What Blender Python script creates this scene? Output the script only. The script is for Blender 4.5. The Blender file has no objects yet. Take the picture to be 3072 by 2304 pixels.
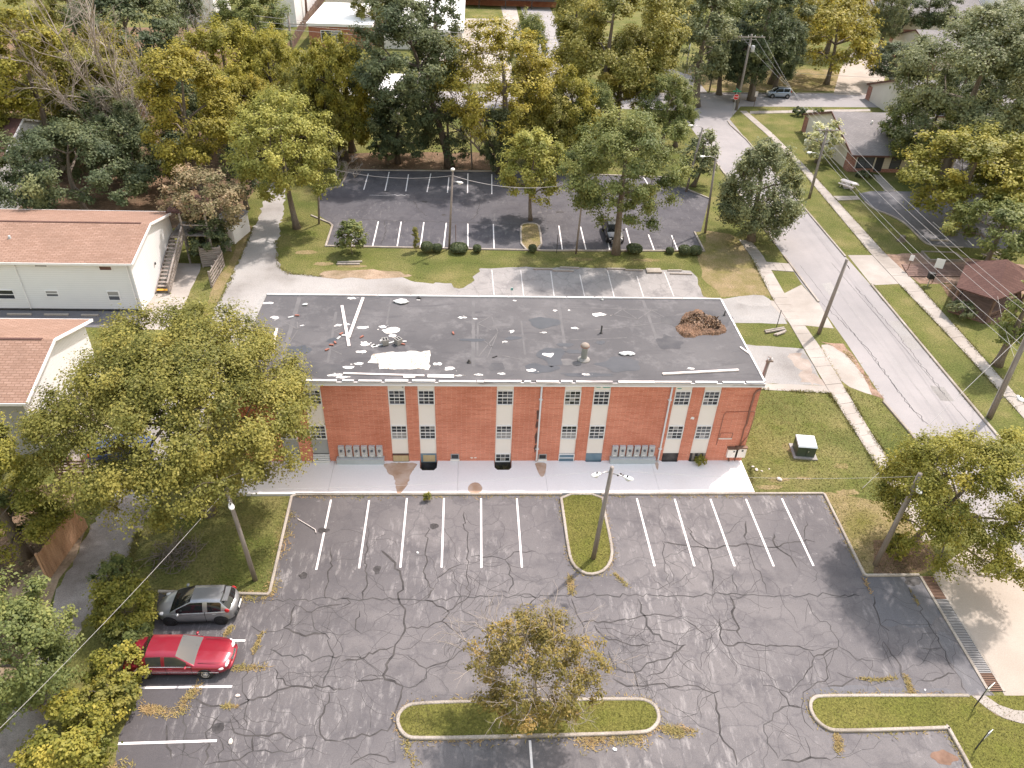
import bpy, math, random
import numpy as np
from mathutils import Vector, Matrix

random.seed(7)
RNG = np.random.default_rng(7)
SC = bpy.context.scene
COL = SC.collection

# ---------------------------------------------------------------- camera
cam_d = bpy.data.cameras.new('camera')
cam = bpy.data.objects.new('camera', cam_d)
COL.objects.link(cam)
cam_d.sensor_width = 36.0
cam_d.lens = 26.58
cam_d.clip_start = 0.5
cam_d.clip_end = 1500.0
_r, _d, _f = (0.998493, -0.042053, 0.035253), (0.00384, -0.587307, -0.809355), (0.05474, 0.808271, -0.58626)
cam.matrix_world = Matrix(((_r[0], -_d[0], -_f[0], 0.0), (_r[1], -_d[1], -_f[1], 0.0), (_r[2], -_d[2], -_f[2], 34.0), (0, 0, 0, 1)))
SC.camera = cam

# ---------------------------------------------------------------- sky, sun, exposure
SUN_DIR = Vector((0.46, 0.41, 1.0)).normalized()      # towards the sun
SUN_EL = math.asin(SUN_DIR.z)
SUN_AZ = math.atan2(SUN_DIR.x, SUN_DIR.y)
world = bpy.data.worlds.new('World')
SC.world = world
world.use_nodes = True
wn = world.node_tree.nodes
sky = wn.new('ShaderNodeTexSky')
sky.sky_type = 'NISHITA'
sky.sun_disc = False
sky.sun_elevation = SUN_EL
sky.sun_rotation = SUN_AZ
sky.air_density = 3.2
sky.dust_density = 2.2
sky.ozone_density = 0.0
wn['Background'].inputs['Strength'].default_value = 0.15
sky_tint = wn.new('ShaderNodeMix')          # pink tint on the whole sky's light, takes out its green cast
sky_tint.data_type = 'RGBA'
sky_tint.blend_type = 'MULTIPLY'
sky_tint.inputs[0].default_value = 1.0
sky_tint.inputs[7].default_value = (1.06, 0.96, 1.03, 1.0)
world.node_tree.links.new(sky.outputs[0], sky_tint.inputs[6])
world.node_tree.links.new(sky_tint.outputs[2], wn['Background'].inputs['Color'])
sun_d = bpy.data.lights.new('sun', 'SUN')
sun_d.energy = 2.9
sun_d.angle = math.radians(1.5)
sun_d.color = (1.0, 0.92, 0.87)
sun = bpy.data.objects.new('sun', sun_d)
COL.objects.link(sun)
sun.rotation_euler = (-SUN_DIR).to_track_quat('-Z', 'Y').to_euler()
sun.location = (40, 40, 90)
vs = SC.view_settings
vs.view_transform = 'Standard'
vs.look = 'None'
vs.exposure = 1.02
vs.gamma = 1.0
vs.use_curve_mapping = False
SC.cycles.max_bounces = 4
SC.cycles.diffuse_bounces = 3
SC.cycles.glossy_bounces = 2
SC.cycles.transmission_bounces = 3
SC.cycles.transparent_max_bounces = 4

# ---------------------------------------------------------------- materials
MATS = {}

def nodes_of(name):
    m = bpy.data.materials.new(name)
    m.use_nodes = True
    MATS[name] = m
    nt = m.node_tree
    return m, nt, nt.nodes, nt.links, nt.nodes['Principled BSDF']

def noise(nt, vec, scale, detail=5.0, rough=0.6, dist=0.0):
    n = nt.nodes.new('ShaderNodeTexNoise')
    n.inputs['Scale'].default_value = scale
    n.inputs['Detail'].default_value = detail
    n.inputs['Roughness'].default_value = rough
    n.inputs['Distortion'].default_value = dist
    nt.links.new(vec, n.inputs['Vector'])
    return n.outputs['Fac']

def remap(nt, fac, a, b, lo=0.0, hi=1.0):
    r = nt.nodes.new('ShaderNodeMapRange')
    r.inputs['From Min'].default_value = a
    r.inputs['From Max'].default_value = b
    r.inputs['To Min'].default_value = lo
    r.inputs['To Max'].default_value = hi
    nt.links.new(fac, r.inputs['Value'])
    return r.outputs['Result']

def mixc(nt, fac, a, b, mode='MIX'):
    m = nt.nodes.new('ShaderNodeMix')
    m.data_type = 'RGBA'
    m.blend_type = mode
    for k, v in ((0, fac), (6, a), (7, b)):
        if hasattr(v, 'is_linked') or hasattr(v, 'links'):
            nt.links.new(v, m.inputs[k])
        elif k == 0:
            m.inputs[0].default_value = v
        else:
            m.inputs[k].default_value = (*v, 1.0)
    return m.outputs[2]

def coords(nt, kind='Object'):
    return nt.nodes.new('ShaderNodeTexCoord').outputs[kind]

def scaled(nt, vec, s):
    mp = nt.nodes.new('ShaderNodeMapping')
    mp.inputs['Scale'].default_value = s
    nt.links.new(vec, mp.inputs['Vector'])
    return mp.outputs[0]

def add_bump(nt, bs, fac, strength, dist):
    b = nt.nodes.new('ShaderNodeBump')
    b.inputs['Strength'].default_value = strength
    b.inputs['Distance'].default_value = dist
    nt.links.new(fac, b.inputs['Height'])
    nt.links.new(b.outputs[0], bs.inputs['Normal'])

def mat(name, c1, c2=None, s=1.0, c3=None, s3=0.15, rough=0.85, bump=0.0, bs_=40.0, metal=0.0, spec=0.3,
        lim=(0.35, 0.65), lim3=(0.45, 0.7), stretch=None, bd=0.02, grain=0.0, coat=0.0):
    m, nt, nd, lk, p = nodes_of(name)
    p.inputs['Roughness'].default_value = rough
    p.inputs['Metallic'].default_value = metal
    p.inputs['Specular IOR Level'].default_value = spec
    p.inputs['Coat Weight'].default_value = coat
    p.inputs['Base Color'].default_value = (*c1, 1)
    v = coords(nt)
    if stretch:
        v = scaled(nt, v, stretch)
    col = None
    if c2:
        col = mixc(nt, remap(nt, noise(nt, v, s), *lim), c1, c2)
    if c3:
        col = mixc(nt, remap(nt, noise(nt, v, s3, 4.0), *lim3), col if col is not None else c1, c3)
    if grain:
        g = remap(nt, noise(nt, v, bs_, 2.0), 0.3, 0.7, 1.0 - grain, 1.0 + grain)
        cc = nd.new('ShaderNodeCombineColor')
        for i in range(3):
            lk.new(g, cc.inputs[i])
        col = mixc(nt, 1.0, col if col is not None else c1, cc.outputs[0], 'MULTIPLY')
    if col is not None:
        lk.new(col, p.inputs['Base Color'])
    if bump:
        add_bump(nt, p, noise(nt, v, bs_, 4.0), bump, bd)
    return m

# ground and paving
mat('grass', (0.100, 0.112, 0.028), (0.175, 0.155, 0.062), 0.35, (0.080, 0.094, 0.026), 0.14, rough=0.95, bump=0.9, bs_=7.0, spec=0.1, bd=0.12, grain=0.35)
mat('lush_grass', (0.12, 0.124, 0.028), (0.165, 0.145, 0.045), 0.5, (0.095, 0.105, 0.022), 0.25, rough=0.95, bump=0.9, bs_=9.0, spec=0.1, bd=0.1, grain=0.3)
mat('dry_grass', (0.19, 0.155, 0.07), (0.25, 0.19, 0.11), 0.8, (0.13, 0.12, 0.035), 0.3, rough=0.95, bump=0.8, bs_=8.0, spec=0.1, bd=0.1, grain=0.3)
mat('blade', (0.12, 0.124, 0.034), (0.20, 0.17, 0.07), 0.6, rough=0.9, spec=0.1)
mat('weed', (0.30, 0.225, 0.095), (0.22, 0.195, 0.075), 1.2, (0.36, 0.24, 0.125), 0.5, rough=0.95, spec=0.1)
mat('soil', (0.26, 0.19, 0.13), (0.34, 0.26, 0.19), 0.9, (0.18, 0.14, 0.085), 0.3, rough=1.0, bump=0.5, bs_=6.0, spec=0.05, grain=0.2)
mat('red_soil', (0.25, 0.165, 0.12), (0.32, 0.225, 0.17), 1.1, (0.17, 0.115, 0.085), 0.5, rough=1.0, bump=0.5, bs_=6.0, spec=0.05, grain=0.2)
mat('leaf_litter', (0.13, 0.085, 0.055), (0.20, 0.135, 0.09), 3.0, (0.08, 0.06, 0.038), 0.5, rough=1.0, bump=0.8, bs_=12.0, spec=0.05, grain=0.4)
mat('gravel', (0.225, 0.195, 0.175), (0.33, 0.295, 0.27), 0.8, (0.15, 0.125, 0.105), 0.35, rough=0.95, bump=0.6, bs_=18.0, spec=0.1, grain=0.22, bd=0.04)
mat('alley', (0.29, 0.275, 0.26), (0.34, 0.325, 0.305), 0.4, (0.20, 0.185, 0.17), 0.2, rough=0.95, bump=0.35, bs_=10.0, spec=0.1, grain=0.15, bd=0.03)
mat('road', (0.255, 0.24, 0.237), (0.295, 0.275, 0.27), 0.25, (0.225, 0.212, 0.21), 0.08, rough=0.9, bump=0.15, bs_=30.0, spec=0.15, grain=0.10)
mat('concrete', (0.31, 0.28, 0.25), (0.37, 0.335, 0.30), 0.5, (0.25, 0.22, 0.19), 0.18, rough=0.9, bump=0.15, bs_=25.0, spec=0.15, grain=0.12)
mat('apron_concrete', (0.345, 0.30, 0.255), (0.385, 0.335, 0.285), 0.3, (0.31, 0.265, 0.22), 0.12, rough=0.9, bump=0.1, bs_=20.0, spec=0.15, grain=0.10)
mat('kerb_concrete', (0.30, 0.265, 0.23), (0.38, 0.34, 0.295), 0.9, (0.22, 0.19, 0.155), 0.3, rough=0.9, bump=0.3, bs_=14.0, spec=0.1, grain=0.2)
mat('old_concrete', (0.26, 0.25, 0.24), (0.33, 0.315, 0.295), 0.5, (0.19, 0.178, 0.168), 0.25, rough=0.9, bump=0.3, bs_=12.0, spec=0.1, grain=0.18)
mat('slab_concrete', (0.76, 0.735, 0.725), (0.79, 0.765, 0.755), 0.4, (0.72, 0.69, 0.67), 0.2, rough=0.75, bump=0.06, bs_=20.0, spec=0.2, grain=0.05)
mat('rust_stain', (0.38, 0.24, 0.155), (0.48, 0.34, 0.25), 1.6, (0.58, 0.46, 0.38), 0.9, rough=0.85)
mat('crack', (0.045, 0.042, 0.042), (0.085, 0.078, 0.075), 2.0, rough=1.0, spec=0.05)
mat('fine_crack', (0.055, 0.052, 0.052), (0.085, 0.08, 0.078), 1.0, rough=1.0, spec=0.05)
mat('oil', (0.022, 0.02, 0.02), (0.06, 0.055, 0.055), 4.0, rough=0.6, spec=0.3)
mat('sealcoat', (0.06, 0.059, 0.064), (0.08, 0.078, 0.082), 0.6, (0.105, 0.10, 0.10), 0.3, rough=0.9, bump=0.1, bs_=40.0, grain=0.15)

def asphalt(name, base, light, dark, scuff, worn=None):
    m, nt, nd, lk, p = nodes_of(name)
    v = coords(nt)
    p.inputs['Roughness'].default_value = 0.88
    p.inputs['Specular IOR Level'].default_value = 0.2
    c = mixc(nt, remap(nt, noise(nt, v, 0.11, 4.0), 0.35, 0.65), base, light)
    c = mixc(nt, remap(nt, noise(nt, v, 0.45, 5.0, 0.65), 0.5, 0.72), c, dark)
    if worn is not None:          # older sealer kept where few cars drive, by the west stalls
        sp = nd.new('ShaderNodeSeparateXYZ'); lk.new(v, sp.inputs[0])
        a1 = nd.new('ShaderNodeMath'); a1.operation = 'MULTIPLY_ADD'; a1.inputs[1].default_value = 14.0
        lk.new(noise(nt, v, 0.16, 5.0, 0.6), a1.inputs[0]); lk.new(sp.outputs[0], a1.inputs[2])
        c = mixc(nt, remap(nt, a1.outputs[0], -7.0, 4.0, 0.85, 0.0), c, worn)
    sv = scaled(nt, v, (3.2, 0.8, 1.0))
    sc = remap(nt, noise(nt, sv, 0.9, 8.0, 0.72), 0.52, 0.68, 0.0, 0.75)
    sel = remap(nt, noise(nt, v, 0.13, 3.0), 0.44, 0.58)
    mu = nd.new('ShaderNodeMath'); mu.operation = 'MULTIPLY'
    lk.new(sc, mu.inputs[0]); lk.new(sel, mu.inputs[1])
    c = mixc(nt, mu.outputs[0], c, scuff)
    c = mixc(nt, remap(nt, noise(nt, v, 1.3, 8.0, 0.75), 0.60, 0.70, 0.0, 0.5), c, scuff)
    c = mixc(nt, remap(nt, noise(nt, v, 2.2, 6.0, 0.7, 0.6), 0.58, 0.72, 0.0, 0.55), c, dark)
    vo = nd.new('ShaderNodeTexVoronoi'); vo.feature = 'DISTANCE_TO_EDGE'; vo.inputs['Scale'].default_value = 0.55
    wv = nd.new('ShaderNodeVectorMath'); wv.operation = 'ADD'
    nz = nd.new('ShaderNodeTexNoise'); nz.inputs['Scale'].default_value = 1.1; nz.inputs['Detail'].default_value = 5.0
    lk.new(v, nz.inputs['Vector']); lk.new(v, wv.inputs[0]); lk.new(nz.outputs['Color'], wv.inputs[1]); lk.new(wv.outputs[0], vo.inputs['Vector'])
    hair = remap(nt, vo.outputs['Distance'], 0.0, 0.035, 0.55, 0.0)
    c = mixc(nt, hair, c, dark)
    g = remap(nt, noise(nt, v, 26.0, 3.0, 0.8), 0.3, 0.7, 0.80, 1.20)
    cc = nd.new('ShaderNodeCombineColor')
    for i in range(3):
        lk.new(g, cc.inputs[i])
    c = mixc(nt, 1.0, c, cc.outputs[0], 'MULTIPLY')
    lk.new(c, p.inputs['Base Color'])
    add_bump(nt, p, noise(nt, v, 30.0, 4.0), 0.25, 0.02)

asphalt('lot_asphalt', (0.115, 0.107, 0.11), (0.165, 0.152, 0.15), (0.09, 0.084, 0.088), (0.32, 0.30, 0.29), (0.072, 0.067, 0.070))
asphalt('back_asphalt', (0.075, 0.072, 0.08), (0.10, 0.095, 0.10), (0.058, 0.055, 0.061), (0.18, 0.17, 0.165))
asphalt('pale_asphalt', (0.235, 0.22, 0.21), (0.29, 0.272, 0.258), (0.16, 0.15, 0.146), (0.34, 0.32, 0.31))
asphalt('side_asphalt', (0.115, 0.112, 0.12), (0.145, 0.14, 0.145), (0.12, 0.115, 0.12), (0.26, 0.25, 0.245))

def paint(name, c, under, cover):
    m, nt, nd, lk, p = nodes_of(name)
    v = coords(nt)
    p.inputs['Roughness'].default_value = 0.7
    col = mixc(nt, remap(nt, noise(nt, v, 6.0, 6.0, 0.7), cover, cover + 0.12), c, under)
    lk.new(col, p.inputs['Base Color'])

paint('stripe_paint', (0.74, 0.70, 0.68), (0.30, 0.28, 0.275), 0.60)
paint('faded_paint', (0.52, 0.50, 0.48), (0.32, 0.305, 0.295), 0.50)
paint('roof_coating', (0.58, 0.55, 0.50), (0.27, 0.22, 0.175), 0.47)
mat('dirty_concrete', (0.26, 0.215, 0.18), (0.32, 0.275, 0.24), 0.9, (0.21, 0.165, 0.135), 0.5, rough=0.95, grain=0.2)
paint('roof_white', (0.66, 0.64, 0.61), (0.38, 0.32, 0.255), 0.53)

# building stuff
def brick(name, c1, c2, mortar, bw, bh, msize=0.012, bumpk=0.35, tilt=False, c3=None):
    m, nt, nd, lk, p = nodes_of(name)
    v = coords(nt)
    sep = nd.new('ShaderNodeSeparateXYZ'); lk.new(v, sep.inputs[0])
    ad = nd.new('ShaderNodeMath'); ad.operation = 'ADD'
    lk.new(sep.outputs[0], ad.inputs[0]); lk.new(sep.outputs[1], ad.inputs[1])
    cb = nd.new('ShaderNodeCombineXYZ')
    if tilt:
        lk.new(sep.outputs[0], cb.inputs[0]); lk.new(sep.outputs[1], cb.inputs[1])
    else:
        lk.new(ad.outputs[0], cb.inputs[0]); lk.new(sep.outputs[2], cb.inputs[1])
    b = nd.new('ShaderNodeTexBrick')
    b.inputs['Scale'].default_value = 1.0
    b.inputs['Brick Width'].default_value = bw
    b.inputs['Row Height'].default_value = bh
    b.inputs['Mortar Size'].default_value = msize
    b.inputs['Mortar Smooth'].default_value = 0.2
    b.inputs['Color1'].default_value = (*c1, 1)
    b.inputs['Color2'].default_value = (*c2, 1)
    b.inputs['Mortar'].default_value = (*mortar, 1)
    lk.new(cb.outputs[0], b.inputs['Vector'])
    c = mixc(nt, remap(nt, noise(nt, v, 0.35, 7.0, 0.65), 0.42, 0.68, 0.0, 0.6), b.outputs['Color'], c3 or tuple(x * 0.74 for x in c1))
    g = remap(nt, noise(nt, v, 9.0, 3.0), 0.3, 0.7, 0.9, 1.1)
    cc = nd.new('ShaderNodeCombineColor')
    for i in range(3):
        lk.new(g, cc.inputs[i])
    c = mixc(nt, 1.0, c, cc.outputs[0], 'MULTIPLY')
    lk.new(c, p.inputs['Base Color'])
    p.inputs['Roughness'].default_value = 0.9
    p.inputs['Specular IOR Level'].default_value = 0.2
    inv = remap(nt, b.outputs['Fac'], 0.0, 1.0, 1.0, 0.0)
    add_bump(nt, p, inv, bumpk, 0.02)
    return m

brick('red_brick', (0.56, 0.175, 0.105), (0.68, 0.25, 0.165), (0.72, 0.43, 0.335), 0.62, 0.098, 0.012)
brick('dark_red_brick', (0.30, 0.12, 0.09), (0.38, 0.18, 0.14), (0.46, 0.37, 0.33), 0.5, 0.17, 0.02)
brick('tan_shingle', (0.255, 0.158, 0.115), (0.315, 0.205, 0.155), (0.175, 0.102, 0.074), 0.5, 0.20, 0.022, 0.5, True)
brick('grey_shingle', (0.20, 0.187, 0.185), (0.25, 0.232, 0.228), (0.15, 0.14, 0.139), 0.45, 0.17, 0.02, 0.4, True)
brick('brown_shingle', (0.095, 0.05, 0.042), (0.125, 0.068, 0.056), (0.07, 0.038, 0.032), 0.6, 0.24, 0.02, 0.4, True)

def siding(name, c, row=0.2):
    m, nt, nd, lk, p = nodes_of(name)
    v = coords(nt)
    sep = nd.new('ShaderNodeSeparateXYZ'); lk.new(v, sep.inputs[0])
    dv = nd.new('ShaderNodeMath'); dv.operation = 'DIVIDE'; dv.inputs[1].default_value = row
    lk.new(sep.outputs[2], dv.inputs[0])
    fr = nd.new('ShaderNodeMath'); fr.operation = 'FRACT'
    lk.new(dv.outputs[0], fr.inputs[0])
    edge = remap(nt, fr.outputs[0], 0.0, 0.13, 0.0, 1.0)
    col = mixc(nt, edge, tuple(x * 0.72 for x in c), c)
    col = mixc(nt, remap(nt, noise(nt, v, 0.5), 0.4, 0.7, 0.0, 0.25), col, tuple(x * 0.85 for x in c))
    lk.new(col, p.inputs['Base Color'])
    p.inputs['Roughness'].default_value = 0.6
    add_bump(nt, p, fr.outputs[0], 0.3, 0.03)

siding('white_siding', (0.74, 0.735, 0.735))
siding('grey_siding', (0.34, 0.34, 0.35))
siding('cream_siding', (0.60, 0.555, 0.47), 0.3)
mat('stucco', (0.64, 0.61, 0.56), (0.70, 0.67, 0.62), 0.4, (0.56, 0.52, 0.46), 0.2, rough=0.9, bump=0.2, bs_=12.0)
mat('cream_panel', (0.82, 0.765, 0.725), (0.84, 0.79, 0.75), 0.5, (0.78, 0.72, 0.67), 0.25, rough=0.7)
mat('grey_panel', (0.30, 0.31, 0.32), (0.34, 0.35, 0.355), 0.6, rough=0.6)
mat('white_trim', (0.80, 0.785, 0.78), (0.74, 0.725, 0.72), 1.0, rough=0.6)
mat('peeling_trim', (0.70, 0.67, 0.66), (0.56, 0.53, 0.52), 1.2, (0.30, 0.265, 0.26), 0.9, rough=0.8, bump=0.4, bs_=9.0, lim3=(0.56, 0.66), stretch=(0.35, 2.0, 3.0))
mat('white_metal', (0.70, 0.70, 0.70), (0.64, 0.64, 0.64), 0.7, rough=0.4, spec=0.4)
mat('grey_metal', (0.44, 0.44, 0.445), (0.50, 0.50, 0.505), 1.0, rough=0.5, spec=0.4)
mat('blue_grey_metal', (0.40, 0.44, 0.46), (0.45, 0.49, 0.51), 0.8, rough=0.5, spec=0.4)
mat('galvanised', (0.42, 0.42, 0.42), (0.5, 0.5, 0.5), 2.0, rough=0.4, metal=0.6)
mat('dark_metal', (0.035, 0.035, 0.036), (0.06, 0.055, 0.052), 2.0, rough=0.6)
mat('rusty_metal', (0.13, 0.075, 0.05), (0.20, 0.12, 0.085), 2.0, rough=0.8)
mat('brown_conduit', (0.24, 0.115, 0.085), (0.30, 0.16, 0.12), 1.0, rough=0.7)
mat('green_box', (0.045, 0.065, 0.048), (0.06, 0.082, 0.062), 1.0, rough=0.45, spec=0.4)
mat('teal_paint', (0.12, 0.33, 0.31), (0.16, 0.40, 0.37), 2.0, rough=0.8)
mat('blue_board', (0.13, 0.20, 0.27), (0.19, 0.265, 0.33), 1.5, rough=0.7)
mat('black_board', (0.03, 0.028, 0.03), (0.10, 0.09, 0.09), 1.6, rough=0.8)
mat('plywood', (0.50, 0.38, 0.22), (0.56, 0.44, 0.28), 1.0, rough=0.8, stretch=(6, 1, 1))
mat('well_liner', (0.035, 0.03, 0.028), (0.11, 0.085, 0.06), 3.0, rough=0.9, bump=0.6, bs_=10)
mat('dead_plants', (0.22, 0.17, 0.09), (0.12, 0.12, 0.05), 3.0, rough=1.0)
mat('wet_roof', (0.035, 0.036, 0.043), (0.05, 0.05, 0.058), 0.8, rough=0.28, spec=0.5)
mat('roof_patch', (0.10, 0.096, 0.098), (0.13, 0.124, 0.125), 1.0, rough=0.9)
mat('roof_scuff', (0.15, 0.143, 0.14), (0.10, 0.095, 0.097), 2.0, rough=0.95)
mat('compost', (0.15, 0.085, 0.05), (0.24, 0.15, 0.10), 2.5, (0.07, 0.045, 0.03), 1.2, rough=1.0, bump=1.0, bs_=8.0, bd=0.1, grain=0.3)
mat('red_scrap', (0.25, 0.095, 0.07), (0.34, 0.16, 0.12), 3.0, rough=0.9)
mat('cloth', (0.60, 0.61, 0.60), (0.46, 0.47, 0.46), 2.0, rough=0.9)
mat('weathered_wood', (0.25, 0.215, 0.19), (0.34, 0.30, 0.265), 1.5, (0.17, 0.14, 0.12), 0.8, rough=0.9, bump=0.4, bs_=12.0, stretch=(1, 1, 4), grain=0.2)
mat('brown_wood', (0.16, 0.10, 0.08), (0.23, 0.15, 0.12), 1.5, (0.11, 0.07, 0.06), 0.8, rough=0.9, bump=0.4, bs_=12.0, grain=0.2)
mat('fence_wood', (0.40, 0.235, 0.145), (0.48, 0.30, 0.19), 1.0, (0.31, 0.175, 0.105), 0.7, rough=0.9, bump=0.4, bs_=10.0, stretch=(5, 5, 0.6), grain=0.2)
mat('pole_wood', (0.23, 0.20, 0.18), (0.31, 0.275, 0.25), 1.4, (0.155, 0.13, 0.115), 0.8, rough=0.9, bump=0.4, bs_=14.0, stretch=(5, 5, 0.4), grain=0.2)
mat('yellow_edge', (0.60, 0.33, 0.05), (0.5, 0.28, 0.06), 2.0, rough=0.8)
mat('lamp_white', (0.72, 0.72, 0.70), (0.66, 0.66, 0.65), 2.0, rough=0.35, spec=0.5)
mat('lamp_lens', (0.60, 0.62, 0.62), rough=0.1, spec=0.6)
mat('wire', (0.42, 0.40, 0.39), rough=0.6)
mat('dark_wire', (0.05, 0.05, 0.05), rough=0.6)
mat('brown_paint', (0.12, 0.062, 0.05), (0.16, 0.085, 0.07), 1.0, rough=0.7)
mat('dark_door', (0.035, 0.036, 0.042), (0.05, 0.05, 0.056), 1.0, rough=0.5)
mat('white_membrane', (0.74, 0.735, 0.72), (0.64, 0.63, 0.61), 0.2, (0.79, 0.78, 0.77), 0.1, rough=0.6)
mat('brick_wall_far', (0.33, 0.13, 0.085), (0.40, 0.18, 0.12), 1.5, rough=0.9)
mat('sign_white', (0.76, 0.76, 0.75), rough=0.4)
mat('sign_grey', (0.52, 0.53, 0.53), (0.58, 0.59, 0.59), 2.0, rough=0.35, metal=0.3)
mat('grate', (0.20, 0.19, 0.185), (0.28, 0.27, 0.265), 3.0, rough=0.6)
mat('sign_red', (0.52, 0.03, 0.035), rough=0.4)
mat('sign_green', (0.02, 0.24, 0.13), rough=0.4)
mat('sign_blue', (0.05, 0.12, 0.34), rough=0.5)
mat('rock', (0.60, 0.54, 0.49), (0.5, 0.43, 0.37), 3.0, rough=0.95, bump=0.5, bs_=8.0)
mat('board_white', (0.72, 0.66, 0.63), (0.62, 0.55, 0.52), 2.0, (0.50, 0.42, 0.38), 1.5, rough=0.8, lim3=(0.6, 0.75))
mat('bark', (0.155, 0.125, 0.10), (0.225, 0.19, 0.16), 2.0, (0.10, 0.08, 0.062), 1.0, rough=0.95, bump=0.8, bs_=8.0, stretch=(3, 3, 0.6), bd=0.05, grain=0.25)
mat('dark_bark', (0.075, 0.06, 0.05), (0.115, 0.095, 0.08), 2.0, rough=0.95, bump=0.8, bs_=8.0, stretch=(3, 3, 0.6), bd=0.05, grain=0.25)
mat('pale_bark', (0.36, 0.315, 0.275), (0.28, 0.235, 0.20), 2.0, rough=0.95, bump=0.4, bs_=8.0, stretch=(3, 3, 0.6))

def glass(name, c, rough=0.06):
    m, nt, nd, lk, p = nodes_of(name)
    p.inputs['Base Color'].default_value = (*c, 1)
    p.inputs['Roughness'].default_value = rough
    p.inputs['Specular IOR Level'].default_value = 0.6
glass('pane_dark', (0.030, 0.034, 0.040))
glass('pane_mid', (0.10, 0.105, 0.12))
glass('pane_curtain', (0.30, 0.29, 0.29))
glass('car_glass', (0.012, 0.014, 0.016), 0.03)
glass('car_glass_light', (0.055, 0.06, 0.06), 0.02)
glass('car_glass_mid', (0.05, 0.052, 0.045), 0.03)
glass('headlight_glass', (0.62, 0.62, 0.62), 0.08)
glass('tail_glass', (0.45, 0.015, 0.02), 0.12)
glass('amber_glass', (0.62, 0.22, 0.05), 0.15)

def carpaint(name, c, metal=0.35, rough=0.32):
    m, nt, nd, lk, p = nodes_of(name)
    p.inputs['Base Color'].default_value = (*c, 1)
    p.inputs['Metallic'].default_value = metal
    p.inputs['Roughness'].default_value = rough
    p.inputs['Coat Weight'].default_value = 0.7
    p.inputs['Coat Roughness'].default_value = 0.06
    v = coords(nt)
    col = mixc(nt, remap(nt, noise(nt, v, 2.5, 5.0), 0.35, 0.7, 0.0, 0.3), c, tuple(0.75 * x + 0.03 for x in c))
    lk.new(col, p.inputs['Base Color'])
carpaint('paint_silver', (0.27, 0.275, 0.285), 0.5)
carpaint('paint_red', (0.27, 0.012, 0.028), 0.35)
carpaint('paint_black', (0.012, 0.012, 0.014), 0.1)
carpaint('paint_bluesilver', (0.29, 0.34, 0.40), 0.4)
carpaint('paint_white', (0.72, 0.72, 0.71), 0.0)
carpaint('paint_rust', (0.36, 0.13, 0.07), 0.2)
carpaint('paint_blue', (0.035, 0.06, 0.16), 0.2)
mat('tyre', (0.018, 0.018, 0.018), (0.03, 0.03, 0.03), 4.0, rough=0.85)
mat('rim_grey', (0.30, 0.30, 0.31), rough=0.4, metal=0.6)
mat('rim_bright', (0.62, 0.62, 0.62), rough=0.3, metal=0.6)
mat('rim_black', (0.03, 0.03, 0.032), rough=0.5)
mat('car_trim', (0.02, 0.02, 0.021), rough=0.6)
mat('chrome', (0.7, 0.7, 0.7), rough=0.15, metal=0.9)

def leafmat(name, dark, mid, light, trans=0.38):
    m, nt, nd, lk, p = nodes_of(name)
    a = nd.new('ShaderNodeAttribute'); a.attribute_name = 'tint'
    r = nd.new('ShaderNodeValToRGB')
    r.color_ramp.elements[0].position = 0.08
    r.color_ramp.elements[0].color = (*dark, 1)
    r.color_ramp.elements[1].position = 0.95
    r.color_ramp.elements[1].color = (*light, 1)
    e = r.color_ramp.elements.new(0.5); e.color = (*mid, 1)
    lk.new(a.outputs['Fac'], r.inputs[0])
    lk.new(r.outputs[0], p.inputs['Base Color'])
    p.inputs['Roughness'].default_value = 0.55
    p.inputs['Specular IOR Level'].default_value = 0.25
    t = nd.new('ShaderNodeBsdfTranslucent')
    lk.new(r.outputs[0], t.inputs['Color'])
    mx = nd.new('ShaderNodeMixShader'); mx.inputs[0].default_value = trans
    lk.new(p.outputs[0], mx.inputs[1]); lk.new(t.outputs[0], mx.inputs[2])
    lk.new(mx.outputs[0], nd['Material Output'].inputs['Surface'])
leafmat('leaf_olive', (0.13, 0.14, 0.034), (0.245, 0.232, 0.055), (0.41, 0.355, 0.088))
leafmat('leaf_yellow', (0.15, 0.152, 0.028), (0.285, 0.262, 0.042), (0.46, 0.395, 0.068))
leafmat('leaf_ochre', (0.16, 0.15, 0.03), (0.32, 0.278, 0.046), (0.51, 0.415, 0.078))
leafmat('leaf_dark', (0.072, 0.097, 0.050), (0.119, 0.146, 0.068), (0.227, 0.243, 0.105))
leafmat('leaf_mid', (0.113, 0.143, 0.050), (0.190, 0.218, 0.068), (0.334, 0.329, 0.100))
leafmat('leaf_greygreen', (0.126, 0.150, 0.076), (0.209, 0.228, 0.110), (0.334, 0.334, 0.144))
leafmat('leaf_bright', (0.13, 0.145, 0.028), (0.28, 0.265, 0.05), (0.47, 0.4, 0.08))
leafmat('leaf_lime', (0.217, 0.232, 0.057), (0.343, 0.337, 0.081), (0.488, 0.454, 0.115))
leafmat('leaf_pink', (0.151, 0.149, 0.067), (0.290, 0.236, 0.128), (0.499, 0.360, 0.232))
leafmat('leaf_autumn_old', (0.217, 0.193, 0.049), (0.362, 0.290, 0.076), (0.543, 0.270, 0.115))
leafmat('leaf_autumn', (0.13, 0.115, 0.032), (0.25, 0.20, 0.055), (0.42, 0.29, 0.10))
leafmat('leaf_blossom', (0.200, 0.223, 0.076), (0.652, 0.639, 0.323), (0.800, 0.800, 0.761))
leafmat('leaf_rotten', (0.07, 0.045, 0.03), (0.16, 0.10, 0.06), (0.28, 0.18, 0.11), 0.1)
leafmat('leaf_needle', (0.081, 0.109, 0.057), (0.126, 0.155, 0.081), (0.200, 0.223, 0.115))

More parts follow.
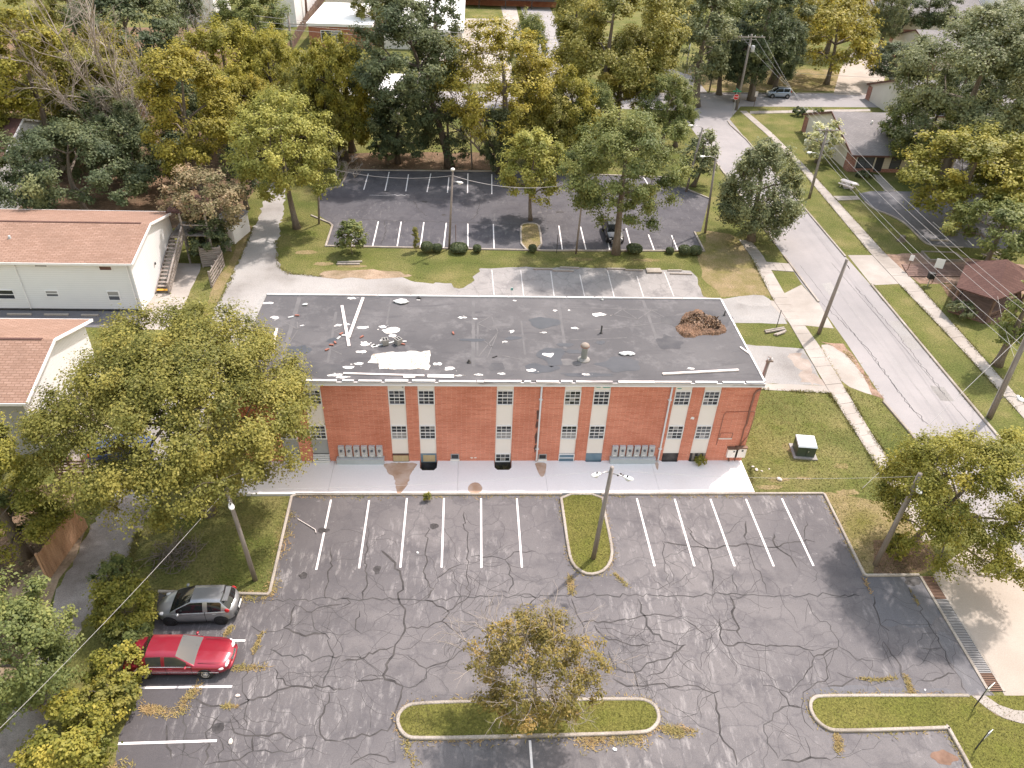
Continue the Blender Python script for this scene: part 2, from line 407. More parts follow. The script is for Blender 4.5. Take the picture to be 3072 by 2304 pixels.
# ---------------------------------------------------------------- helpers
class MB:
    """collects shapes and links them as one mesh object"""
    def __init__(self):
        self.v = []; self.f = []
    def add(self, vs_, fs_):
        n = len(self.v)
        self.v += [tuple(map(float, p)) for p in vs_]
        self.f += [tuple(i + n for i in f) for f in fs_]
        return self
    def box(self, x0, y0, z0, x1, y1, z1):
        vs_ = [(x0, y0, z0), (x1, y0, z0), (x1, y1, z0), (x0, y1, z0), (x0, y0, z1), (x1, y0, z1), (x1, y1, z1), (x0, y1, z1)]
        return self.add(vs_, [(0, 3, 2, 1), (4, 5, 6, 7), (0, 1, 5, 4), (1, 2, 6, 5), (2, 3, 7, 6), (3, 0, 4, 7)])
    def beam(self, a, b, w, h, up=(0, 0, 1)):
        a = Vector(a); b = Vector(b); d = (b - a).normalized()
        s = d.cross(Vector(up))
        if s.length < 1e-4:
            s = d.cross(Vector((0, 1, 0)))
        s.normalize(); u = s.cross(d)
        c = []
        for p in (a, b):
            for i, j in ((-1, -1), (1, -1), (1, 1), (-1, 1)):
                c.append(p + s * (w / 2 * i) + u * (h / 2 * j))
        return self.add(c, [(3, 2, 1, 0), (4, 5, 6, 7), (0, 1, 5, 4), (1, 2, 6, 5), (2, 3, 7, 6), (3, 0, 4, 7)])
    def prism(self, poly, z0, z1, z1b=None):
        n = len(poly)
        ar = sum(poly[i][0] * poly[(i + 1) % n][1] - poly[(i + 1) % n][0] * poly[i][1] for i in range(n))
        if ar < 0:
            poly = poly[::-1]
        vs_ = [(p[0], p[1], z0) for p in poly] + [(p[0], p[1], z1) for p in poly]
        fs_ = [tuple(range(n - 1, -1, -1)), tuple(range(n, 2 * n))]
        fs_ += [(i, (i + 1) % n, n + (i + 1) % n, n + i) for i in range(n)]
        return self.add(vs_, fs_)
    def sheet(self, poly, z):
        n = len(poly)
        ar = sum(poly[i][0] * poly[(i + 1) % n][1] - poly[(i + 1) % n][0] * poly[i][1] for i in range(n))
        if ar < 0:
            poly = poly[::-1]
        return self.add([(p[0], p[1], z) for p in poly], [tuple(range(n))])
    def tube(self, pts, radii, n=6, cap=True):
        pts = [Vector(p) for p in pts]
        if not hasattr(radii, '__len__'):
            radii = [radii] * len(pts)
        base = len(self.v); prev = None
        for i, p in enumerate(pts):
            d = pts[min(i + 1, len(pts) - 1)] - pts[max(i - 1, 0)]
            if d.length < 1e-6:
                d = Vector((0, 0, 1))
            d.normalize()
            ref = prev if prev is not None else (Vector((1, 0, 0)) if abs(d.x) < 0.8 else Vector((0, 1, 0)))
            s = (ref - d * ref.dot(d))
            if s.length < 1e-4:
                s = d.orthogonal()
            s.normalize(); prev = s
            u = d.cross(s)
            for k in range(n):
                a = 2 * math.pi * k / n
                q = p + (s * math.cos(a) + u * math.sin(a)) * radii[i]
                self.v.append((q.x, q.y, q.z))
        m = len(pts)
        for i in range(m - 1):
            for k in range(n):
                a = base + i * n + k; b = base + i * n + (k + 1) % n
                self.f.append((a, b, b + n, a + n))
        if cap:
            self.f.append(tuple(base + k for k in range(n - 1, -1, -1)))
            self.f.append(tuple(base + (m - 1) * n + k for k in range(n)))
        return self
    def lathe(self, c, prof, n=12, axis='z'):
        base = len(self.v); m = len(prof)
        for r, h in prof:
            for k in range(n):
                a = 2 * math.pi * k / n
                x, y = r * math.cos(a), r * math.sin(a)
                q = {'z': (x, y, h), 'y': (x, h, y), 'x': (h, x, y)}[axis]
                self.v.append((c[0] + q[0], c[1] + q[1], c[2] + q[2]))
        for i in range(m - 1):
            for k in range(n):
                a = base + i * n + k; b = base + i * n + (k + 1) % n
                self.f.append((a, b, b + n, a + n))
        self.f.append(tuple(base + k for k in range(n - 1, -1, -1)))
        self.f.append(tuple(base + (m - 1) * n + k for k in range(n)))
        return self
    def strip(self, path, w, z0, z1, closed=False):
        P = [Vector((p[0], p[1])) for p in path]; n = len(P); L = []; R_ = []
        for i in range(n):
            a = P[i - 1] if (i or closed) else None
            b = P[(i + 1) % n] if (i < n - 1 or closed) else None
            ds = [(P[i] - a).normalized() if a is not None else None, (b - P[i]).normalized() if b is not None else None]
            ds = [d for d in ds if d is not None]
            d = sum(ds, Vector((0, 0)))
            d = d.normalized() if d.length > 1e-5 else ds[0]
            nn = Vector((-d.y, d.x)); k = 1.0 / max(0.5, abs(nn.dot(Vector((-ds[0].y, ds[0].x)))))
            L.append(P[i] + nn * (w / 2 * k)); R_.append(P[i] - nn * (w / 2 * k))
        b0 = len(self.v); ch = min(0.03, w / 4)
        for i in range(n):
            l, r = L[i], R_[i]; c = (l + r) / 2
            self.v += [(l.x, l.y, z0), (l.x, l.y, z1 - ch), tuple((l + (c - l) * 2 * ch / w).to_3d() + Vector((0, 0, z1))),
                       tuple((r + (c - r) * 2 * ch / w).to_3d() + Vector((0, 0, z1))), (r.x, r.y, z1 - ch), (r.x, r.y, z0)]
        for i in range(n if closed else n - 1):
            a = b0 + i * 6; b = b0 + ((i + 1) % n) * 6
            for k in range(5):
                self.f.append((a + k, a + k + 1, b + k + 1, b + k))
        if not closed:
            self.f.append(tuple(b0 + k for k in range(5, -1, -1)))
            self.f.append(tuple(b0 + (n - 1) * 6 + k for k in range(6)))
        return self
    def ico(self, c, r, sq=(1, 1, 1), jit=0.15, seed=0):
        rr = random.Random(seed)
        n, m = 8, 5
        vs_ = [(0, 0, -1)]
        for i in range(1, m):
            t = math.pi * i / m
            for k in range(n):
                a = 2 * math.pi * k / n
                vs_.append((math.sin(t) * math.cos(a), math.sin(t) * math.sin(a), -math.cos(t)))
        vs_.append((0, 0, 1))
        vs_ = [tuple(c[j] + r * sq[j] * q[j] * (1 + rr.uniform(-jit, jit)) for j in range(3)) for q in vs_]
        fs_ = [(0, 1 + (k + 1) % n, 1 + k) for k in range(n)]
        for i in range(m - 2):
            for k in range(n):
                a = 1 + i * n + k; b = 1 + i * n + (k + 1) % n
                fs_.append((a, b, b + n, a + n))
        top = len(vs_) - 1; o_ = 1 + (m - 2) * n
        fs_ += [(o_ + k, o_ + (k + 1) % n, top) for k in range(n)]
        return self.add(vs_, fs_)
    def mesh(self, name, off=(0, 0, 0)):
        me = bpy.data.meshes.new(name)
        me.from_pydata([(a - off[0], b - off[1], c - off[2]) for a, b, c in self.v], [], self.f)
        me.update()
        return me
    def build(self, name, m, parent=None, smooth=False, rel=True):
        off = world_loc(parent) if (parent is not None and rel) else Vector((0, 0, 0))
        me = self.mesh(name, off)
        return link_mesh(name, me, m, parent, smooth)

def world_loc(o):
    p = Vector((0, 0, 0))
    while o is not None:
        p = p + o.location; o = o.parent
    return p

def link_mesh(name, me, m, parent=None, smooth=False):
    if m is not None:
        me.materials.append(MATS[m] if isinstance(m, str) else m)
    if smooth:
        me.polygons.foreach_set('use_smooth', [True] * len(me.polygons))
    o = bpy.data.objects.new(name, me)
    COL.objects.link(o)
    if parent is not None:
        o.parent = parent
    return o

def tag(o, label=None, cat=None, group=None, kind=None):
    if label: o['label'] = label
    if cat: o['category'] = cat
    if group: o['group'] = group
    if kind: o['kind'] = kind
    return o

def thing(name, label, cat, loc=(0, 0, 0), rz=0.0, group=None):
    o = bpy.data.objects.new(name, None)
    o.empty_display_size = 0.3
    COL.objects.link(o)
    o.location = loc if len(loc) == 3 else (loc[0], loc[1], 0)
    o.rotation_euler = (0, 0, rz)
    return tag(o, label, cat, group)

def struct(name, mb, m, label=None, smooth=False):
    o = mb.build(name, m, smooth=smooth)
    return tag(o, label, None, None, 'structure')

def copy_tree(o, parent=None):
    kids = list(o.children)
    c = o.copy(); COL.objects.link(c)
    if parent is not None:
        c.parent = parent
    for k in kids:
        copy_tree(k, c)
    return c

def lerp(a, b, t):
    return tuple(p + (q - p) * t for p, q in zip(a, b))

def rag(poly, amp=0.25, step=1.0, seed=0):
    """ragged closed outline"""
    rr = random.Random(seed); out = []
    n = len(poly)
    for i in range(n):
        a, b = poly[i], poly[(i + 1) % n]
        L = math.hypot(b[0] - a[0], b[1] - a[1]); k = max(1, int(L / step))
        for j in range(k):
            p = lerp(a, b, j / k)
            out.append((p[0] + rr.uniform(-amp, amp), p[1] + rr.uniform(-amp, amp)))
    return out

def smooth_poly(poly, it=2, closed=True):
    for _ in range(it):
        out = []; n = len(poly)
        for i in range(n if closed else n - 1):
            a, b = poly[i], poly[(i + 1) % n]
            out += [lerp(a, b, 0.25), lerp(a, b, 0.75)]
        if not closed:
            out = [poly[0]] + out + [poly[-1]]
        poly = out
    return poly

def in_poly(P, poly):
    P = np.asarray(P); x, y = P[:, 0], P[:, 1]; r = np.zeros(len(P), bool); n = len(poly); j = n - 1
    for i in range(n):
        xi, yi = poly[i][:2]; xj, yj = poly[j][:2]
        c = ((yi > y) != (yj > y)) & (x < (xj - xi) * (y - yi) / (yj - yi + 1e-12) + xi)
        r ^= c; j = i
    return r

def blades(name, pts, m, h=0.14, w=0.03, z=0.0, parent=None, label=None, lean=0.5):
    """thin upright leaves of grass at the given ground points, one object"""
    n = len(pts); pts = np.asarray(pts, float)
    a = RNG.uniform(0, 2 * np.pi, n); hh = h * RNG.uniform(0.5, 1.3, n)
    dx, dy = np.cos(a) * w / 2, np.sin(a) * w / 2
    lx, ly = RNG.normal(0, lean, n) * hh, RNG.normal(0, lean, n) * hh
    V = np.zeros((n, 3, 3))
    V[:, 0] = np.c_[pts[:, 0] - dx, pts[:, 1] - dy, np.full(n, z)]
    V[:, 1] = np.c_[pts[:, 0] + dx, pts[:, 1] + dy, np.full(n, z)]
    V[:, 2] = np.c_[pts[:, 0] + lx, pts[:, 1] + ly, z + hh]
    me = raw_mesh(name, V.reshape(-1, 3), np.arange(3 * n).reshape(-1, 3))
    o = link_mesh(name, me, m, parent)
    return tag(o, label, None, None, 'stuff')

def raw_mesh(name, V, F):
    me = bpy.data.meshes.new(name)
    V = np.ascontiguousarray(V, np.float32); F = np.ascontiguousarray(F, np.int32)
    k = F.shape[1]
    me.vertices.add(len(V)); me.vertices.foreach_set('co', V.ravel())
    me.loops.add(F.size); me.loops.foreach_set('vertex_index', F.ravel())
    me.polygons.add(len(F))
    me.polygons.foreach_set('loop_start', np.arange(0, F.size, k, dtype=np.int32))
    me.update(calc_edges=True)
    return me

def fill_points(poly, per_m2):
    P = np.array([p[:2] for p in poly]); lo, hi = P.min(0), P.max(0)
    n = int((hi - lo).prod() * per_m2)
    q = RNG.uniform(lo, hi, (n, 2))
    return q[in_poly(q, poly)]

def along(path, n, spread):
    P = np.array([p[:2] for p in path]); seg = np.linalg.norm(np.diff(P, axis=0), axis=1); cs = np.r_[0, np.cumsum(seg)]
    t = RNG.uniform(0, cs[-1], n)
    c = np.sin(t * 1.7 + RNG.uniform(0, 9)) + np.sin(t * 0.63 + RNG.uniform(0, 9))
    t = t[c > RNG.uniform(-2.0, 1.6, n)]
    x = np.interp(t, cs, P[:, 0]); y = np.interp(t, cs, P[:, 1])
    return np.c_[x, y] + RNG.normal(0, spread, (len(t), 2))

# ---- foliage
def leaves_mesh(name, pos, nrm, size, tint):
    """one folded diamond per leaf"""
    n = len(pos)
    r = RNG.normal(0, 1, (n, 3)); t = np.cross(nrm, r); t /= np.linalg.norm(t, axis=1)[:, None] + 1e-9
    b = np.cross(nrm, t); s = (size * RNG.uniform(0.65, 1.3, n))[:, None]
    V = np.zeros((n, 4, 3))
    V[:, 0] = pos - t * s * 0.62
    V[:, 1] = pos + b * s * 0.40 + nrm * s * 0.10
    V[:, 2] = pos + t * s * 0.62
    V[:, 3] = pos - b * s * 0.40 + nrm * s * 0.10
    me = raw_mesh(name, V.reshape(-1, 3), np.arange(4 * n).reshape(-1, 4))
    at = me.attributes.new('tint', 'FLOAT', 'POINT')
    at.data.foreach_set('value', np.repeat(np.clip(tint, 0, 1), 4).astype(np.float32))
    return me

def crown_clumps(c, r, rc, fill=0.5, rs=None, droop=0.0):
    """clump centres spread unevenly through the crown's volume"""
    rs = rs or np.random.default_rng(1)
    rx, ry, rz = r
    vol = rx * ry * rz; n = int(np.clip(fill * 2.1 * vol / rc ** 3, 14, 420))
    lob = [(rs.normal(0, 1, 3), rs.uniform(0.10, 0.30)) for _ in range(7)]
    lob = [(d / np.linalg.norm(d), a) for d, a in lob]
    d = rs.normal(0, 1, (n, 3)); d /= np.linalg.norm(d, axis=1)[:, None]
    d[:, 2] = np.where(d[:, 2] < -0.8, -d[:, 2], d[:, 2])
    rad = rs.uniform(0.25, 1.0, n) ** 0.42
    k = np.full(n, 0.90)
    for q, a in lob:
        k += a * np.clip(d @ q, 0, 1) ** 4 * 1.6
    k = np.minimum(k, 1.10)
    P = d * (rad * k)[:, None] * (np.array(r) - rc * 0.45)
    P[:, 2] -= droop * np.hypot(P[:, 0] / rx, P[:, 1] / ry) ** 2 * rz
    return P + np.array(c), d

def crown_mesh(name, c, r, leaf, rc, dens, fill, rs, droop, flat, spread, up, off0):
    P, d = crown_clumps(c, r, rc, fill, rs, droop)
    area = math.pi * (r[0] * r[1] + r[0] * r[2] + r[1] * r[2]) / 3
    nl = int(dens * 5.4 * area / (0.42 * leaf * leaf))
    w = rs.uniform(0.35, 1.4, len(P)); w /= w.sum()
    cnt = rs.multinomial(nl, w)
    idx = np.repeat(np.arange(len(P)), cnt)
    g = rs.normal(0, 1, (nl, 3)); g /= np.linalg.norm(g, axis=1)[:, None]
    rr = rs.uniform(0, 1, nl) ** 0.5
    # leaves sit on short sprays, so the clumps break up into tufts
    m = 7; sp = rs.normal(0, 1, (len(P), m, 3)); sp /= np.linalg.norm(sp, axis=2)[:, :, None]
    s_ = sp[idx, rs.integers(0, m, nl)]
    vec = s_ * 0.62 + g * 0.48
    off = vec * (rr * rc * spread)[:, None] * rs.uniform(0.75, 1.3, len(P))[idx][:, None]
    off[:, 2] *= flat
    if droop:
        off[:, 2] -= droop * 1.6 * rs.uniform(0, 1, nl) ** 2 * rc
    pos = P[idx] + off
    nrm = d[idx] * 0.35 + vec * 0.55 + np.array([0, 0, up]) + rs.normal(0, 0.38, (nl, 3))
    nrm /= np.linalg.norm(nrm, axis=1)[:, None] + 1e-9
    tint = 0.45 + rs.normal(0, 0.17, len(P))[idx] + rs.normal(0, 0.12, nl)
    return leaves_mesh(name, pos - np.array(off0), nrm, leaf, tint), P

def foliage(name, c, r, m, parent, leaf=0.2, rc=None, dens=1.0, fill=0.5, seed=0, droop=0.0, flat=0.75, spread=1.0, up=0.6):
    rs = np.random.default_rng(seed)
    rc = rc or (0.15 * max(r) + 0.30)
    me, P = crown_mesh(name, c, r, leaf, rc, dens, fill, rs, droop, flat, spread, up, world_loc(parent))
    link_mesh('crown', me, m, parent)
    return P

def branch_tree(mb, base, c, r, P, rad, rs, lim=130, fork=0.3, minr=0.02):
    """trunk, limbs and branches that reach the leaf clumps"""
    base = np.array(base, float); c = np.array(c, float)
    top = c + np.array([0, 0, r[2] * 0.45]); nodes = []; rads = []
    K = 9
    bend = rs.normal(0, 0.03 * np.linalg.norm(top - base), 3)
    for i in range(K):
        t = i / (K - 1)
        p = base + (top - base) * np.array([t ** 1.2, t ** 1.2, t]) + bend * math.sin(math.pi * t)
        nodes.append(p); rads.append(rad * (1 - 0.80 * t) * (1.30 if i == 0 else 1.0))
    mb.tube(nodes, rads, 8)
    first = max(1, int(K * fork))
    nodes = nodes[first:]; rads = rads[first:]
    od = np.argsort(np.linalg.norm((P - c) / np.array(r), axis=1))
    if len(od) > lim:
        od = np.sort(rs.choice(len(od), lim, replace=False)); od = np.argsort(np.linalg.norm((P - c) / np.array(r), axis=1))[od]
    for k in od:
        q = P[k]; N = np.array(nodes)
        dv = q - N; L = np.linalg.norm(dv, axis=1)
        cost = L * (1 + 0.9 * np.clip(N[:, 2] - q[2] + 0.25 * L, 0, None) / (L + 0.1))
        j = int(np.argmin(cost)); a = N[j]; l = L[j]
        r0 = min(rads[j] * 0.75, 0.018 + 0.030 * l + minr); r1 = max(minr, r0 * 0.45)
        mid = (a + q) / 2 + np.array([0, 0, 0.10 * l]) + rs.normal(0, 0.07 * l, 3)
        mb.tube([a, mid, q], [r0, (r0 + r1) / 2, r1], 5, False)
        nodes += [mid, q]; rads += [(r0 + r1) / 2, r1]

def twigs(mb, p, d, L, rad, depth, rs, spread=0.6, kids=3, lift=0.1):
    p = np.array(p, float); d = np.array(d, float); d /= np.linalg.norm(d)
    pts = [p]; n = 4
    for i in range(n):
        d = d + rs.normal(0, 0.16, 3) + np.array([0, 0, lift * 0.3]); d /= np.linalg.norm(d)
        pts.append(pts[-1] + d * L / n)
    mb.tube(pts, [rad * (1 - 0.55 * i / n) for i in range(n + 1)], 5 if depth > 1 else 4, False)
    if depth <= 0:
        return
    for k in range(kids + (1 if depth > 1 else 0)):
        j = rs.integers(1, n + 1)
        q = rs.normal(0, 1, 3); q -= d * (q @ d); q /= np.linalg.norm(q)
        twigs(mb, pts[j], d + q * spread * rs.uniform(0.6, 1.4) + np.array([0, 0, lift]), L * rs.uniform(0.45, 0.7), rad * 0.5, depth - 1, rs, spread, kids, lift)

# ---------------------------------------------------------------- the setting
BX0, BX1, BY0, BY1 = -14.62, 18.44, 37.95, 48.2       # the brick building's footprint
g = MB()
SY = 34.80
for q in ([(-500, -80), (600, -80), (600, SY), (-500, SY)], [(-500, BY1), (600, BY1), (600, 700), (-500, 700)],
          [(-500, SY), (BX0, SY), (BX0, BY1), (-500, BY1)], [(BX1, SY), (600, SY), (600, BY1), (BX1, BY1)]):
    g.sheet(q, 0.0)
ground = struct('ground', g, 'grass')

def flat(name, poly, z, m, label=None):
    return struct(name, MB().sheet(poly, z), m, label)

def patch(name, parent, poly, z, m, label=None):
    o = MB().sheet(poly, z).build(name, m, parent)
    if label: o['label'] = label
    return o

# front car park
LOT = [(-11.13, 34.83), (22.99, 34.71), (22.85, 28.12), (26.09, 28.04), (26.37, 27.94), (26.21, 20.78), (26.30, 20.40), (28.75, 18.98), (23.03, 16.86), (22.87, 15.22), (-16.37, 16.23), (-15.68, 17.81), (-16.03, 19.31), (-15.81, 20.81), (-16.19, 22.45), (-16.40, 25.14), (-16.92, 27.44), (-10.98, 27.20)]
front_lot = flat('car_park', LOT, 0.008, 'lot_asphalt')
LOTZ = 0.012

# gravel lane and alley
flat('gravel_lane', rag(smooth_poly([(-19.33, 34.27), (-19.35, 32.97), (-19.51, 31.85), (-19.20, 29.51), (-19.78, 27.89), (-20.12, 25.87), (-20.28, 23.83), (-19.56, 21.29), (-19.59, 19.75), (-19.50, 17.90), (-19.59, 16.32), (-22.40, 16.39), (-22.02, 18.09), (-21.35, 19.42), (-21.48, 20.54), (-21.43, 22.55), (-22.04, 26.49), (-22.49, 27.93), (-22.27, 29.55), (-22.53, 31.88), (-22.35, 33.25), (-21.95, 35.10)], 2), 0.16, 0.4, 3), 0.008, 'gravel')
flat('alley', rag(smooth_poly([(-23.25, 97.43), (-20.89, 80.90), (-19.56, 71.45), (-18.65, 66.36), (-17.24, 64.32), (-13.76, 64.03), (-6.90, 64.58), (-5.05, 62.79), (-1.40, 63.05), (0.55, 64.01), (0.53, 58.78), (-18.48, 58.42), (-18.61, 45.54), (-19.25, 37.92), (-19.24, 34.11), (-22.24, 34.13), (-22.24, 38.85), (-22.31, 46.68), (-22.11, 56.02), (-22.15, 63.46), (-22.71, 74.69), (-23.04, 82.13), (-24.30, 92.33)], 2), 0.24, 0.45, 3), 0.005, 'alley')

# car park behind the building
BLOT = [(-15.15, 91.55), (3.86, 91.93), (24.47, 91.09), (24.77, 88.93), (28.19, 84.40), (24.91, 75.22), (24.13, 74.96), (24.04, 70.34), (7.64, 70.06), (-14.68, 70.43), (-14.77, 75.68), (-16.42, 77.79), (-17.56, 84.85), (-15.33, 85.95)]
back_lot = flat('back_car_park', BLOT, 0.008, 'back_asphalt')
STRIP = [(-1.40, 62.87), (0.12, 64.94), (0.83, 65.92), (4.63, 66.31), (12.81, 66.23), (21.53, 66.07), (21.81, 64.72), (21.66, 60.72), (23.15, 60.06), (22.69, 58.37), (-1.31, 57.94)]
back_strip = flat('rear_parking_strip', rag(STRIP, 0.12, 0.8, 5), 0.010, 'pale_asphalt')
flat('side_drive', rag([(21.49, 60.71), (23.55, 60.41), (25.15, 60.96), (28.06, 60.15), (27.88, 56.05), (23.35, 56.21), (22.03, 54.43), (19.18, 54.39)], 0.08, 1.0, 6), 0.007, 'old_concrete')
flat('soil_patch', rag(smooth_poly([(-14.28, 64.58), (-12.22, 65.29), (-8.29, 65.39), (-6.04, 64.78), (-4.91, 64.16), (-8.11, 63.53), (-11.13, 63.64), (-13.65, 63.31)], 1), 0.2, 0.6, 8), 0.013, 'soil')
flat('grass_tongue', rag([(-7.89, 65.88), (0.83, 66.11), (0.56, 64.76), (-0.23, 62.54), (-0.95, 61.81), (-1.82, 62.68), (-3.35, 63.28), (-5.13, 64.06), (-6.47, 64.59)], 0.22, 0.5, 9), 0.017, 'grass')
flat('gravel_spill', rag(smooth_poly([(24.85, 60.99), (27.10, 61.39), (27.89, 60.18), (27.19, 58.89), (25.00, 59.27), (24.23, 60.11)], 1), 0.1, 0.4, 4), 0.013, 'alley')

# the street, cross street and aprons
flat('street', [(32.76, 154.36), (32.59, 129.75), (32.42, 106.63), (32.16, 69.52), (31.91, 63.64), (32.12, 59.72), (32.04, 53.09), (31.65, 45.03), (31.97, 41.14), (31.93, 35.05), (32.16, 29.26), (32.09, 22.51), (37.91, 22.40), (37.80, 28.00), (38.09, 37.19), (38.21, 42.93), (38.72, 63.43), (38.70, 69.71), (39.36, 107.09), (40.16, 141.59)], 0.008, 'road')
flat('cross_street', [(-23.58, 126.59), (36.75, 130.69), (69.09, 133.02), (105.48, 134.80), (99.99, 126.49), (66.69, 124.84), (43.38, 123.44), (39.00, 115.31), (38.37, 116.19), (33.52, 120.13), (27.73, 120.65), (-22.17, 117.56)], 0.012, 'road')
flat('far_street', [(11.75, 216.39), (12.28, 180.52), (12.54, 150.95), (13.05, 128.83), (18.50, 129.32), (19.55, 181.57), (19.07, 217.71), (19.59, 247.01), (11.40, 245.29)], 0.009, 'road')
flat('far_pavement', [(6.90, 214.17), (7.94, 157.95), (8.84, 143.60), (10.53, 143.78), (10.97, 214.90), (11.40, 245.29), (6.68, 244.30)], 0.012, 'concrete')
flat('far_yard', [(-9.36, 187.56), (7.50, 190.16), (7.16, 134.01), (-9.20, 132.44)], 0.006, 'concrete')
flat('far_drive', [(62.02, 131.82), (70.64, 150.16), (82.75, 171.31), (89.81, 174.44), (82.50, 155.07), (70.55, 132.58)], 0.013, 'apron_concrete')
flat('apron', [(29.55, 61.62), (31.82, 63.36), (32.18, 59.69), (31.85, 55.36), (29.39, 55.84), (28.13, 56.21), (27.51, 59.89)], 0.012, 'concrete')
flat('walk_apron', [(39.09, 69.90), (42.94, 70.01), (41.99, 63.78), (38.80, 63.40)], 0.012, 'concrete')
flat('parking_pad', rag([(23.17, 52.64), (27.91, 52.11), (27.73, 46.82), (22.88, 47.10), (23.06, 48.46)], 0.06, 0.8, 2), 0.010, 'old_concrete')
flat('pad_stain', rag([(26.38, 51.16), (27.43, 51.17), (27.71, 46.92), (26.06, 47.01), (26.50, 48.92)], 0.3, 0.4, 5), 0.014, 'dirty_concrete')
flat('pad_edge_walk', [(22.63, 47.10), (27.90, 46.78), (27.77, 45.81), (22.13, 46.28)], 0.016, 'concrete')
flat('kerbside_pad', smooth_poly([(29.44, 52.65), (30.57, 52.81), (31.27, 51.21), (31.50, 48.97), (31.40, 45.83), (31.10, 45.43), (29.18, 47.03), (29.41, 49.83)], 1), 0.012, 'concrete')
flat('gutter_soil', rag([(29.88, 53.09), (31.68, 52.87), (31.81, 50.30), (31.63, 46.64), (31.82, 45.13), (31.06, 45.62), (31.45, 48.86), (31.20, 51.21), (30.50, 52.61)], 0.08, 0.6, 1), 0.016, 'red_soil')

# east drive with its kerb, pavilion yard
EDRIVE = smooth_poly([(47.60, 87.75), (54.66, 88.08), (62.15, 87.37), (76.61, 86.54), (68.86, 71.47), (49.14, 72.21), (48.87, 74.27), (49.26, 77.80), (48.54, 80.34), (47.25, 82.03), (47.15, 84.66)], 1)
side_lot = flat('east_car_park', EDRIVE, 0.008, 'side_asphalt')
flat('east_lot_far', [(62.22, 100.72), (86.03, 100.24), (77.67, 88.08), (61.54, 87.35)], 0.011, 'side_asphalt')
flat('pavilion_yard', rag([(42.85, 70.15), (47.89, 70.73), (51.40, 69.75), (57.83, 67.93), (53.86, 61.56), (47.34, 64.00), (43.78, 63.92), (43.38, 66.04)], 0.12, 0.8, 3), 0.008, 'red_soil')
flat('mulch_bed', rag([(45.91, 63.97), (48.05, 64.02), (49.54, 59.71), (50.65, 56.41), (49.19, 54.06), (45.86, 57.13), (45.49, 61.38)], 0.15, 0.8, 4), 0.012, 'leaf_litter')
flat('woodland_floor', rag([(-16.40, 97.84), (5.01, 99.14), (4.17, 92.59), (-15.33, 92.02)], 0.3, 1.5, 4), 0.005, 'leaf_litter')
flat('woodland_floor', rag([(-116.58, 162.03), (-44.07, 172.44), (-25.45, 97.30), (-24.60, 76.98), (-32.51, 73.20), (-61.78, 74.39)], 0.5, 3, 5), 0.004, 'leaf_litter')
flat('shaded_bank', rag([(39.68, 146.87), (68.26, 149.90), (71.90, 143.47), (67.42, 134.93), (37.02, 131.85)], 0.3, 2, 6), 0.006, 'dry_grass')
flat('leaf_bed', rag([(-29.58, 35.14), (-26.23, 35.94), (-24.64, 36.21), (-23.55, 33.52), (-24.52, 32.02), (-23.28, 28.79), (-24.83, 27.54), (-27.04, 27.78)], 0.1, 0.8, 6), 0.006, 'leaf_litter')
flat('fence_verge', rag([(-22.71, 32.00), (-22.23, 29.88), (-22.59, 28.35), (-22.28, 26.69), (-22.26, 20.56), (-24.01, 20.60), (-24.93, 27.75), (-23.41, 31.05)], 0.1, 0.8, 6), 0.010, 'soil')
flat('house_yard', rag([(-27.68, 66.22), (-25.66, 66.19), (-25.32, 64.47), (-25.26, 62.81), (-24.82, 56.88), (-25.02, 54.27), (-27.37, 54.23), (-28.19, 60.02), (-28.98, 63.62), (-28.51, 66.11)], 0.06, 0.8, 6), 0.012, 'concrete')
flat('verge', rag([(-22.37, 64.86), (-22.36, 69.27), (-22.91, 74.90), (-23.54, 74.88), (-23.43, 70.28), (-23.00, 65.94), (-23.50, 63.75), (-23.15, 59.71), (-22.81, 56.15), (-22.15, 56.80), (-22.23, 58.77), (-22.37, 61.85)], 0.1, 0.8, 6), 0.011, 'dry_grass')
flat('house_lot', [(-42.13, 57.35), (-27.67, 57.30), (-26.50, 55.20), (-29.65, 54.57), (-40.83, 54.83)], 0.010, 'side_asphalt')
flat('rear_verge', rag([(25.73, 75.25), (28.15, 74.74), (29.33, 68.70), (29.15, 61.05), (23.38, 60.93), (22.31, 64.54), (23.19, 69.04)], 0.2, 1.2, 8), 0.004, 'dry_grass')
flat('corner_verge', rag([(19.07, 34.86), (23.44, 35.01), (27.25, 33.80), (28.26, 30.63), (27.68, 28.64), (26.34, 28.21), (22.96, 28.25), (23.19, 34.75)], 0.1, 1.2, 8), 0.004, 'dry_grass')
flat('tree_circle', rag([(24.64, 30.66), (27.72, 31.01), (27.75, 29.00), (26.34, 28.21), (23.57, 28.25)], 0.12, 1.0, 8), 0.008, 'leaf_litter')

# concrete apron by the drain, running out to the street
flat('entrance_apron', [(26.99, 28.10), (28.16, 28.96), (30.92, 30.50), (32.87, 30.48), (33.62, 25.66), (31.07, 19.43), (26.80, 20.37)], 0.010, 'apron_concrete')

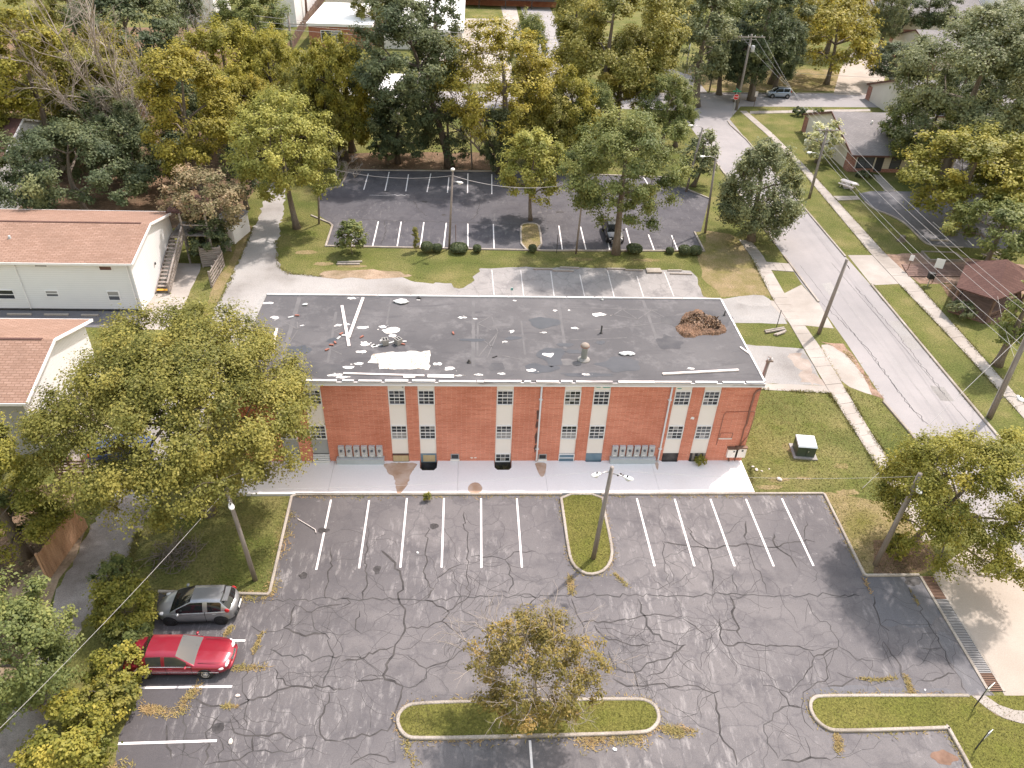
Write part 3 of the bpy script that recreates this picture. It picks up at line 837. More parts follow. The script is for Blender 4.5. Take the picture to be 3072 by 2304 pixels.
# kerbs
def kerb(name, path, w=0.16, h=0.13, closed=False, m='kerb_concrete'):
    return struct(name, MB().strip(path, w, -0.05, h, closed), m)
kerb('kerb', [(-16.92, 27.44), (-11.03, 27.17), (-10.93, 27.33), (-11.17, 34.71), (-10.91, 34.89), (5.87, 34.83)])
kerb('kerb', [(8.41, 34.82), (22.93, 34.79), (23.03, 34.67), (22.86, 28.15), (22.99, 28.05), (26.09, 28.04)])
kerb('kerb', [(-17.56, 84.85), (-15.35, 86.09), (-15.10, 91.55), (3.86, 92.09), (24.49, 91.17), (24.89, 88.94), (28.24, 84.40)], 0.2)
kerb('kerb', [(-17.30, 77.75), (-14.98, 75.79), (-14.65, 75.22), (-14.58, 70.43)], 0.2)
kerb('kerb', [(24.13, 74.96), (24.04, 70.34), (7.64, 69.95), (-14.66, 70.32)], 0.2)
kerb('kerb', [(32.16, 69.52), (32.21, 59.98)], 0.2)
kerb('kerb', [(31.52, 44.74), (31.84, 40.87), (31.86, 34.92)], 0.2)
kerb('kerb', [(32.17, 72.35), (32.41, 106.02)], 0.2)
kerb('kerb', [(39.00, 115.31), (38.84, 113.48), (39.30, 106.68), (38.66, 69.49)], 0.2)
kerb('kerb', [(38.77, 63.34), (38.24, 42.99), (38.15, 37.29), (37.85, 28.07)], 0.22)
kerb('kerb', [(35.94, 130.62), (67.38, 132.87)], 0.25)
kerb('kerb', smooth_poly([(47.08, 84.23), (47.25, 82.03), (48.54, 80.34), (49.26, 77.80), (48.87, 74.27), (49.14, 72.21), (52.67, 72.10)], 2, False), 0.18)

ISLES = {}
def island(key, outer, m='lush_grass', w=0.17, closed=True):
    """raised grass island inside a concrete kerb"""
    struct('kerb', MB().strip(outer, w, -0.05, 0.14, closed), 'kerb_concrete')
    c = (sum(p[0] for p in outer) / len(outer), sum(p[1] for p in outer) / len(outer))
    ISLES[key] = outer
    return struct('traffic_island', MB().sheet(outer, 0.10), m)
island('lamp', smooth_poly([(5.77, 34.80), (5.79, 33.30), (5.80, 30.03), (5.94, 28.99), (6.50, 28.39), (7.11, 28.30), (7.82, 28.65), (8.32, 29.54), (8.42, 30.85), (8.36, 33.28), (8.46, 34.78)], 1))
island('tree', smooth_poly([(-3.40, 19.77), (-3.25, 19.31), (-2.96, 18.97), (-2.52, 18.81), (2.67, 18.83), (8.14, 18.85), (8.65, 19.03), (9.00, 19.39), (9.10, 19.74), (9.03, 20.18), (8.70, 20.48), (8.15, 20.60), (2.77, 20.61), (-2.56, 20.60), (-3.06, 20.41), (-3.31, 20.12)], 2))
I3 = [(23.03, 16.87), (22.99, 18.79)] + smooth_poly([(22.99, 18.79), (17.50, 18.73), (17.03, 18.88), (16.71, 19.24), (16.59, 19.73), (16.70, 20.18), (16.98, 20.46), (17.38, 20.58), (24.90, 20.41)], 3, False)
struct('kerb', MB().strip([(23.11, 15.23)] + I3, 0.17, -0.05, 0.14), 'kerb_concrete')
ISLES['corner'] = I3 + [(30.85, 20.28), (28.03, 15.10), (23.11, 15.23)]
struct('traffic_island', MB().sheet(ISLES['corner'], 0.10), 'lush_grass')
island('back', smooth_poly([(5.12, 70.02), (5.29, 75.71), (5.74, 76.44), (7.01, 76.49), (7.36, 75.58), (7.20, 70.01)], 1), 'dry_grass', 0.2)
island('street', smooth_poly([(29.43, 28.07), (30.58, 28.87), (31.22, 29.16), (31.77, 29.27), (31.72, 28.74), (31.34, 28.22), (30.62, 27.94)], 1))

# pavement slabs: two edges cut into pieces with open joints
def slab_walk(name, le, ri, n, m='concrete', z=0.05, gap=0.025, base=0.02):
    LE, RI = np.array(le, float), np.array(ri, float)
    def param(P, t):
        s = np.r_[0, np.cumsum(np.linalg.norm(np.diff(P, axis=0), axis=1))]
        return np.array([np.interp(t * s[-1], s, P[:, k]) for k in range(2)])
    b = MB()
    root = struct(name, b.sheet([tuple(p) for p in LE] + [tuple(p) for p in RI[::-1]], base), 'soil')
    w = np.linalg.norm(LE[0] - RI[0])
    Ls = np.linalg.norm(np.diff(LE, axis=0), axis=1).sum(); e = gap / Ls * 0.5
    for i in range(n):
        a, c = i / n + e, (i + 1) / n - e
        q = [tuple(param(LE, a)), tuple(param(LE, c)), tuple(param(RI, c)), tuple(param(RI, a))]
        dz = random.uniform(-0.008, 0.008)
        MB().prism(q, base - 0.02, z + dz).build('slab', m, root)
    return root
slab_walk('west_pavement', [(28.54, 73.21), (28.65, 69.41), (28.04, 60.18), (28.13, 56.21), (27.99, 52.35), (27.78, 46.01), (27.78, 41.31), (27.72, 34.94), (27.62, 30.52)], [(29.75, 73.06), (29.95, 69.45), (29.52, 61.53), (29.39, 55.84), (29.46, 52.36), (29.18, 46.42), (28.93, 41.31), (28.90, 35.66), (28.84, 31.01)], 34)
slab_walk('east_pavement', [(42.47, 120.84), (43.09, 109.42), (43.17, 97.27), (41.73, 70.66), (41.66, 63.78), (41.71, 52.05), (41.48, 43.56), (41.14, 35.89)], [(43.55, 120.93), (44.15, 109.92), (44.14, 96.11), (43.30, 70.49), (43.49, 64.01), (42.95, 52.07), (42.56, 44.49), (42.10, 36.34)], 52)
slab_walk('cross_pavement', [(43.70, 119.46), (64.42, 122.34)], [(44.12, 120.85), (65.00, 123.66)], 16)
slab_walk('curved_pavement', smooth_poly([(25.03, 20.40), (25.35, 19.79), (25.80, 19.22), (26.88, 18.82), (28.98, 18.68)], 1, False), smooth_poly([(25.72, 20.39), (26.01, 19.98), (26.43, 19.62), (27.31, 19.51), (29.44, 19.38)], 1, False), 6, z=0.125, base=0.108)
slab_walk('short_pavement', [(29.53, 68.12), (32.11, 67.71)], [(29.58, 66.31), (32.01, 65.98)], 3)
slab_walk('porch_pavement', [(52.24, 93.72), (51.20, 87.87)], [(53.11, 93.21), (52.51, 87.93)], 3)
slab_walk('link_pavement', [(43.87, 85.95), (46.92, 86.09)], [(43.91, 84.62), (46.83, 84.98)], 3)
flat('bench_pad', [(46.88, 91.01), (47.80, 91.06), (47.48, 88.45), (46.21, 88.39)], 0.02, 'concrete')

# painted stripes
def stripes(parent, segs, w, z, m='stripe_paint'):
    for a, b in segs:
        d = Vector((b[0] - a[0], b[1] - a[1])).normalized(); n = Vector((-d.y, d.x)) * w / 2
        MB().sheet([(a[0] + n.x, a[1] + n.y), (a[0] - n.x, a[1] - n.y), (b[0] - n.x, b[1] - n.y), (b[0] + n.x, b[1] + n.y)], z).build('painted_stripe', m, parent)
stripes(front_lot, [((-6.32, 34.38), (-6.29, 28.96)), ((-3.98, 34.57), (-3.96, 28.99)), ((-1.65, 34.55), (-1.61, 28.96)), ((0.69, 34.54), (0.66, 28.91)), ((2.96, 34.49), (2.99, 28.91)), ((10.65, 34.47), (10.71, 28.91)), ((13.09, 34.39), (13.05, 28.88)), ((15.41, 34.37), (15.42, 28.85)), ((17.73, 34.36), (17.74, 28.82)), ((20.10, 34.39), (20.12, 28.82)),
    ((-8.69, 34.46), (-8.68, 28.88)), ((-16.12, 21.70), (-11.54, 21.69)), ((-13.02, 24.31), (-11.53, 24.28)), ((-15.93, 18.92), (-11.54, 18.96)), ((2.82, 18.65), (2.84, 16.94))], 0.115, LOTZ)
stripes(back_lot, [((-12.58, 90.58), (-12.54, 85.37)), ((-10.11, 91.24), (-10.04, 85.01)), ((-7.70, 90.58), (-7.64, 85.12)), ((-4.99, 90.98), (-5.17, 85.00)), ((-2.74, 89.80), (-2.78, 84.88)), ((-0.43, 91.22), (-0.44, 84.89)), ((2.53, 91.12), (2.40, 84.74)), ((-12.44, 76.64), (-11.99, 70.62)), ((-9.96, 76.54), (-9.93, 70.51)), ((-7.52, 76.55), (-7.47, 70.58)), ((-5.09, 76.52), (-5.12, 70.30)), ((-2.68, 76.41), (-2.79, 70.20)), ((-0.36, 76.29), (-0.32, 70.10)), ((2.39, 76.32), (2.33, 70.11)), ((9.50, 76.14), (9.30, 70.04)), ((11.84, 75.94), (11.74, 70.00)), ((14.61, 77.67), (14.18, 70.08)), ((16.79, 75.72), (16.50, 70.15)), ((18.96, 74.23), (18.84, 70.22)), ((21.45, 74.12), (21.30, 70.29)), ((14.32, 90.68), (14.51, 86.16)), ((21.57, 91.05), (21.66, 88.47))], 0.12, LOTZ)
stripes(back_strip, [((2.01, 65.66), (2.12, 60.66)), ((4.81, 65.57), (4.82, 60.52)), ((7.72, 65.48), (7.62, 60.46)), ((10.48, 64.92), (10.43, 60.40)), ((13.31, 65.79), (13.17, 60.40)), ((16.02, 64.74), (15.91, 60.46)), ((18.89, 65.61), (18.79, 60.80))], 0.09, 0.015, 'faded_paint')
stripes(side_lot, [((52.72, 78.75), (52.64, 76.15)), ((54.24, 74.02), (54.08, 72.48))], 0.1, LOTZ)

# cracks in the asphalt: irregular ribbons
def crack(parent, pts, w=0.06, z=0.0115, m='crack', seed=0, jit=0.13):
    rr = random.Random(seed); P = [pts[0]]
    for a, b in zip(pts[:-1], pts[1:]):
        L = math.hypot(b[0] - a[0], b[1] - a[1]); k = max(1, int(L / 0.28))
        for j in range(1, k + 1):
            p = lerp(a, b, j / k)
            q = jit if j < k else 0.0
            P.append((p[0] + rr.uniform(-q, q), p[1] + rr.uniform(-q, q)))
    V = []; n = len(P); wq = 0.9
    for i, p in enumerate(P):
        a, b = P[max(i - 1, 0)], P[min(i + 1, n - 1)]
        d = Vector((b[0] - a[0], b[1] - a[1]))
        d = d.normalized() if d.length > 1e-6 else Vector((1, 0))
        wq = 0.65 * wq + 0.35 * rr.uniform(0.35, 1.5)
        ww = w / 2 * wq * (0.35 if i in (0, n - 1) else 1.0)
        V += [(p[0] - d.y * ww, p[1] + d.x * ww, z), (p[0] + d.y * ww, p[1] - d.x * ww, z)]
    MB().add(V, [(2 * i, 2 * i + 1, 2 * i + 3, 2 * i + 2) for i in range(n - 1)]).build('crack', m, parent)
CR = [
 [(-12.39, 26.85), (-9.57, 26.76), (-7.00, 26.88), (-5.82, 26.76), (-3.81, 26.78), (-2.46, 26.66), (-0.10, 26.86), (2.28, 26.87), (4.85, 26.87), (7.44, 26.88), (11.88, 26.79), (14.98, 26.88), (16.77, 26.70), (18.53, 26.64), (20.18, 26.79), (21.99, 26.62)],
 [(-5.15, 30.27), (-4.27, 29.33), (-3.73, 27.89), (-3.90, 26.83), (-3.47, 26.11), (-3.39, 24.93), (-3.83, 23.90), (-4.06, 23.01), (-4.29, 22.14), (-3.26, 21.53), (-3.32, 20.96), (-3.65, 19.93), (-3.80, 19.25), (-5.88, 18.85)],
 [(-2.55, 32.07), (-2.60, 30.24), (-2.50, 28.20), (-1.99, 27.44), (-2.46, 26.71), (-1.77, 26.29), (-1.09, 25.88), (-1.49, 25.29), (-2.21, 24.91), (-3.38, 24.84)],
 [(-0.37, 33.34), (-0.12, 29.98), (-0.20, 28.50), (-0.06, 26.88), (-0.93, 26.07), (-1.50, 25.68)],
 [(-1.85, 28.19), (-1.17, 28.85), (-0.47, 29.18)], [(2.03, 29.49), (2.42, 28.13), (2.16, 27.17)],
 [(0.06, 29.75), (1.14, 29.73), (2.03, 29.49), (2.59, 30.07), (3.87, 30.11)],
 [(-6.05, 31.12), (-5.81, 28.57), (-5.82, 26.76)], [(-1.49, 25.29), (-0.66, 24.60), (0.32, 24.97)],
 [(-3.15, 23.26), (-2.17, 22.49), (-1.02, 22.95), (-0.09, 23.66), (0.88, 24.01)],
 [(-2.17, 22.49), (-2.14, 21.93), (-2.95, 21.44), (-3.26, 21.53)], [(-5.54, 21.83), (-4.28, 21.97)],
 [(5.61, 26.70), (5.76, 25.77), (6.02, 25.07), (6.32, 23.54), (6.84, 22.63)],
 [(6.02, 25.12), (7.20, 25.15), (8.90, 25.32), (9.78, 25.51), (11.57, 25.43)],
 [(6.66, 24.91), (7.06, 24.19), (8.22, 23.74), (9.41, 23.58)],
 [(9.31, 26.64), (9.31, 25.72), (9.61, 24.62), (10.14, 23.94), (11.14, 23.55)],
 [(7.18, 23.34), (7.32, 22.62), (7.34, 22.27), (8.33, 22.07), (9.66, 22.75), (10.42, 22.92), (11.32, 23.64)],
 [(8.33, 22.07), (8.35, 21.30)], [(7.18, 21.75), (7.81, 21.31), (8.99, 21.37), (10.61, 21.21)], [(8.88, 21.80), (9.75, 22.04), (10.48, 22.83)],
 [(11.55, 30.82), (11.37, 29.50), (11.20, 27.36)], [(11.62, 30.70), (12.72, 30.50), (13.63, 30.37), (14.16, 30.24), (16.31, 30.53), (17.93, 30.26), (19.38, 30.62), (20.42, 30.85), (20.92, 30.66)],
 [(13.34, 31.93), (13.70, 30.67), (14.16, 30.24), (14.01, 28.77), (13.68, 27.33)], [(16.57, 30.77), (16.60, 29.32), (16.80, 28.17), (16.69, 26.86)],
 [(18.58, 31.37), (18.34, 30.38), (19.00, 29.53), (19.08, 28.71)], [(15.20, 28.31), (15.00, 27.75), (15.03, 26.93)],
 [(11.53, 25.28), (12.09, 24.78), (12.47, 24.29)], [(14.56, 26.68), (14.58, 25.94), (14.33, 25.24), (14.39, 23.97)], [(13.57, 25.25), (13.49, 24.66), (13.28, 24.18), (13.37, 23.61), (14.85, 23.58), (16.23, 23.46), (17.30, 23.44), (18.02, 23.15)],
 [(13.47, 24.56), (14.37, 24.50)], [(18.83, 26.51), (18.83, 25.78), (19.04, 24.96), (19.52, 24.66), (19.45, 23.41), (19.88, 23.03), (20.08, 22.52), (20.92, 22.55)],
 [(17.77, 23.16), (17.88, 22.79), (18.43, 22.91), (19.41, 23.31)], [(17.93, 22.79), (17.60, 22.25), (17.01, 21.73), (16.32, 21.14), (15.89, 20.81), (15.40, 20.99), (14.69, 21.22)],
 [(18.43, 22.91), (18.37, 22.24), (17.91, 21.37), (17.19, 21.13), (16.59, 20.80), (16.25, 20.06), (16.12, 19.27), (16.40, 18.80)],
 [(15.40, 20.99), (15.65, 20.12), (16.22, 19.98)], [(15.65, 20.12), (15.02, 19.85), (14.56, 19.38), (14.07, 19.16), (13.97, 18.25), (14.24, 17.51)],
 [(10.62, 21.26), (11.59, 21.07), (12.07, 20.85), (12.42, 20.97)], [(12.10, 20.81), (11.97, 19.99), (11.95, 19.36), (11.82, 18.75), (12.10, 18.14), (12.21, 17.27)],
 [(17.97, 21.11), (18.99, 21.26), (19.49, 21.51), (18.76, 21.87)], [(22.90, 21.36), (23.52, 21.30), (24.32, 21.59), (24.93, 21.67)],
 [(25.04, 27.18), (25.10, 26.00), (25.00, 24.57), (24.99, 23.22), (24.91, 21.93), (24.94, 20.63)], [(22.77, 26.56), (22.48, 25.52), (22.30, 24.71), (22.63, 24.31)],
 [(21.99, 23.65), (22.19, 22.62), (22.05, 21.29)], [(23.74, 23.24), (24.28, 23.13), (24.99, 23.22)], [(14.36, 17.44), (15.37, 17.41), (15.78, 17.55), (16.67, 17.38)],
 [(15.84, 18.51), (15.87, 17.98), (15.76, 17.47)], [(20.98, 32.38), (20.37, 30.98)], [(17.15, 32.42), (16.70, 30.89)],
 [(-8.15, 30.54), (-7.97, 29.38), (-7.86, 28.05), (-7.85, 26.89)], [(-9.54, 26.61), (-8.44, 25.99), (-7.77, 26.38), (-6.94, 26.47)], [(-8.44, 25.99), (-8.21, 25.11), (-7.50, 24.62), (-7.03, 23.60), (-6.97, 22.71), (-7.18, 21.61)],
 [(-9.42, 26.40), (-9.41, 25.51), (-9.72, 25.03), (-8.67, 24.54), (-7.50, 24.62)], [(-11.42, 25.16), (-10.77, 24.77), (-9.63, 24.99)],
 [(-10.75, 24.67), (-10.95, 23.49), (-10.94, 22.78), (-11.16, 22.10), (-10.79, 21.19), (-10.58, 20.94), (-10.60, 20.39), (-10.33, 19.54)],
 [(-10.74, 20.99), (-9.61, 21.17), (-8.67, 21.64), (-7.17, 21.53), (-6.25, 21.51)], [(-10.16, 23.74), (-9.46, 23.33), (-8.21, 23.26), (-7.93, 22.99), (-7.44, 23.25), (-6.50, 23.32)],
 [(-9.71, 22.67), (-9.51, 22.07), (-8.67, 21.64)], [(-13.09, 21.08), (-12.25, 20.66), (-11.02, 20.64), (-10.52, 20.98)], [(-11.22, 20.02), (-10.84, 19.33), (-9.95, 19.16), (-8.72, 19.28), (-8.08, 18.90)],
 [(-9.95, 19.16), (-9.79, 18.43), (-10.65, 18.03), (-11.75, 17.84)], [(-9.79, 18.43), (-8.32, 18.33), (-7.04, 18.51)], [(-11.76, 20.18), (-12.17, 19.36), (-11.80, 18.77), (-11.82, 17.85)],
 [(-6.84, 21.35), (-6.89, 20.23), (-6.98, 19.47), (-6.60, 18.87), (-5.87, 18.78)], [(-11.48, 19.12), (-11.26, 18.83), (-11.17, 17.97)], [(-14.05, 19.77), (-13.71, 18.74), (-13.33, 18.16)],
 [(-13.41, 20.22), (-13.08, 19.38), (-12.94, 18.43)], [(-5.31, 17.69), (-4.80, 18.03), (-4.12, 18.12), (-3.32, 17.78)], [(-6.45, 22.96), (-5.69, 23.04), (-4.59, 23.64), (-3.90, 23.81)],
 [(-7.00, 26.88), (-6.46, 26.56), (-6.91, 26.27)], [(-5.90, 26.05), (-6.00, 24.88), (-5.64, 24.59)], [(0.24, 25.56), (-0.43, 25.97)], [(1.17, 26.76), (1.29, 26.35), (0.82, 25.85)], [(2.67, 26.02), (3.64, 26.73), (2.97, 27.05)]]
for i, c in enumerate(CR):
    crack(front_lot, c, (0.11 if i in (0, 1, 13, 15, 16) else 0.085) * (0.65 + 0.6 * ((i * 37) % 10) / 10), m='crack' if i % 5 else 'fine_crack', seed=i)
# finer crazing between the main cracks
rr = random.Random(5)
for k in range(320):
    src = rr.choice(CR); p = rr.choice(src); a = rr.uniform(0, 6.28); pts = [p]
    for j in range(rr.randint(3, 7)):
        a += rr.uniform(-0.7, 0.7); s = rr.uniform(0.3, 0.75)
        pts.append((pts[-1][0] + math.cos(a) * s, pts[-1][1] + math.sin(a) * s))
    if in_poly(pts, LOT).all():
        crack(front_lot, pts, rr.uniform(0.015, 0.032), 0.0105, 'fine_crack' if k % 3 else 'crack', k)
for k, c in enumerate([[(-6.53, 82.41), (-5.86, 79.80), (-4.75, 78.16)], [(-13.99, 77.19), (-8.99, 76.77), (0.98, 76.54), (5.14, 76.10)], [(0.94, 82.28), (0.65, 78.79), (-0.19, 77.11)], [(-11.74, 83.77), (-7.16, 83.98)], [(-9.32, 76.76), (-8.91, 74.03), (-9.07, 70.71)]]):
    crack(back_lot, c, 0.09, 0.0115, 'faded_paint' if k == 3 else 'fine_crack', 90 + k)
crack(ground, [(37.04, 63.05), (37.16, 54.17), (36.88, 45.65)], 0.05, 0.0125, 'fine_crack', 3)
crack(ground, [(32.51, 59.98), (33.54, 52.17), (33.30, 44.65), (33.72, 41.85)], 0.05, 0.0125, 'fine_crack', 4)

# oil spots and dark sealed patches
def blob(c, rx, ry, n=14, seed=0, jit=0.25, rot=0.0):
    rr = random.Random(seed); out = []
    for k in range(n):
        a = 2 * math.pi * k / n; q = 1 + rr.uniform(-jit, jit)
        x, y = rx * math.cos(a) * q, ry * math.sin(a) * q
        out.append((c[0] + x * math.cos(rot) - y * math.sin(rot), c[1] + x * math.sin(rot) + y * math.cos(rot)))
    return smooth_poly(out, 1)
for k, (c, rx, ry) in enumerate([((-2.18, 32.17), .26, .24), ((-5.26, 28.84), .22, .32), ((-8.76, 31.88), .33, .22), ((-9.34, 28.48), .25, .24), ((-11.60, 19.57), .28, .32), ((25.53, 27.61), .5, .32)]):
    patch('oil_spot', front_lot, blob(c, rx, ry, seed=k), 0.0135, 'oil')
for k, (c, rx, ry) in enumerate([((-3.00, 78.52), .22, .3), ((-5.29, 82.10), .35, .2), ((9.93, 79.80), .5, .25), ((-9.92, 85.02), .3, .2)]):
    patch('oil_spot', back_lot, blob(c, rx, ry, seed=k + 9), 0.0135, 'oil')
patch('dark_patch', front_lot, rag([(22.96, 28.04), (26.33, 27.94), (26.39, 25.56), (25.09, 24.57), (22.26, 24.61), (22.63, 26.45)], 0.12, 0.5, 2), 0.0095, 'side_asphalt')
patch('dark_patch', front_lot, rag([(25.15, 24.17), (25.71, 24.26), (26.19, 20.78), (24.97, 20.55)], 0.08, 0.5, 2), 0.0095, 'side_asphalt')
patch('dark_patch', front_lot, rag([(16.94, 20.88), (18.48, 21.18), (23.91, 20.82), (24.87, 20.51), (17.33, 20.66)], 0.08, 0.8, 2), 0.0098, 'side_asphalt')
patch('oil_spot', front_lot, blob((22.05, 17.40), 0.6, 0.35, seed=77), 0.0135, 'rusty_metal')

# weeds and grass
W = [ISLES['lamp'] , ISLES['tree'] + ISLES['tree'][:1], I3]
pts = np.concatenate([along(W[0], 2600, 0.16), along(W[1], 6000, 0.17), along(I3, 3500, 0.15),
    along([(-11.17, 34.75), (5.86, 34.68)], 1500, 0.13), along([(8.57, 34.67), (22.81, 34.58)], 1200, 0.12), along([(-10.92, 27.14), (-11.01, 33.42)], 3500, 0.22), along([(-16.91, 27.19), (-10.83, 27.08)], 2500, 0.2), along([(22.95, 34.45), (22.74, 28.12)], 900, 0.10),
    along([(-15.40, 20.65), (-13.86, 20.30), (-13.48, 20.45), (-13.67, 20.85), (-13.13, 21.73)], 3500, 0.14), along([(-11.68, 22.71), (-10.02, 22.72)], 1300, 0.09), along([(-10.95, 23.49), (-10.77, 24.77)], 700, 0.06), along([(-11.74, 20.63), (-11.01, 20.62)], 300, 0.05), along([(-12.63, 24.61), (-12.43, 25.08)], 400, 0.08),
    along([(6.83, 22.58), (6.46, 23.36)], 200, 0.05), along([(5.68, 28.20), (5.68, 27.01)], 700, 0.10), along([(8.28, 28.39), (8.84, 27.50)], 500, 0.07), along([(9.00, 19.12), (10.07, 18.86)], 1200, 0.14), along([(-2.90, 18.71), (-2.72, 18.05), (-2.34, 17.62)], 700, 0.10), along([(10.09, 18.94), (10.67, 18.89)], 600, 0.12),
    along([(19.73, 21.50), (20.57, 21.40), (21.75, 21.51)], 500, 0.05), along([(22.22, 21.63), (22.13, 20.60)], 700, 0.08), along([(22.75, 27.87), (22.66, 26.61)], 600, 0.07), along([(25.09, 27.29), (25.05, 25.89)], 500, 0.05), along([(17.46, 18.62), (17.17, 17.73)], 600, 0.09), along([(5.26, 18.63), (8.17, 18.64)], 3500, 0.25), along([(-15.95, 17.81), (-14.90, 17.85)], 500, 0.15),
    along([(29.42, 52.60), (29.26, 47.24)], 500, 0.10), along([(31.46, 51.68), (31.65, 45.03)], 1500, 0.15)])
pts = pts[RNG.random(len(pts)) < 0.6]
blades('weeds', pts, 'weed', 0.07, 0.06, 0.012, label='dry yellow weeds growing along kerbs and cracks of the car park', lean=1.4)
gp = np.concatenate([fill_points(ISLES['lamp'], 190), fill_points(ISLES['tree'], 190), fill_points([p for p in ISLES['corner'] if p[1] > 14], 130)])
blades('island_grass', gp, 'blade', 0.09, 0.028, 0.098, label='mown grass blades on the kerbed islands', lean=0.7)
LAWNS = [[(20.82, 45.97), (27.34, 45.51), (27.64, 40.96), (27.51, 34.94), (25.27, 33.15), (27.69, 28.96), (25.89, 28.17), (22.97, 28.27), (23.25, 34.68), (18.29, 34.85)], [(29.26, 46.62), (31.53, 45.03), (31.79, 41.49), (31.55, 38.44), (28.97, 35.81), (29.01, 41.49)], [(-19.16, 33.48), (-11.39, 34.89), (-11.25, 33.42), (-11.01, 27.35), (-16.86, 27.53), (-19.03, 29.51)]]
gp = np.concatenate([fill_points(p, 45) for p in LAWNS])
blades('lawn_grass', gp, 'blade', 0.11, 0.045, 0.0, label='short mown lawn grass beside the brick building', lean=0.8)

# ragged grass along pavement and kerb edges
ed = np.concatenate([along(pth, n_, 0.10) for pth, n_ in [([(28.65, 69.41), (28.04, 60.18)], 900), ([(27.70, 45.81), (27.78, 41.31), (27.72, 34.94)], 2200), ([(29.24, 46.42), (28.93, 41.31), (28.90, 35.66)], 2000), ([(43.17, 97.27), (41.73, 70.66)], 1200), ([(41.66, 63.78), (41.71, 52.05), (41.48, 43.56)], 1800), ([(44.14, 96.11), (43.30, 70.49)], 1200), ([(43.49, 64.01), (42.95, 52.07), (42.56, 44.49)], 1800), ([(38.85, 63.52), (38.31, 43.10)], 1800), ([(18.97, 37.82), (18.33, 34.95)], 500), ([(22.37, 46.28), (27.75, 45.77)], 900), ([(-19.65, 71.44), (-18.42, 65.89), (-17.03, 64.32), (-13.73, 63.85)], 900), ([(-21.99, 56.02), (-22.10, 63.28), (-22.65, 74.46)], 900), ([(-19.51, 31.85), (-19.20, 29.51), (-19.78, 27.89)], 1500)]])
blades('edge_grass', ed, 'blade', 0.13, 0.06, 0.01, label='ragged grass overgrowing the edges of pavements and lanes', lean=0.9)
for k, (c, rx, ry) in enumerate([((22.33, 39.44), .5, .5), ((25.32, 37.50), .5, .3), ((20.46, 36.15), .7, .25), ((22.19, 36.29), .6, .15), ((24.81, 34.96), .8, .3), ((19.59, 35.42), .9, .2), ((-16.34, 68.92), 1.0, .5), ((-14.15, 66.48), 1.2, .4), ((10.75, 68.17), 1.6, .4), ((17.77, 68.17), 1.3, .4), ((31.13, 38.93), .6, .6), ((-11.44, 66.07), 1.5, .3)]):
    patch('worn_turf', ground, rag(blob(c, rx, ry, 12, k, 0.25), min(0.10, ry * 0.22), 0.3, k), 0.006 + 0.0003 * k, 'dry_grass')

for k, q in enumerate([[(37.38, 56.75), (38.67, 56.78), (38.41, 52.23), (37.08, 51.98)], [(33.89, 63.60), (34.94, 63.93), (34.85, 61.79), (33.77, 61.32)], [(36.25, 46.87), (37.29, 46.67), (37.20, 44.86), (36.09, 44.86)]]):
    patch('road_repair', ground, rag(q, 0.06, 0.5, k), 0.0105 + 0.0002 * k, 'old_concrete')
for k, (a, b) in enumerate([((33.14, 67.47), (33.43, 42.21)), ((36.64, 68.25), (36.86, 42.21)), ((34.88, 67.86), (35.08, 42.21))]):
    crack(ground, [a, lerp(a, b, .3), lerp(a, b, .6), b], 0.035, 0.0125, 'fine_crack' if k < 2 else 'old_concrete', 40 + k, 0.03)

# ---------------------------------------------------------------- brick apartment building
bld = thing('brick_building', 'long two-storey red brick building with a flat dark littered roof', 'building', ((BX0 + BX1) / 2, BY0, 0))
YC = BY0 + 0.12
MB().box(BX0, YC, -1.2, BX1, BY1, 6.5).build('core_wall', 'red_brick', bld)
COLS = [(-12.18, -11.12), (-10.30, -9.24), (-5.13, -4.06), (-3.29, -2.23), (1.64, 2.71), (5.91, 6.97), (7.74, 8.82), (12.93, 14.02), (14.80, 15.90)]
edges = [BX0] + [e for c in COLS for e in c] + [BX1]
for a, b in zip(edges[0::2], edges[1::2]):
    MB().box(a, BY0, -1.2, b, YC + 0.01, 6.44).build('brick_pier', 'red_brick', bld)
WZ = [(4.81, 5.97), (1.99, 3.15)]

def window_mesh(w, h, rows, cols):
    mb = MB(); t = 0.065; d = 0.06
    mb.box(0, -d, 0, w, 0.04, t); mb.box(0, -d, h - t, w, 0.04, h)
    mb.box(0, -d, t, t, 0.04, h - t); mb.box(w - t, -d, t, w, 0.04, h - t)
    iw, ih = w - 2 * t, h - 2 * t
    if rows > 2:
        mb.box(t, -d + 0.012, h / 2 - 0.03, w - t, 0.035, h / 2 + 0.03)
    for i in range(1, cols):
        x = t + iw * i / cols; mb.box(x - 0.014, -d + 0.025, t, x + 0.014, 0.03, h - t)
    for j in range(1, rows):
        if rows > 2 and j == rows // 2: continue
        z = t + ih * j / rows; mb.box(t, -d + 0.022, z - 0.013, w - t, 0.028, z + 0.013)
    me = mb.mesh('window'); me.materials.append(MATS['white_trim'])
    pm = {}
    for k in ('pane_dark', 'pane_mid', 'pane_curtain'):
        q = MB().box(0, 0, 0, iw / cols - 0.03, 0.008, ih / rows - 0.03).mesh('pane'); q.materials.append(MATS[k]); pm[k] = q
    return me, pm, (t, iw, ih)
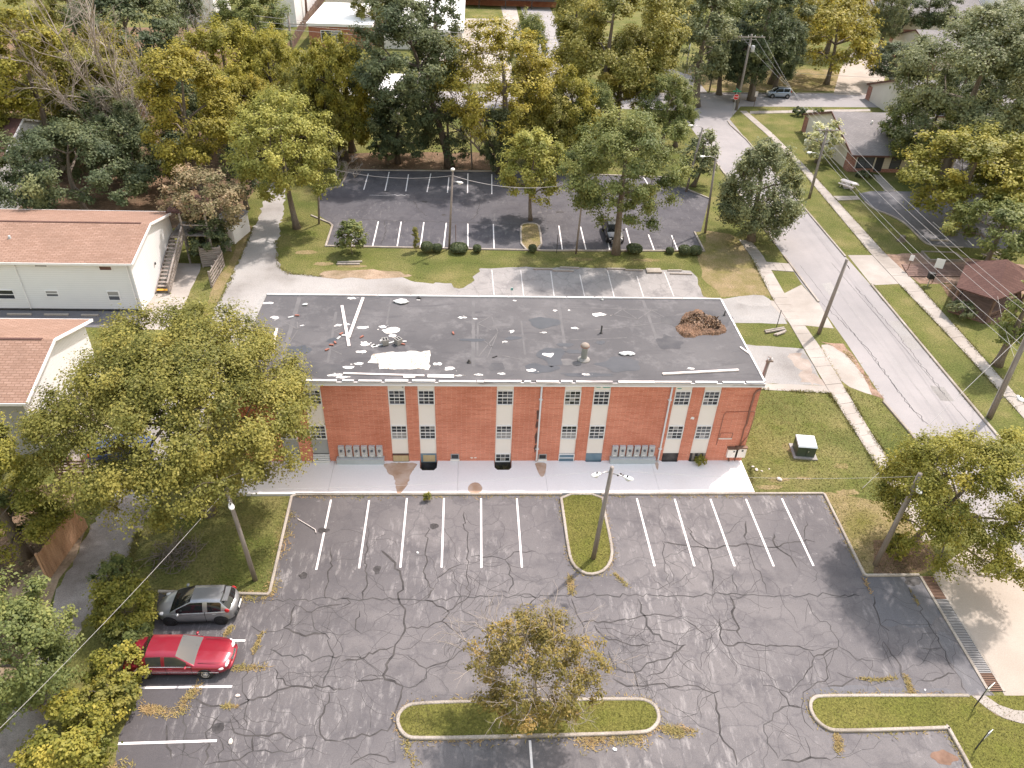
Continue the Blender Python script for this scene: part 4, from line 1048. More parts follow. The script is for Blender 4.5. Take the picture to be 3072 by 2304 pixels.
def add_window(parent, wm, x, y, z, rows, cols, style=0, seed=0):
    me, pm, (t, iw, ih) = wm
    off = world_loc(parent)
    w = bpy.data.objects.new('window', me); COL.objects.link(w); w.parent = parent; w.location = (x - off.x, y - off.y, z - off.z)
    rr = random.Random(seed)
    for j in range(rows):
        for i in range(cols):
            if style == 1 and j < rows / 2: k = 'pane_curtain'
            elif style == 2 and j >= rows / 2: k = 'pane_mid'
            else: k = rr.choices(['pane_dark', 'pane_mid', 'pane_curtain'], [8, 3, 1])[0]
            p = bpy.data.objects.new('pane', pm[k]); COL.objects.link(p); p.parent = w
            p.location = (t + iw * i / cols + 0.015, -0.02, t + ih * j / rows + 0.015)
    return w
WM = window_mesh(1.05, 1.16, 4, 3)
WB = window_mesh(1.02, 0.74, 2, 3)
for ci, (a, b) in enumerate(COLS):
    yp = BY0 + 0.05
    for (z0, z1), nm in (((5.97, 6.44), 'top'), ((3.15, 4.81), 'mid'), ((0.74, 1.99), 'low')):
        MB().box(a, yp, z0, b, YC, z1).build('panel', 'grey_panel' if (ci < 2 and nm == 'low') else 'cream_panel', bld)
    for wi, (z0, z1) in enumerate(WZ):
        st = {(4, 1): 1, (2, 1): 1, (5, 1): 1, (7, 0): 2, (8, 1): 2}.get((ci, wi), 0)
        add_window(bld, WM, (a + b) / 2 - 0.525, yp, z0, 4, 3, st, ci * 3 + wi)
    MB().box(a, BY0 + 0.09, -1.2, b, YC, 0.74).build('panel', 'black_board', bld)
# basement openings, each its own state
def bx(name, x0, y0, z0, x1, y1, z1, m, parent=bld, label=None):
    o = MB().box(x0, y0, z0, x1, y1, z1).build(name, m, parent)
    if label: o['label'] = label
    return o
for a, b in COLS[:2]:
    root = bx('well_cover', a - 0.02, BY0 - 0.22, 0.13, b + 0.02, BY0 + 0.08, 0.20, 'white_metal', label='white slatted well cover')
    for k in range(4):
        MB().beam((a, BY0 - 0.20 + 0.06 * k, 0.28 + 0.13 * k), (b, BY0 - 0.20 + 0.06 * k, 0.28 + 0.13 * k), 0.05, 0.10).build('slat', 'white_metal', root)
a, b = COLS[2]
bx('board', a + 0.03, BY0 - 0.02, 0.10, b - 0.03, BY0 + 0.08, 0.62, 'plywood', label='tan plywood over basement opening')
bx('sill', a, BY0 - 0.04, 0.64, b, BY0 + 0.06, 0.70, 'brown_paint')
a, b = COLS[3]
bx('board', a + 0.0, BY0 + 0.02, -0.02, b, BY0 + 0.08, 0.72, 'blue_board')
bx('board', a + 0.17, BY0 - 0.005, 0.06, b - 0.1, BY0 + 0.03, 0.62, 'plywood')
add_window(bld, WB, COLS[4][0] + 0.02, BY0 + 0.06, 0.0, 2, 3, 0, 55)
a, b = COLS[5]
bx('board', a + 0.05, BY0 + 0.02, 0.02, b - 0.05, BY0 + 0.08, 0.66, 'blue_board')
for z in (0.02, 0.34, 0.66): bx('board_frame', a, BY0 - 0.02, z, b, BY0 + 0.05, z + 0.05, 'white_trim')
for x_ in (a, b - 0.05): bx('board_frame', x_, BY0 - 0.018, 0.07, x_ + 0.05, BY0 + 0.05, 0.66, 'white_trim')
bx('board', COLS[6][0], BY0 + 0.02, -0.02, COLS[6][1], BY0 + 0.08, 0.72, 'blue_board')
bx('board', COLS[7][0], BY0 + 0.02, -0.02, COLS[7][1], BY0 + 0.08, 0.73, 'black_board')
for k in range(6):
    w_ = (COLS[8][1] - COLS[8][0]) / 6
    bx('plank', COLS[8][0] + w_ * k + 0.008, BY0 + 0.02, -0.02, COLS[8][0] + w_ * (k + 1) - 0.008, BY0 + 0.08, 0.73, 'weathered_wood' if k % 2 else 'black_board')
# vents, patches
for (x0, z1), (x1, z0) in (((-1.294, 0.736), (-0.736, 0.176)), ((4.556, 0.713), (5.107, 0.163))):
    v = bx('vent', x0, BY0 - 0.03, z0, x1, BY0 + 0.02, z1, 'grey_panel')
    bx('vent_opening', x0 + 0.06, BY0 - 0.042, z0 + 0.18, x1 - 0.06, BY0 - 0.02, z1 - 0.06, 'pane_dark', v)
    bx('vent_sill', x0 - 0.03, BY0 - 0.06, z0 - 0.02, x1 + 0.03, BY0 + 0.01, z0 + 0.10, 'cream_panel', v)
def wall_blob(c, rx, rz, m, seed, y=BY0 - 0.006, name='paint_patch'):
    p = blob(c, rx, rz, 12, seed, 0.4)
    MB().add([(q[0], y, q[1]) for q in p], [tuple(range(len(p)))]).build(name, m, bld)
wall_blob((14.415, 3.787), 0.15, 0.11, 'white_trim', 3)
for k, c in enumerate([(0.086, 0.393), (0.343, 0.393)]): wall_blob(c, 0.09, 0.05, 'cream_panel', k)
for k, (c, rx, rz) in enumerate([((8.528, 6.243), .2, .1), ((8.374, 6.320), .12, .06), ((13.123, 6.342), .17, .08), ((13.158, 6.131), .14, .05), ((13.672, 6.302), .22, .05), ((15.046, 6.351), .16, .05), ((7.984, 6.229), .16, .05), ((-4.200, 6.163), .05, .06), ((-2.603, 6.341), .06, .05)]):
    wall_blob(c, rx, rz, 'teal_paint' if k < 7 else 'grey_panel', 20 + k, BY0 + 0.044, 'peeling_paint')
(px0, pz1), (px1, pz0) = (16.522, 2.565), (17.380, 2.066)
bx('brick_infill', px0, BY0 - 0.012, pz0, px1, BY0 + 0.01, pz1, 'brown_conduit')
bx('brick_infill', px0 + 0.04, BY0 - 0.016, pz0 + 0.06, px1 - 0.05, BY0 + 0.01, pz1 - 0.05, 'red_brick')
bx('infill_sill', px0 - 0.03, BY0 - 0.03, pz0 - 0.05, px1, BY0 + 0.01, pz0 + 0.02, 'cream_panel')
# downspouts
for x_ in (4.43, 12.67):
    d = MB().tube([(x_, BY0 - 0.10, 6.42), (x_, BY0 - 0.09, 0.35), (x_ - 0.03, BY0 - 0.12, 0.18)], 0.06, 8).build('downspout', 'white_metal', bld, True)
    for z in (1.2, 5.3): MB().box(x_ - 0.12, BY0 - 0.13, z, x_ + 0.12, BY0, z + 0.05).build('bracket', 'white_metal', d)
for k, (z, h_) in enumerate([(4.0, .5), (2.2, .5), (1.2, .3), (3.2, .3)]):
    wall_blob((4.32, z), 0.10, h_, 'brown_paint', 50 + k, BY0 - 0.005, 'dark_stain')
# meter banks
for x0, xe, n in ((-8.60, -8.74, 6), (9.44, 9.36, 6)):
    xe1 = xe + 3.06
    tr = bx('meter_trough', xe, BY0 - 0.36, 0.10, xe1, BY0, 0.53, 'blue_grey_metal')
    bx('trough_lid', xe - 0.02, BY0 - 0.38, 0.53, xe1 + 0.02, BY0, 0.555, 'grey_metal', tr)
    for k in range(n):
        xx = x0 + 0.495 * k
        m_ = bx('meter_box', xx, BY0 - 0.18, 0.60, xx + 0.38, BY0, 1.50, 'grey_metal')
        MB().lathe((xx + 0.19, BY0 - 0.18, 1.17), [(0.085, 0.0), (0.085, -0.03), (0.065, -0.05), (0.065, -0.11), (0.04, -0.13)], 12, 'y').build('dial', 'pane_mid', m_, True)
        bx('meter_label', xx + 0.1, BY0 - 0.187, 0.70, xx + 0.28, BY0 - 0.17, 0.76, 'sign_white', m_)
        for j in range(3):
            MB().tube([(xx + 0.08 + 0.11 * j, BY0 - 0.09, 0.61), (xx + 0.08 + 0.11 * j, BY0 - 0.09, 0.54)], 0.03, 6).build('conduit', 'dark_metal', m_)
for q0, q1 in (((17.268, 1.289), (17.949, 0.566)), ((17.818, 1.357), (18.520, 0.565))):
    x0, z1 = q0; x1, z0 = q1
    c = bx('cabinet', x0, BY0 - 0.22, z0, x1, BY0, z1, 'cream_panel')
    bx('cabinet_window', (x0 + x1) / 2 + 0.02, BY0 - 0.228, z1 - 0.26, (x0 + x1) / 2 + 0.14, BY0 - 0.2, z1 - 0.13, 'pane_dark', c)
    bx('cabinet_hood', x0 - 0.04, BY0 - 0.27, z1, x1 + 0.04, BY0, z1 + 0.09, 'rusty_metal', c)
def fpipe(pts, r, m='brown_conduit', y=BY0 - 0.06):
    MB().tube([(p[0], y, p[1]) for p in pts], r, 8).build('conduit', m, bld, True)
fpipe([(18.412, 6.184), (18.148, 6.031), (18.053, 5.785), (18.065, 5.292), (18.040, 4.729), (18.090, 3.354)], 0.065)
fpipe([(18.090, 3.354), (18.014, 2.995), (18.034, 1.459)], 0.04)
fpipe([(18.413, 4.382), (18.470, 3.839), (18.405, 2.400), (18.072, 1.527)], 0.025)
fpipe([(18.426, 4.370), (16.553, 4.315), (16.433, 4.155), (16.441, 1.528)], 0.018, y=BY0 - 0.03)
fpipe([(17.855, 1.186), (17.907, 0.566), (17.976, 0.113)], 0.035)
MB().tube([(17.5, BY0 - 0.10, 0.35), (17.55, BY0 - 0.10, 0.15)], 0.05, 8).build('valve', 'rusty_metal', bld)

# roof
def roof_material():
    m, nt, nd, lk, p = nodes_of('roof_membrane')
    v = coords(nt)
    c = mixc(nt, remap(nt, noise(nt, v, 0.16, 4.0), 0.38, 0.62), (0.060, 0.057, 0.061), (0.088, 0.083, 0.086))
    c = mixc(nt, remap(nt, noise(nt, v, 0.7, 7.0, 0.7), 0.52, 0.72), c, (0.125, 0.118, 0.12))
    c = mixc(nt, remap(nt, noise(nt, scaled(nt, v, (0.5, 1.6, 1)), 0.5, 6.0, 0.7, 1.5), 0.55, 0.68, 0.0, 0.7), c, (0.045, 0.043, 0.048))
    g = remap(nt, noise(nt, v, 22.0, 3.0, 0.8), 0.3, 0.7, 0.86, 1.14)
    cc = nd.new('ShaderNodeCombineColor')
    for i in range(3): lk.new(g, cc.inputs[i])
    lk.new(mixc(nt, 1.0, c, cc.outputs[0], 'MULTIPLY'), p.inputs['Base Color'])
    p.inputs['Roughness'].default_value = 0.8
    add_bump(nt, p, noise(nt, v, 1.5, 5.0), 0.25, 0.05)
roof_material()
RZ = 6.75
RX0, RX1, RY0, RY1 = BX0 - 0.02, BX1 + 0.06, BY0 - 0.10, BY1 + 0.16
roof = MB().box(RX0, RY0, 6.5, RX1, RY1, RZ).build('roof', 'roof_membrane', bld)
bx('fascia', RX0 - 0.02, RY0 - 0.10, 6.42, RX1 + 0.06, RY0 + 0.02, 6.50, 'white_trim')
bx('fascia', RX0, RY0 - 0.07, 6.502, RX1 + 0.04, RY0 - 0.001, 6.66, 'peeling_trim')
bx('fascia', RX0, RY0 - 0.10, 6.662, RX1 + 0.05, RY0 + 0.002, 6.70, 'peeling_trim')
bx('coping', RX0 - 0.36, RY0 + 0.1, 6.60, RX0 + 0.02, RY1, 6.80, 'old_concrete')
bx('coping', RX1 - 0.05, RY0 + 0.1, 6.60, RX1 + 0.07, RY1, 6.79, 'peeling_trim')
bx('coping', RX0, RY1 - 0.10, 6.60, RX1, RY1 + 0.08, 6.80, 'grey_panel')
rr = random.Random(3); x_ = RX0 + 0.1
while x_ < RX1 - 0.4:
    L = rr.choice([0.4, 0.7, 1.4, 1.9, 2.3]); L = min(L, RX1 - 0.05 - x_)
    y_ = RY0 - 0.04 + rr.uniform(-0.03, 0.05)
    MB().beam((x_, y_, RZ + 0.02 + rr.uniform(0, 0.015)), (x_ + L, y_ + rr.uniform(-0.03, 0.03), RZ + 0.02), rr.uniform(0.11, 0.19), 0.05).build('edge_board', rr.choice(['white_trim', 'white_trim', 'board_white', 'peeling_trim']), bld)
    x_ += L + rr.uniform(0.02, 0.35)
x_ = RX0 + 0.05
while x_ < RX1 - 0.3:
    L = min(rr.uniform(1.6, 2.6), RX1 - x_ - 0.02)
    MB().beam((x_, RY1 - 0.02, 6.82), (x_ + L, RY1 - 0.02, 6.82), 0.10, 0.045).build('edge_board', rr.choice(['white_trim', 'board_white']), bld)
    x_ += L + rr.uniform(0.01, 0.15)
rp = lambda name, poly, m, dz=0.004: MB().sheet(poly, RZ + dz).build(name, m, roof)
def rline(a, b, w, m, dz=0.004, name='seam'):
    d = Vector((b[0] - a[0], b[1] - a[1])).normalized(); n = Vector((-d.y, d.x)) * w / 2
    rp(name, rag([(a[0] + n.x, a[1] + n.y), (a[0] - n.x, a[1] - n.y), (b[0] - n.x, b[1] - n.y), (b[0] + n.x, b[1] + n.y)], w * 0.12, 0.5, int(a[0] * 10)), m, dz)
for a, b, w in [((-12.26, 48.00), (-11.87, 40.09), .28), ((-9.38, 46.05), (-8.98, 39.77), .16), ((-5.74, 48.08), (-5.74, 44.47), .14), ((0.17, 48.13), (0.17, 39.46), .22), ((0.49, 44.81), (0.42, 40.60), .12), ((6.36, 48.03), (6.22, 41.57), .2), ((3.49, 45.06), (3.53, 40.81), .12), ((12.62, 48.09), (12.61, 42.03), .2)]:
    rline(a, b, w, 'roof_patch')
for a, b in [((-12.93, 44.86), (-11.58, 43.73)), ((-11.57, 43.68), (-11.80, 44.67)), ((-12.94, 44.91), (-12.48, 45.22)), ((-11.56, 43.63), (-12.14, 40.00)), ((-9.16, 43.62), (-8.56, 44.12)), ((-9.10, 43.57), (-8.58, 43.14)), ((-9.06, 41.41), (-8.14, 42.15)), ((-9.02, 41.32), (-8.25, 40.74)),
    ((0.54, 44.70), (1.30, 45.54)), ((1.46, 45.55), (1.84, 43.62)), ((1.84, 43.52), (1.06, 40.43)), ((0.54, 44.60), (1.38, 43.81)), ((0.52, 40.60), (1.79, 43.42)), ((0.63, 42.83), (1.44, 41.70)), ((2.02, 40.71), (4.27, 39.93)), ((5.54, 47.01), (13.44, 46.72)), ((9.45, 46.21), (11.75, 45.40)), ((10.06, 45.90), (10.87, 46.78)), ((10.87, 46.78), (11.75, 45.40)), ((11.75, 45.40), (12.99, 46.71)), ((12.99, 46.71), (13.78, 45.65)), ((6.64, 42.62), (10.57, 42.96)), ((8.48, 43.92), (13.65, 45.01))]:
    rline(a, b, 0.07, 'roof_scuff', 0.006, 'scuff_line')
for k, (c, rx, ry) in enumerate([((5.04, 44.88), 1.0, .75), ((5.27, 40.65), .9, 1.1), ((4.42, 39.24), 1.0, .55), ((9.54, 39.81), 1.5, .8), ((0.32, 42.54), .9, .22), ((2.86, 42.80), .55, .2), ((6.27, 42.04), .5, .25), ((6.70, 41.21), .6, .3), ((7.39, 38.58), 1.6, .25), ((-11.02, 41.25), .85, .5), ((-9.43, 39.00), 1.7, .75), ((1.63, 39.39), .5, .5), ((8.69, 42.36), .3, .25), ((-9.13, 42.38), .35, .3), ((16.21, 45.06), 2.6, 1.4), ((13.42, 42.42), .8, .9)]):
    rp('puddle', blob(c, rx, ry, 14, k, 0.35), 'wet_roof' if k not in (10, 11, 14, 15) else 'sealcoat', 0.008)
WP = [((-13.41, 45.17), .28, .2), ((-14.39, 47.19), .45, .15), ((-8.54, 47.97), .4, .2), ((-8.97, 44.27), .3, .18), ((-8.37, 44.42), .2, .12), ((-7.25, 43.99), .4, .2), ((-5.99, 44.11), .3, .16), ((-5.42, 43.72), .75, .42), ((-5.22, 42.95), .38, .2), ((-5.74, 42.47), .3, .18), ((-6.95, 42.03), .3, .28), ((-6.24, 41.72), .26, .18), ((-7.01, 41.02), .35, .16), ((-7.61, 39.27), .45, .22), ((-7.04, 39.66), .3, .17), ((-11.36, 44.20), .16, .05), ((-8.26, 38.43), .5, .15), ((-7.90, 38.23), .5, .18),
      ((0.28, 45.25), .15, .1), ((-0.63, 45.41), .34, .14), ((2.79, 43.63), .16, .2), ((2.27, 42.37), .17, .12), ((4.94, 43.53), .22, .1), ((7.14, 44.16), .35, .15), ((9.06, 45.99), .6, .25), ((5.97, 46.52), .2, .1), ((7.00, 46.56), .16, .09), ((3.19, 47.85), .18, .08), ((-2.05, 39.70), .28, .17), ((-1.29, 39.16), .35, .2), ((0.50, 38.53), .3, .08), ((1.95, 38.63), .25, .1), ((-0.65, 38.44), .4, .06), ((3.82, 39.03), .35, .2), ((7.25, 38.62), .3, .13), ((5.04, 40.83), .4, .25), ((14.14, 39.32), .25, .12), ((-3.77, 47.83), .16, .06), ((-6.28, 41.80), .2, .15)]
for k, (c, rx, ry) in enumerate(WP):
    rp('white_splash', rag(blob(c, rx * .9, ry * .9, 10, k + 5, 0.45), 0.035, 0.10, k), 'roof_white', 0.012)
    for j in range(1):
        a_ = random.uniform(0, 6.28); q_ = random.uniform(1.05, 1.7)
        rp('white_splash', blob((c[0] + math.cos(a_) * rx * q_, c[1] + math.sin(a_) * ry * q_), rx * random.uniform(.06, .2), ry * random.uniform(.06, .2), 7, k * 5 + j, 0.4), 'roof_white', 0.012)
rp('white_coating', rag([(-6.20, 40.90), (-5.13, 41.00), (-2.70, 41.14), (-2.61, 40.09), (-2.65, 39.06), (-3.72, 39.09), (-4.87, 39.17), (-5.63, 39.08), (-5.90, 39.80), (-6.49, 39.88)], 0.13, 0.3, 4), 'roof_coating', 0.012)
rp('white_coating', rag([(-5.07, 40.91), (-3.89, 41.01), (-3.74, 39.18), (-4.88, 39.25)], 0.08, 0.3, 5), 'roof_white', 0.016)
for k, c in enumerate([((5.07, 40.65), .45, .3), ((16.15, 45.26), 2.2, 1.1), ((6.36, 39.95), .8, .4)]):
    rp('pale_stain', blob(c[0], c[1], c[2], 16, 40 + k, 0.3), 'roof_scuff', 0.005)

# things lying or standing on the roof
def board(name, a, b, w, m, label, cat='board', h=0.05, z=RZ, group=None):
    c = lerp(a, b, 0.5)
    o = MB().beam((a[0] - c[0], a[1] - c[1], h / 2 + 0.012), (b[0] - c[0], b[1] - c[1], h / 2 + 0.012), w, h).build(name, m)
    o.location = (c[0], c[1], z)
    return tag(o, label, cat, group)
LB = 'loose boards on the roof'
board('wooden_board', (-9.08, 46.86), (-7.90, 41.65), 0.19, 'board_white', 'long pale board forming the left arm of the V on the roof', group=LB)
o = board('wooden_board', (-7.72, 47.93), (-8.05, 42.58), 0.19, 'board_white', 'long pale board forming the right arm of the V on the roof', group=LB); o.location.z += 0.06
board('wooden_board', (-12.98, 43.76), (-12.69, 40.83), 0.19, 'board_white', 'pale board lying by the left edge of the roof', group=LB)
board('wooden_board', (12.13, 38.63), (17.16, 39.12), 0.17, 'board_white', 'long white board near the front right corner of the roof', h=0.09, group=LB)
board('wooden_board', (18.07, 41.86), (18.45, 41.06), 0.12, 'board_white', 'short white board by the right edge of the roof', group=LB)
board('wooden_board', (-7.85, 38.58), (-2.86, 38.37), 0.14, 'board_white', 'long splintered board along the front roof edge at left', group=LB)
board('wooden_board', (-4.13, 38.22), (-3.42, 38.24), 0.2, 'board_white', 'short board against the front edge of the roof', group=LB)
board('wooden_board', (-6.04, 41.76), (-5.13, 42.15), 0.10, 'cloth', 'grey strip left of the two hollow blocks on the roof', group=LB)
board('wooden_board', (-5.13, 42.22), (-4.23, 42.27), 0.10, 'cloth', 'grey strip reaching right of the hollow blocks on the roof', group=LB)
board('wooden_board', (-2.65, 38.34), (-1.03, 38.30), 0.3, 'white_trim', 'wide white board below the white roof patch', group=LB)
def hollow_block(c, rz, label):
    t = thing('hollow_block', label, 'block', (c[0], c[1], RZ + 0.02), rz)
    m = MB()
    for a in ((-.2, -.2, .2, -.15), (-.2, .15, .2, .2), (-.2, -.15, -.15, .15), (.15, -.15, .2, .15), (-.025, -.15, .025, .15)):
        m.box(a[0], a[1], 0, a[2], a[3], 0.4)
    m.build('block_body', 'old_concrete', t, rel=False)
    return t
hollow_block((-5.59, 41.95), 0.3, 'grey hollow concrete block on the roof above the white patch')
hollow_block((-4.74, 42.01), 0.7, 'tilted hollow block beside red scraps on the roof')
for k, (c, lab) in enumerate([((-11.95, 45.45), 'red brick next to the leftmost white splashes on the roof'), ((-8.61, 43.14), 'red brick touching the left board of the roof V'), ((-8.85, 42.05), 'broken red brick below the V of boards'), ((-9.04, 41.77), 'red brick lying lowest of the pile left of the V'), ((-7.21, 42.78), 'pair of red brick pieces right of the V of boards'), ((-1.18, 43.32), 'small red brick scrap in the middle left of the roof'), ((-4.45, 41.92), 'red brick scrap beside the tilted hollow block'), ((-9.25, 41.20), 'brown brick left of the brick pile on the roof')]):
    o = MB().box(-.13, -.055, .0, .09, .055, .075).box(.05, -.04, .0, .16, .05, .06).build('loose_brick', 'red_scrap'); o.location = (c[0], c[1], RZ + 0.02); o.rotation_euler.z = k
    tag(o, lab, 'brick', 'loose bricks on the roof')
for k, (a, b, lab) in enumerate([((-12.49, 45.17), (-12.16, 45.33), 'grey slat beside a red brick on the roof left'), ((-8.79, 42.47), (-8.63, 42.81), 'grey slat in the brick litter left of the V'), ((-8.55, 42.95), (-8.30, 42.96), 'thin grey slat at the foot of the left V board')]):
    board('loose_strip', a, b, 0.1, 'cloth', lab, 'slat', group='grey slats on the roof')
def rag_heap(c, r, lab, seed, m='cloth'):
    mb = MB()
    for k in range(4):
        rr = random.Random(seed * 9 + k)
        mb.ico((rr.uniform(-r, r) * .6, rr.uniform(-r, r) * .3, 0.06), r * rr.uniform(.35, .6), (1.3, .8, .35), .3, seed * 7 + k)
    o = mb.build('rag', m); o.location = (c[0], c[1], RZ + 0.03); tag(o, lab, 'rag')
rag_heap((-4.94, 47.43), 0.65, 'crumpled grey tarpaulin near the rear edge of the roof', 1)
rag_heap((10.22, 40.88), 0.45, 'crumpled pale sheet right of the roof vent stack', 2)
rag_heap((-11.63, 46.92), 0.2, 'small white rag near the rear left of the roof', 3)
rag_heap((-3.72, 48.05), 0.2, 'small dark scrap against the rear roof edge', 4, 'dark_metal')
def mound(name, outline, h, m, z, lab, cat, seed=0):
    P = np.array(outline); c = P.mean(0); rs = np.random.default_rng(seed); V = []; F = []
    lo, hi = P.min(0), P.max(0); n = 44
    xs, ys = np.linspace(lo[0], hi[0], n), np.linspace(lo[1], hi[1], n)
    XX, YY = np.meshgrid(xs, ys); pts = np.c_[XX.ravel(), YY.ravel()]; ins = in_poly(pts, outline)
    dmin = np.min([np.linalg.norm(pts - (P[i] + (P[(i + 1) % len(P)] - P[i]) * t), axis=1) for i in range(len(P)) for t in (0, .34, .67)], axis=0)
    zz = np.where(ins, np.minimum(1, dmin / 0.45) ** 0.6 * h * (0.55 + 0.45 * np.sin(pts[:, 0] * 2.9) * np.cos(pts[:, 1] * 3.7)) + rs.uniform(0, h * .3, len(pts)), -0.02)
    V = np.c_[pts - c, zz]
    for j in range(n - 1):
        for i in range(n - 1):
            q = (j * n + i, j * n + i + 1, (j + 1) * n + i + 1, (j + 1) * n + i)
            if ins[list(q)].any(): F.append(q)
    o = MB().add(V, F).build(name, m); o.location = (c[0], c[1], z); tag(o, lab, cat)
mound('debris_heap', smooth_poly([(14.57, 44.62), (15.13, 46.10), (15.90, 46.54), (16.38, 46.88), (16.76, 46.34), (16.71, 45.70), (17.10, 45.07), (17.71, 44.66), (17.78, 43.85), (16.86, 43.34), (15.81, 43.42), (15.06, 42.98), (14.45, 43.11), (14.19, 44.00), (14.17, 44.41)], 1), 0.34, 'compost', RZ - 0.005, 'rust brown heap of rotting leaves and debris on the roof', 'debris heap')
hp = blob((16.16, 44.85), 1.5, 0.9, 14, 3, .25)
q_ = fill_points(hp, 220)
nr_ = RNG.normal(0, .6, (len(q_), 3)) + np.array([0, 0, .8]); nr_ /= np.linalg.norm(nr_, axis=1)[:, None]
hm = leaves_mesh('rotten_leaves', np.c_[q_, RZ + RNG.uniform(.1, .36, len(q_))] - np.array([*hp[0], RZ]), nr_, 0.17, RNG.uniform(0, 1, len(q_)))
heap = [o for o in bpy.data.objects if o.name.startswith('debris_heap')][0]
ho = link_mesh('rotten_leaves', hm, 'leaf_rotten', heap); ho.location = (hp[0][0] - heap.location.x, hp[0][1] - heap.location.y, RZ - heap.location.z); ho['kind'] = 'stuff'
vs_ = thing('vent_stack', 'grey roof vent stack with a red domed cap', 'vent', (*(7.30, 40.28), RZ))
MB().lathe((0, 0, 0), [(0.42, 0.0), (0.40, 0.06), (0.22, 0.12), (0.20, 0.16)], 14).build('flashing', 'old_concrete', vs_, True, False)
MB().lathe((0, 0, 0), [(0.20, 0.12), (0.20, 0.95), (0.24, 0.97), (0.24, 1.02)], 14).build('pipe', 'blue_grey_metal', vs_, True, False)
MB().lathe((0, 0, 0), [(0.28, 1.03), (0.29, 1.08), (0.24, 1.18), (0.12, 1.26), (0.02, 1.28)], 14).build('cap', 'dirty_concrete', vs_, True, False)
MB().lathe((0, 0, 0), [(0.285, 1.025), (0.30, 1.06), (0.285, 1.09)], 14).build('cap_rim', 'red_scrap', vs_, True, False)
def pipe_thing(name, c, h, r, m, lab):
    o = MB().lathe((0, 0, 0), [(r * 1.9, 0), (r * 1.8, 0.03), (r, 0.05), (r, h - 0.02), (r * 0.8, h)], 10).build(name, m, None, True)
    o.location = (c[0], c[1], RZ + 0.01); tag(o, lab, 'pipe')
pipe_thing('vent_pipe', (8.89, 43.52), 0.6, 0.06, 'dark_metal', 'thin black vent pipe standing on the right half of the roof')
pipe_thing('vent_pipe', (9.60, 48.09), 0.25, 0.05, 'cloth', 'short grey vent pipe at the rear roof edge')
pipe_thing('vent_pipe', (18.14, 46.04), 0.35, 0.05, 'dark_metal', 'short black pipe by the rear right roof corner')
pipe_thing('vent_pipe', (-0.10, 39.89), 0.2, 0.08, 'dark_metal', 'squat dark pipe near the front of the roof')
board('metal_bar', (1.41, 40.43), (1.71, 40.61), 0.06, 'dark_metal', 'short black bar lying on the middle of the roof', 'bar')

# ---------------------------------------------------------------- concrete slab before the building, window wells
sl = struct('front_slab', MB().sheet([(-13.4, SY), (BX1, SY), (BX1, BY0 + 0.1), (-13.4, BY0 + 0.1)], -1.0), 'soil')
wells = {3: 0.92, 4: 0.90, 5: 0.10, 6: 0.14, 7: 0.14, 8: 0.12, 2: 0.08}
def notch(ci):
    a, b = COLS[ci]; d = wells[ci]; a -= 0.06; b += 0.06
    if d < 0.3:
        return [(a, BY0), (a + 0.1, BY0 - d), (b - 0.1, BY0 - d), (b, BY0)]
    return [(a, BY0), (a + 0.03, BY0 - d + 0.25), (a + 0.22, BY0 - d), (b - 0.22, BY0 - d), (b - 0.03, BY0 - d + 0.25), (b, BY0)]
cuts = [-13.4, -6.3, 0.3, 5.2, 12.0, BX1]
cuts = [-14.62, -8.95, -0.8, 4.95, 12.2, BX1]
for a, b in zip(cuts[:-1], cuts[1:]):
    top = [(a + 0.006, BY0)]
    for ci in sorted(wells):
        if a < COLS[ci][0] < b: top += notch(ci)
    top += [(b - 0.006, BY0)]
    MB().prism([(a + 0.006, SY + 0.08), (b - 0.006, SY + 0.08)] + top[::-1], -1.0, 0.13).build('slab', 'slab_concrete', sl)
for ci in (3, 4):
    n_ = notch(ci)
    MB().sheet(n_, -0.75).build('well_floor', 'well_liner', sl)
    pts = [(random.uniform(COLS[ci][0], COLS[ci][1]), random.uniform(BY0 - 0.8, BY0 - 0.1)) for _ in range(260)]
    o = blades('well_plants', pts, 'dead_plants', 0.8 if ci == 4 else 0.3, 0.05, -0.75, sl)
    MB().strip(n_[1:-1], 0.03, -0.76, 0.135).build('well_rim', 'well_liner', sl)
patch('rust_stain', sl, rag(smooth_poly([(-5.73, 37.76), (-3.49, 37.76), (-3.59, 37.38), (-3.88, 36.74), (-3.97, 35.87), (-4.22, 35.17), (-4.41, 34.82), (-4.58, 34.82), (-4.73, 35.17), (-4.87, 36.24), (-5.01, 36.53), (-5.38, 36.75), (-5.64, 37.35)], 1), 0.05, 0.15, 3), 0.134, 'rust_stain')
patch('rust_stain', sl, smooth_poly([(-0.16, 35.28), (-0.06, 35.64), (0.24, 35.87), (0.54, 35.81), (0.76, 35.49), (0.78, 35.21), (0.63, 34.86), (-0.06, 34.86)], 1), 0.134, 'rust_stain')
patch('rust_stain', sl, smooth_poly([(4.29, 37.77), (5.09, 37.75), (5.06, 37.31), (4.90, 36.56), (4.67, 36.27), (4.50, 36.64), (4.38, 37.24)], 1), 0.134, 'rust_stain')
patch('rust_stain', sl, smooth_poly([(12.43, 37.75), (12.72, 37.75), (12.51, 36.98), (12.42, 37.06)], 1), 0.134, 'rust_stain')

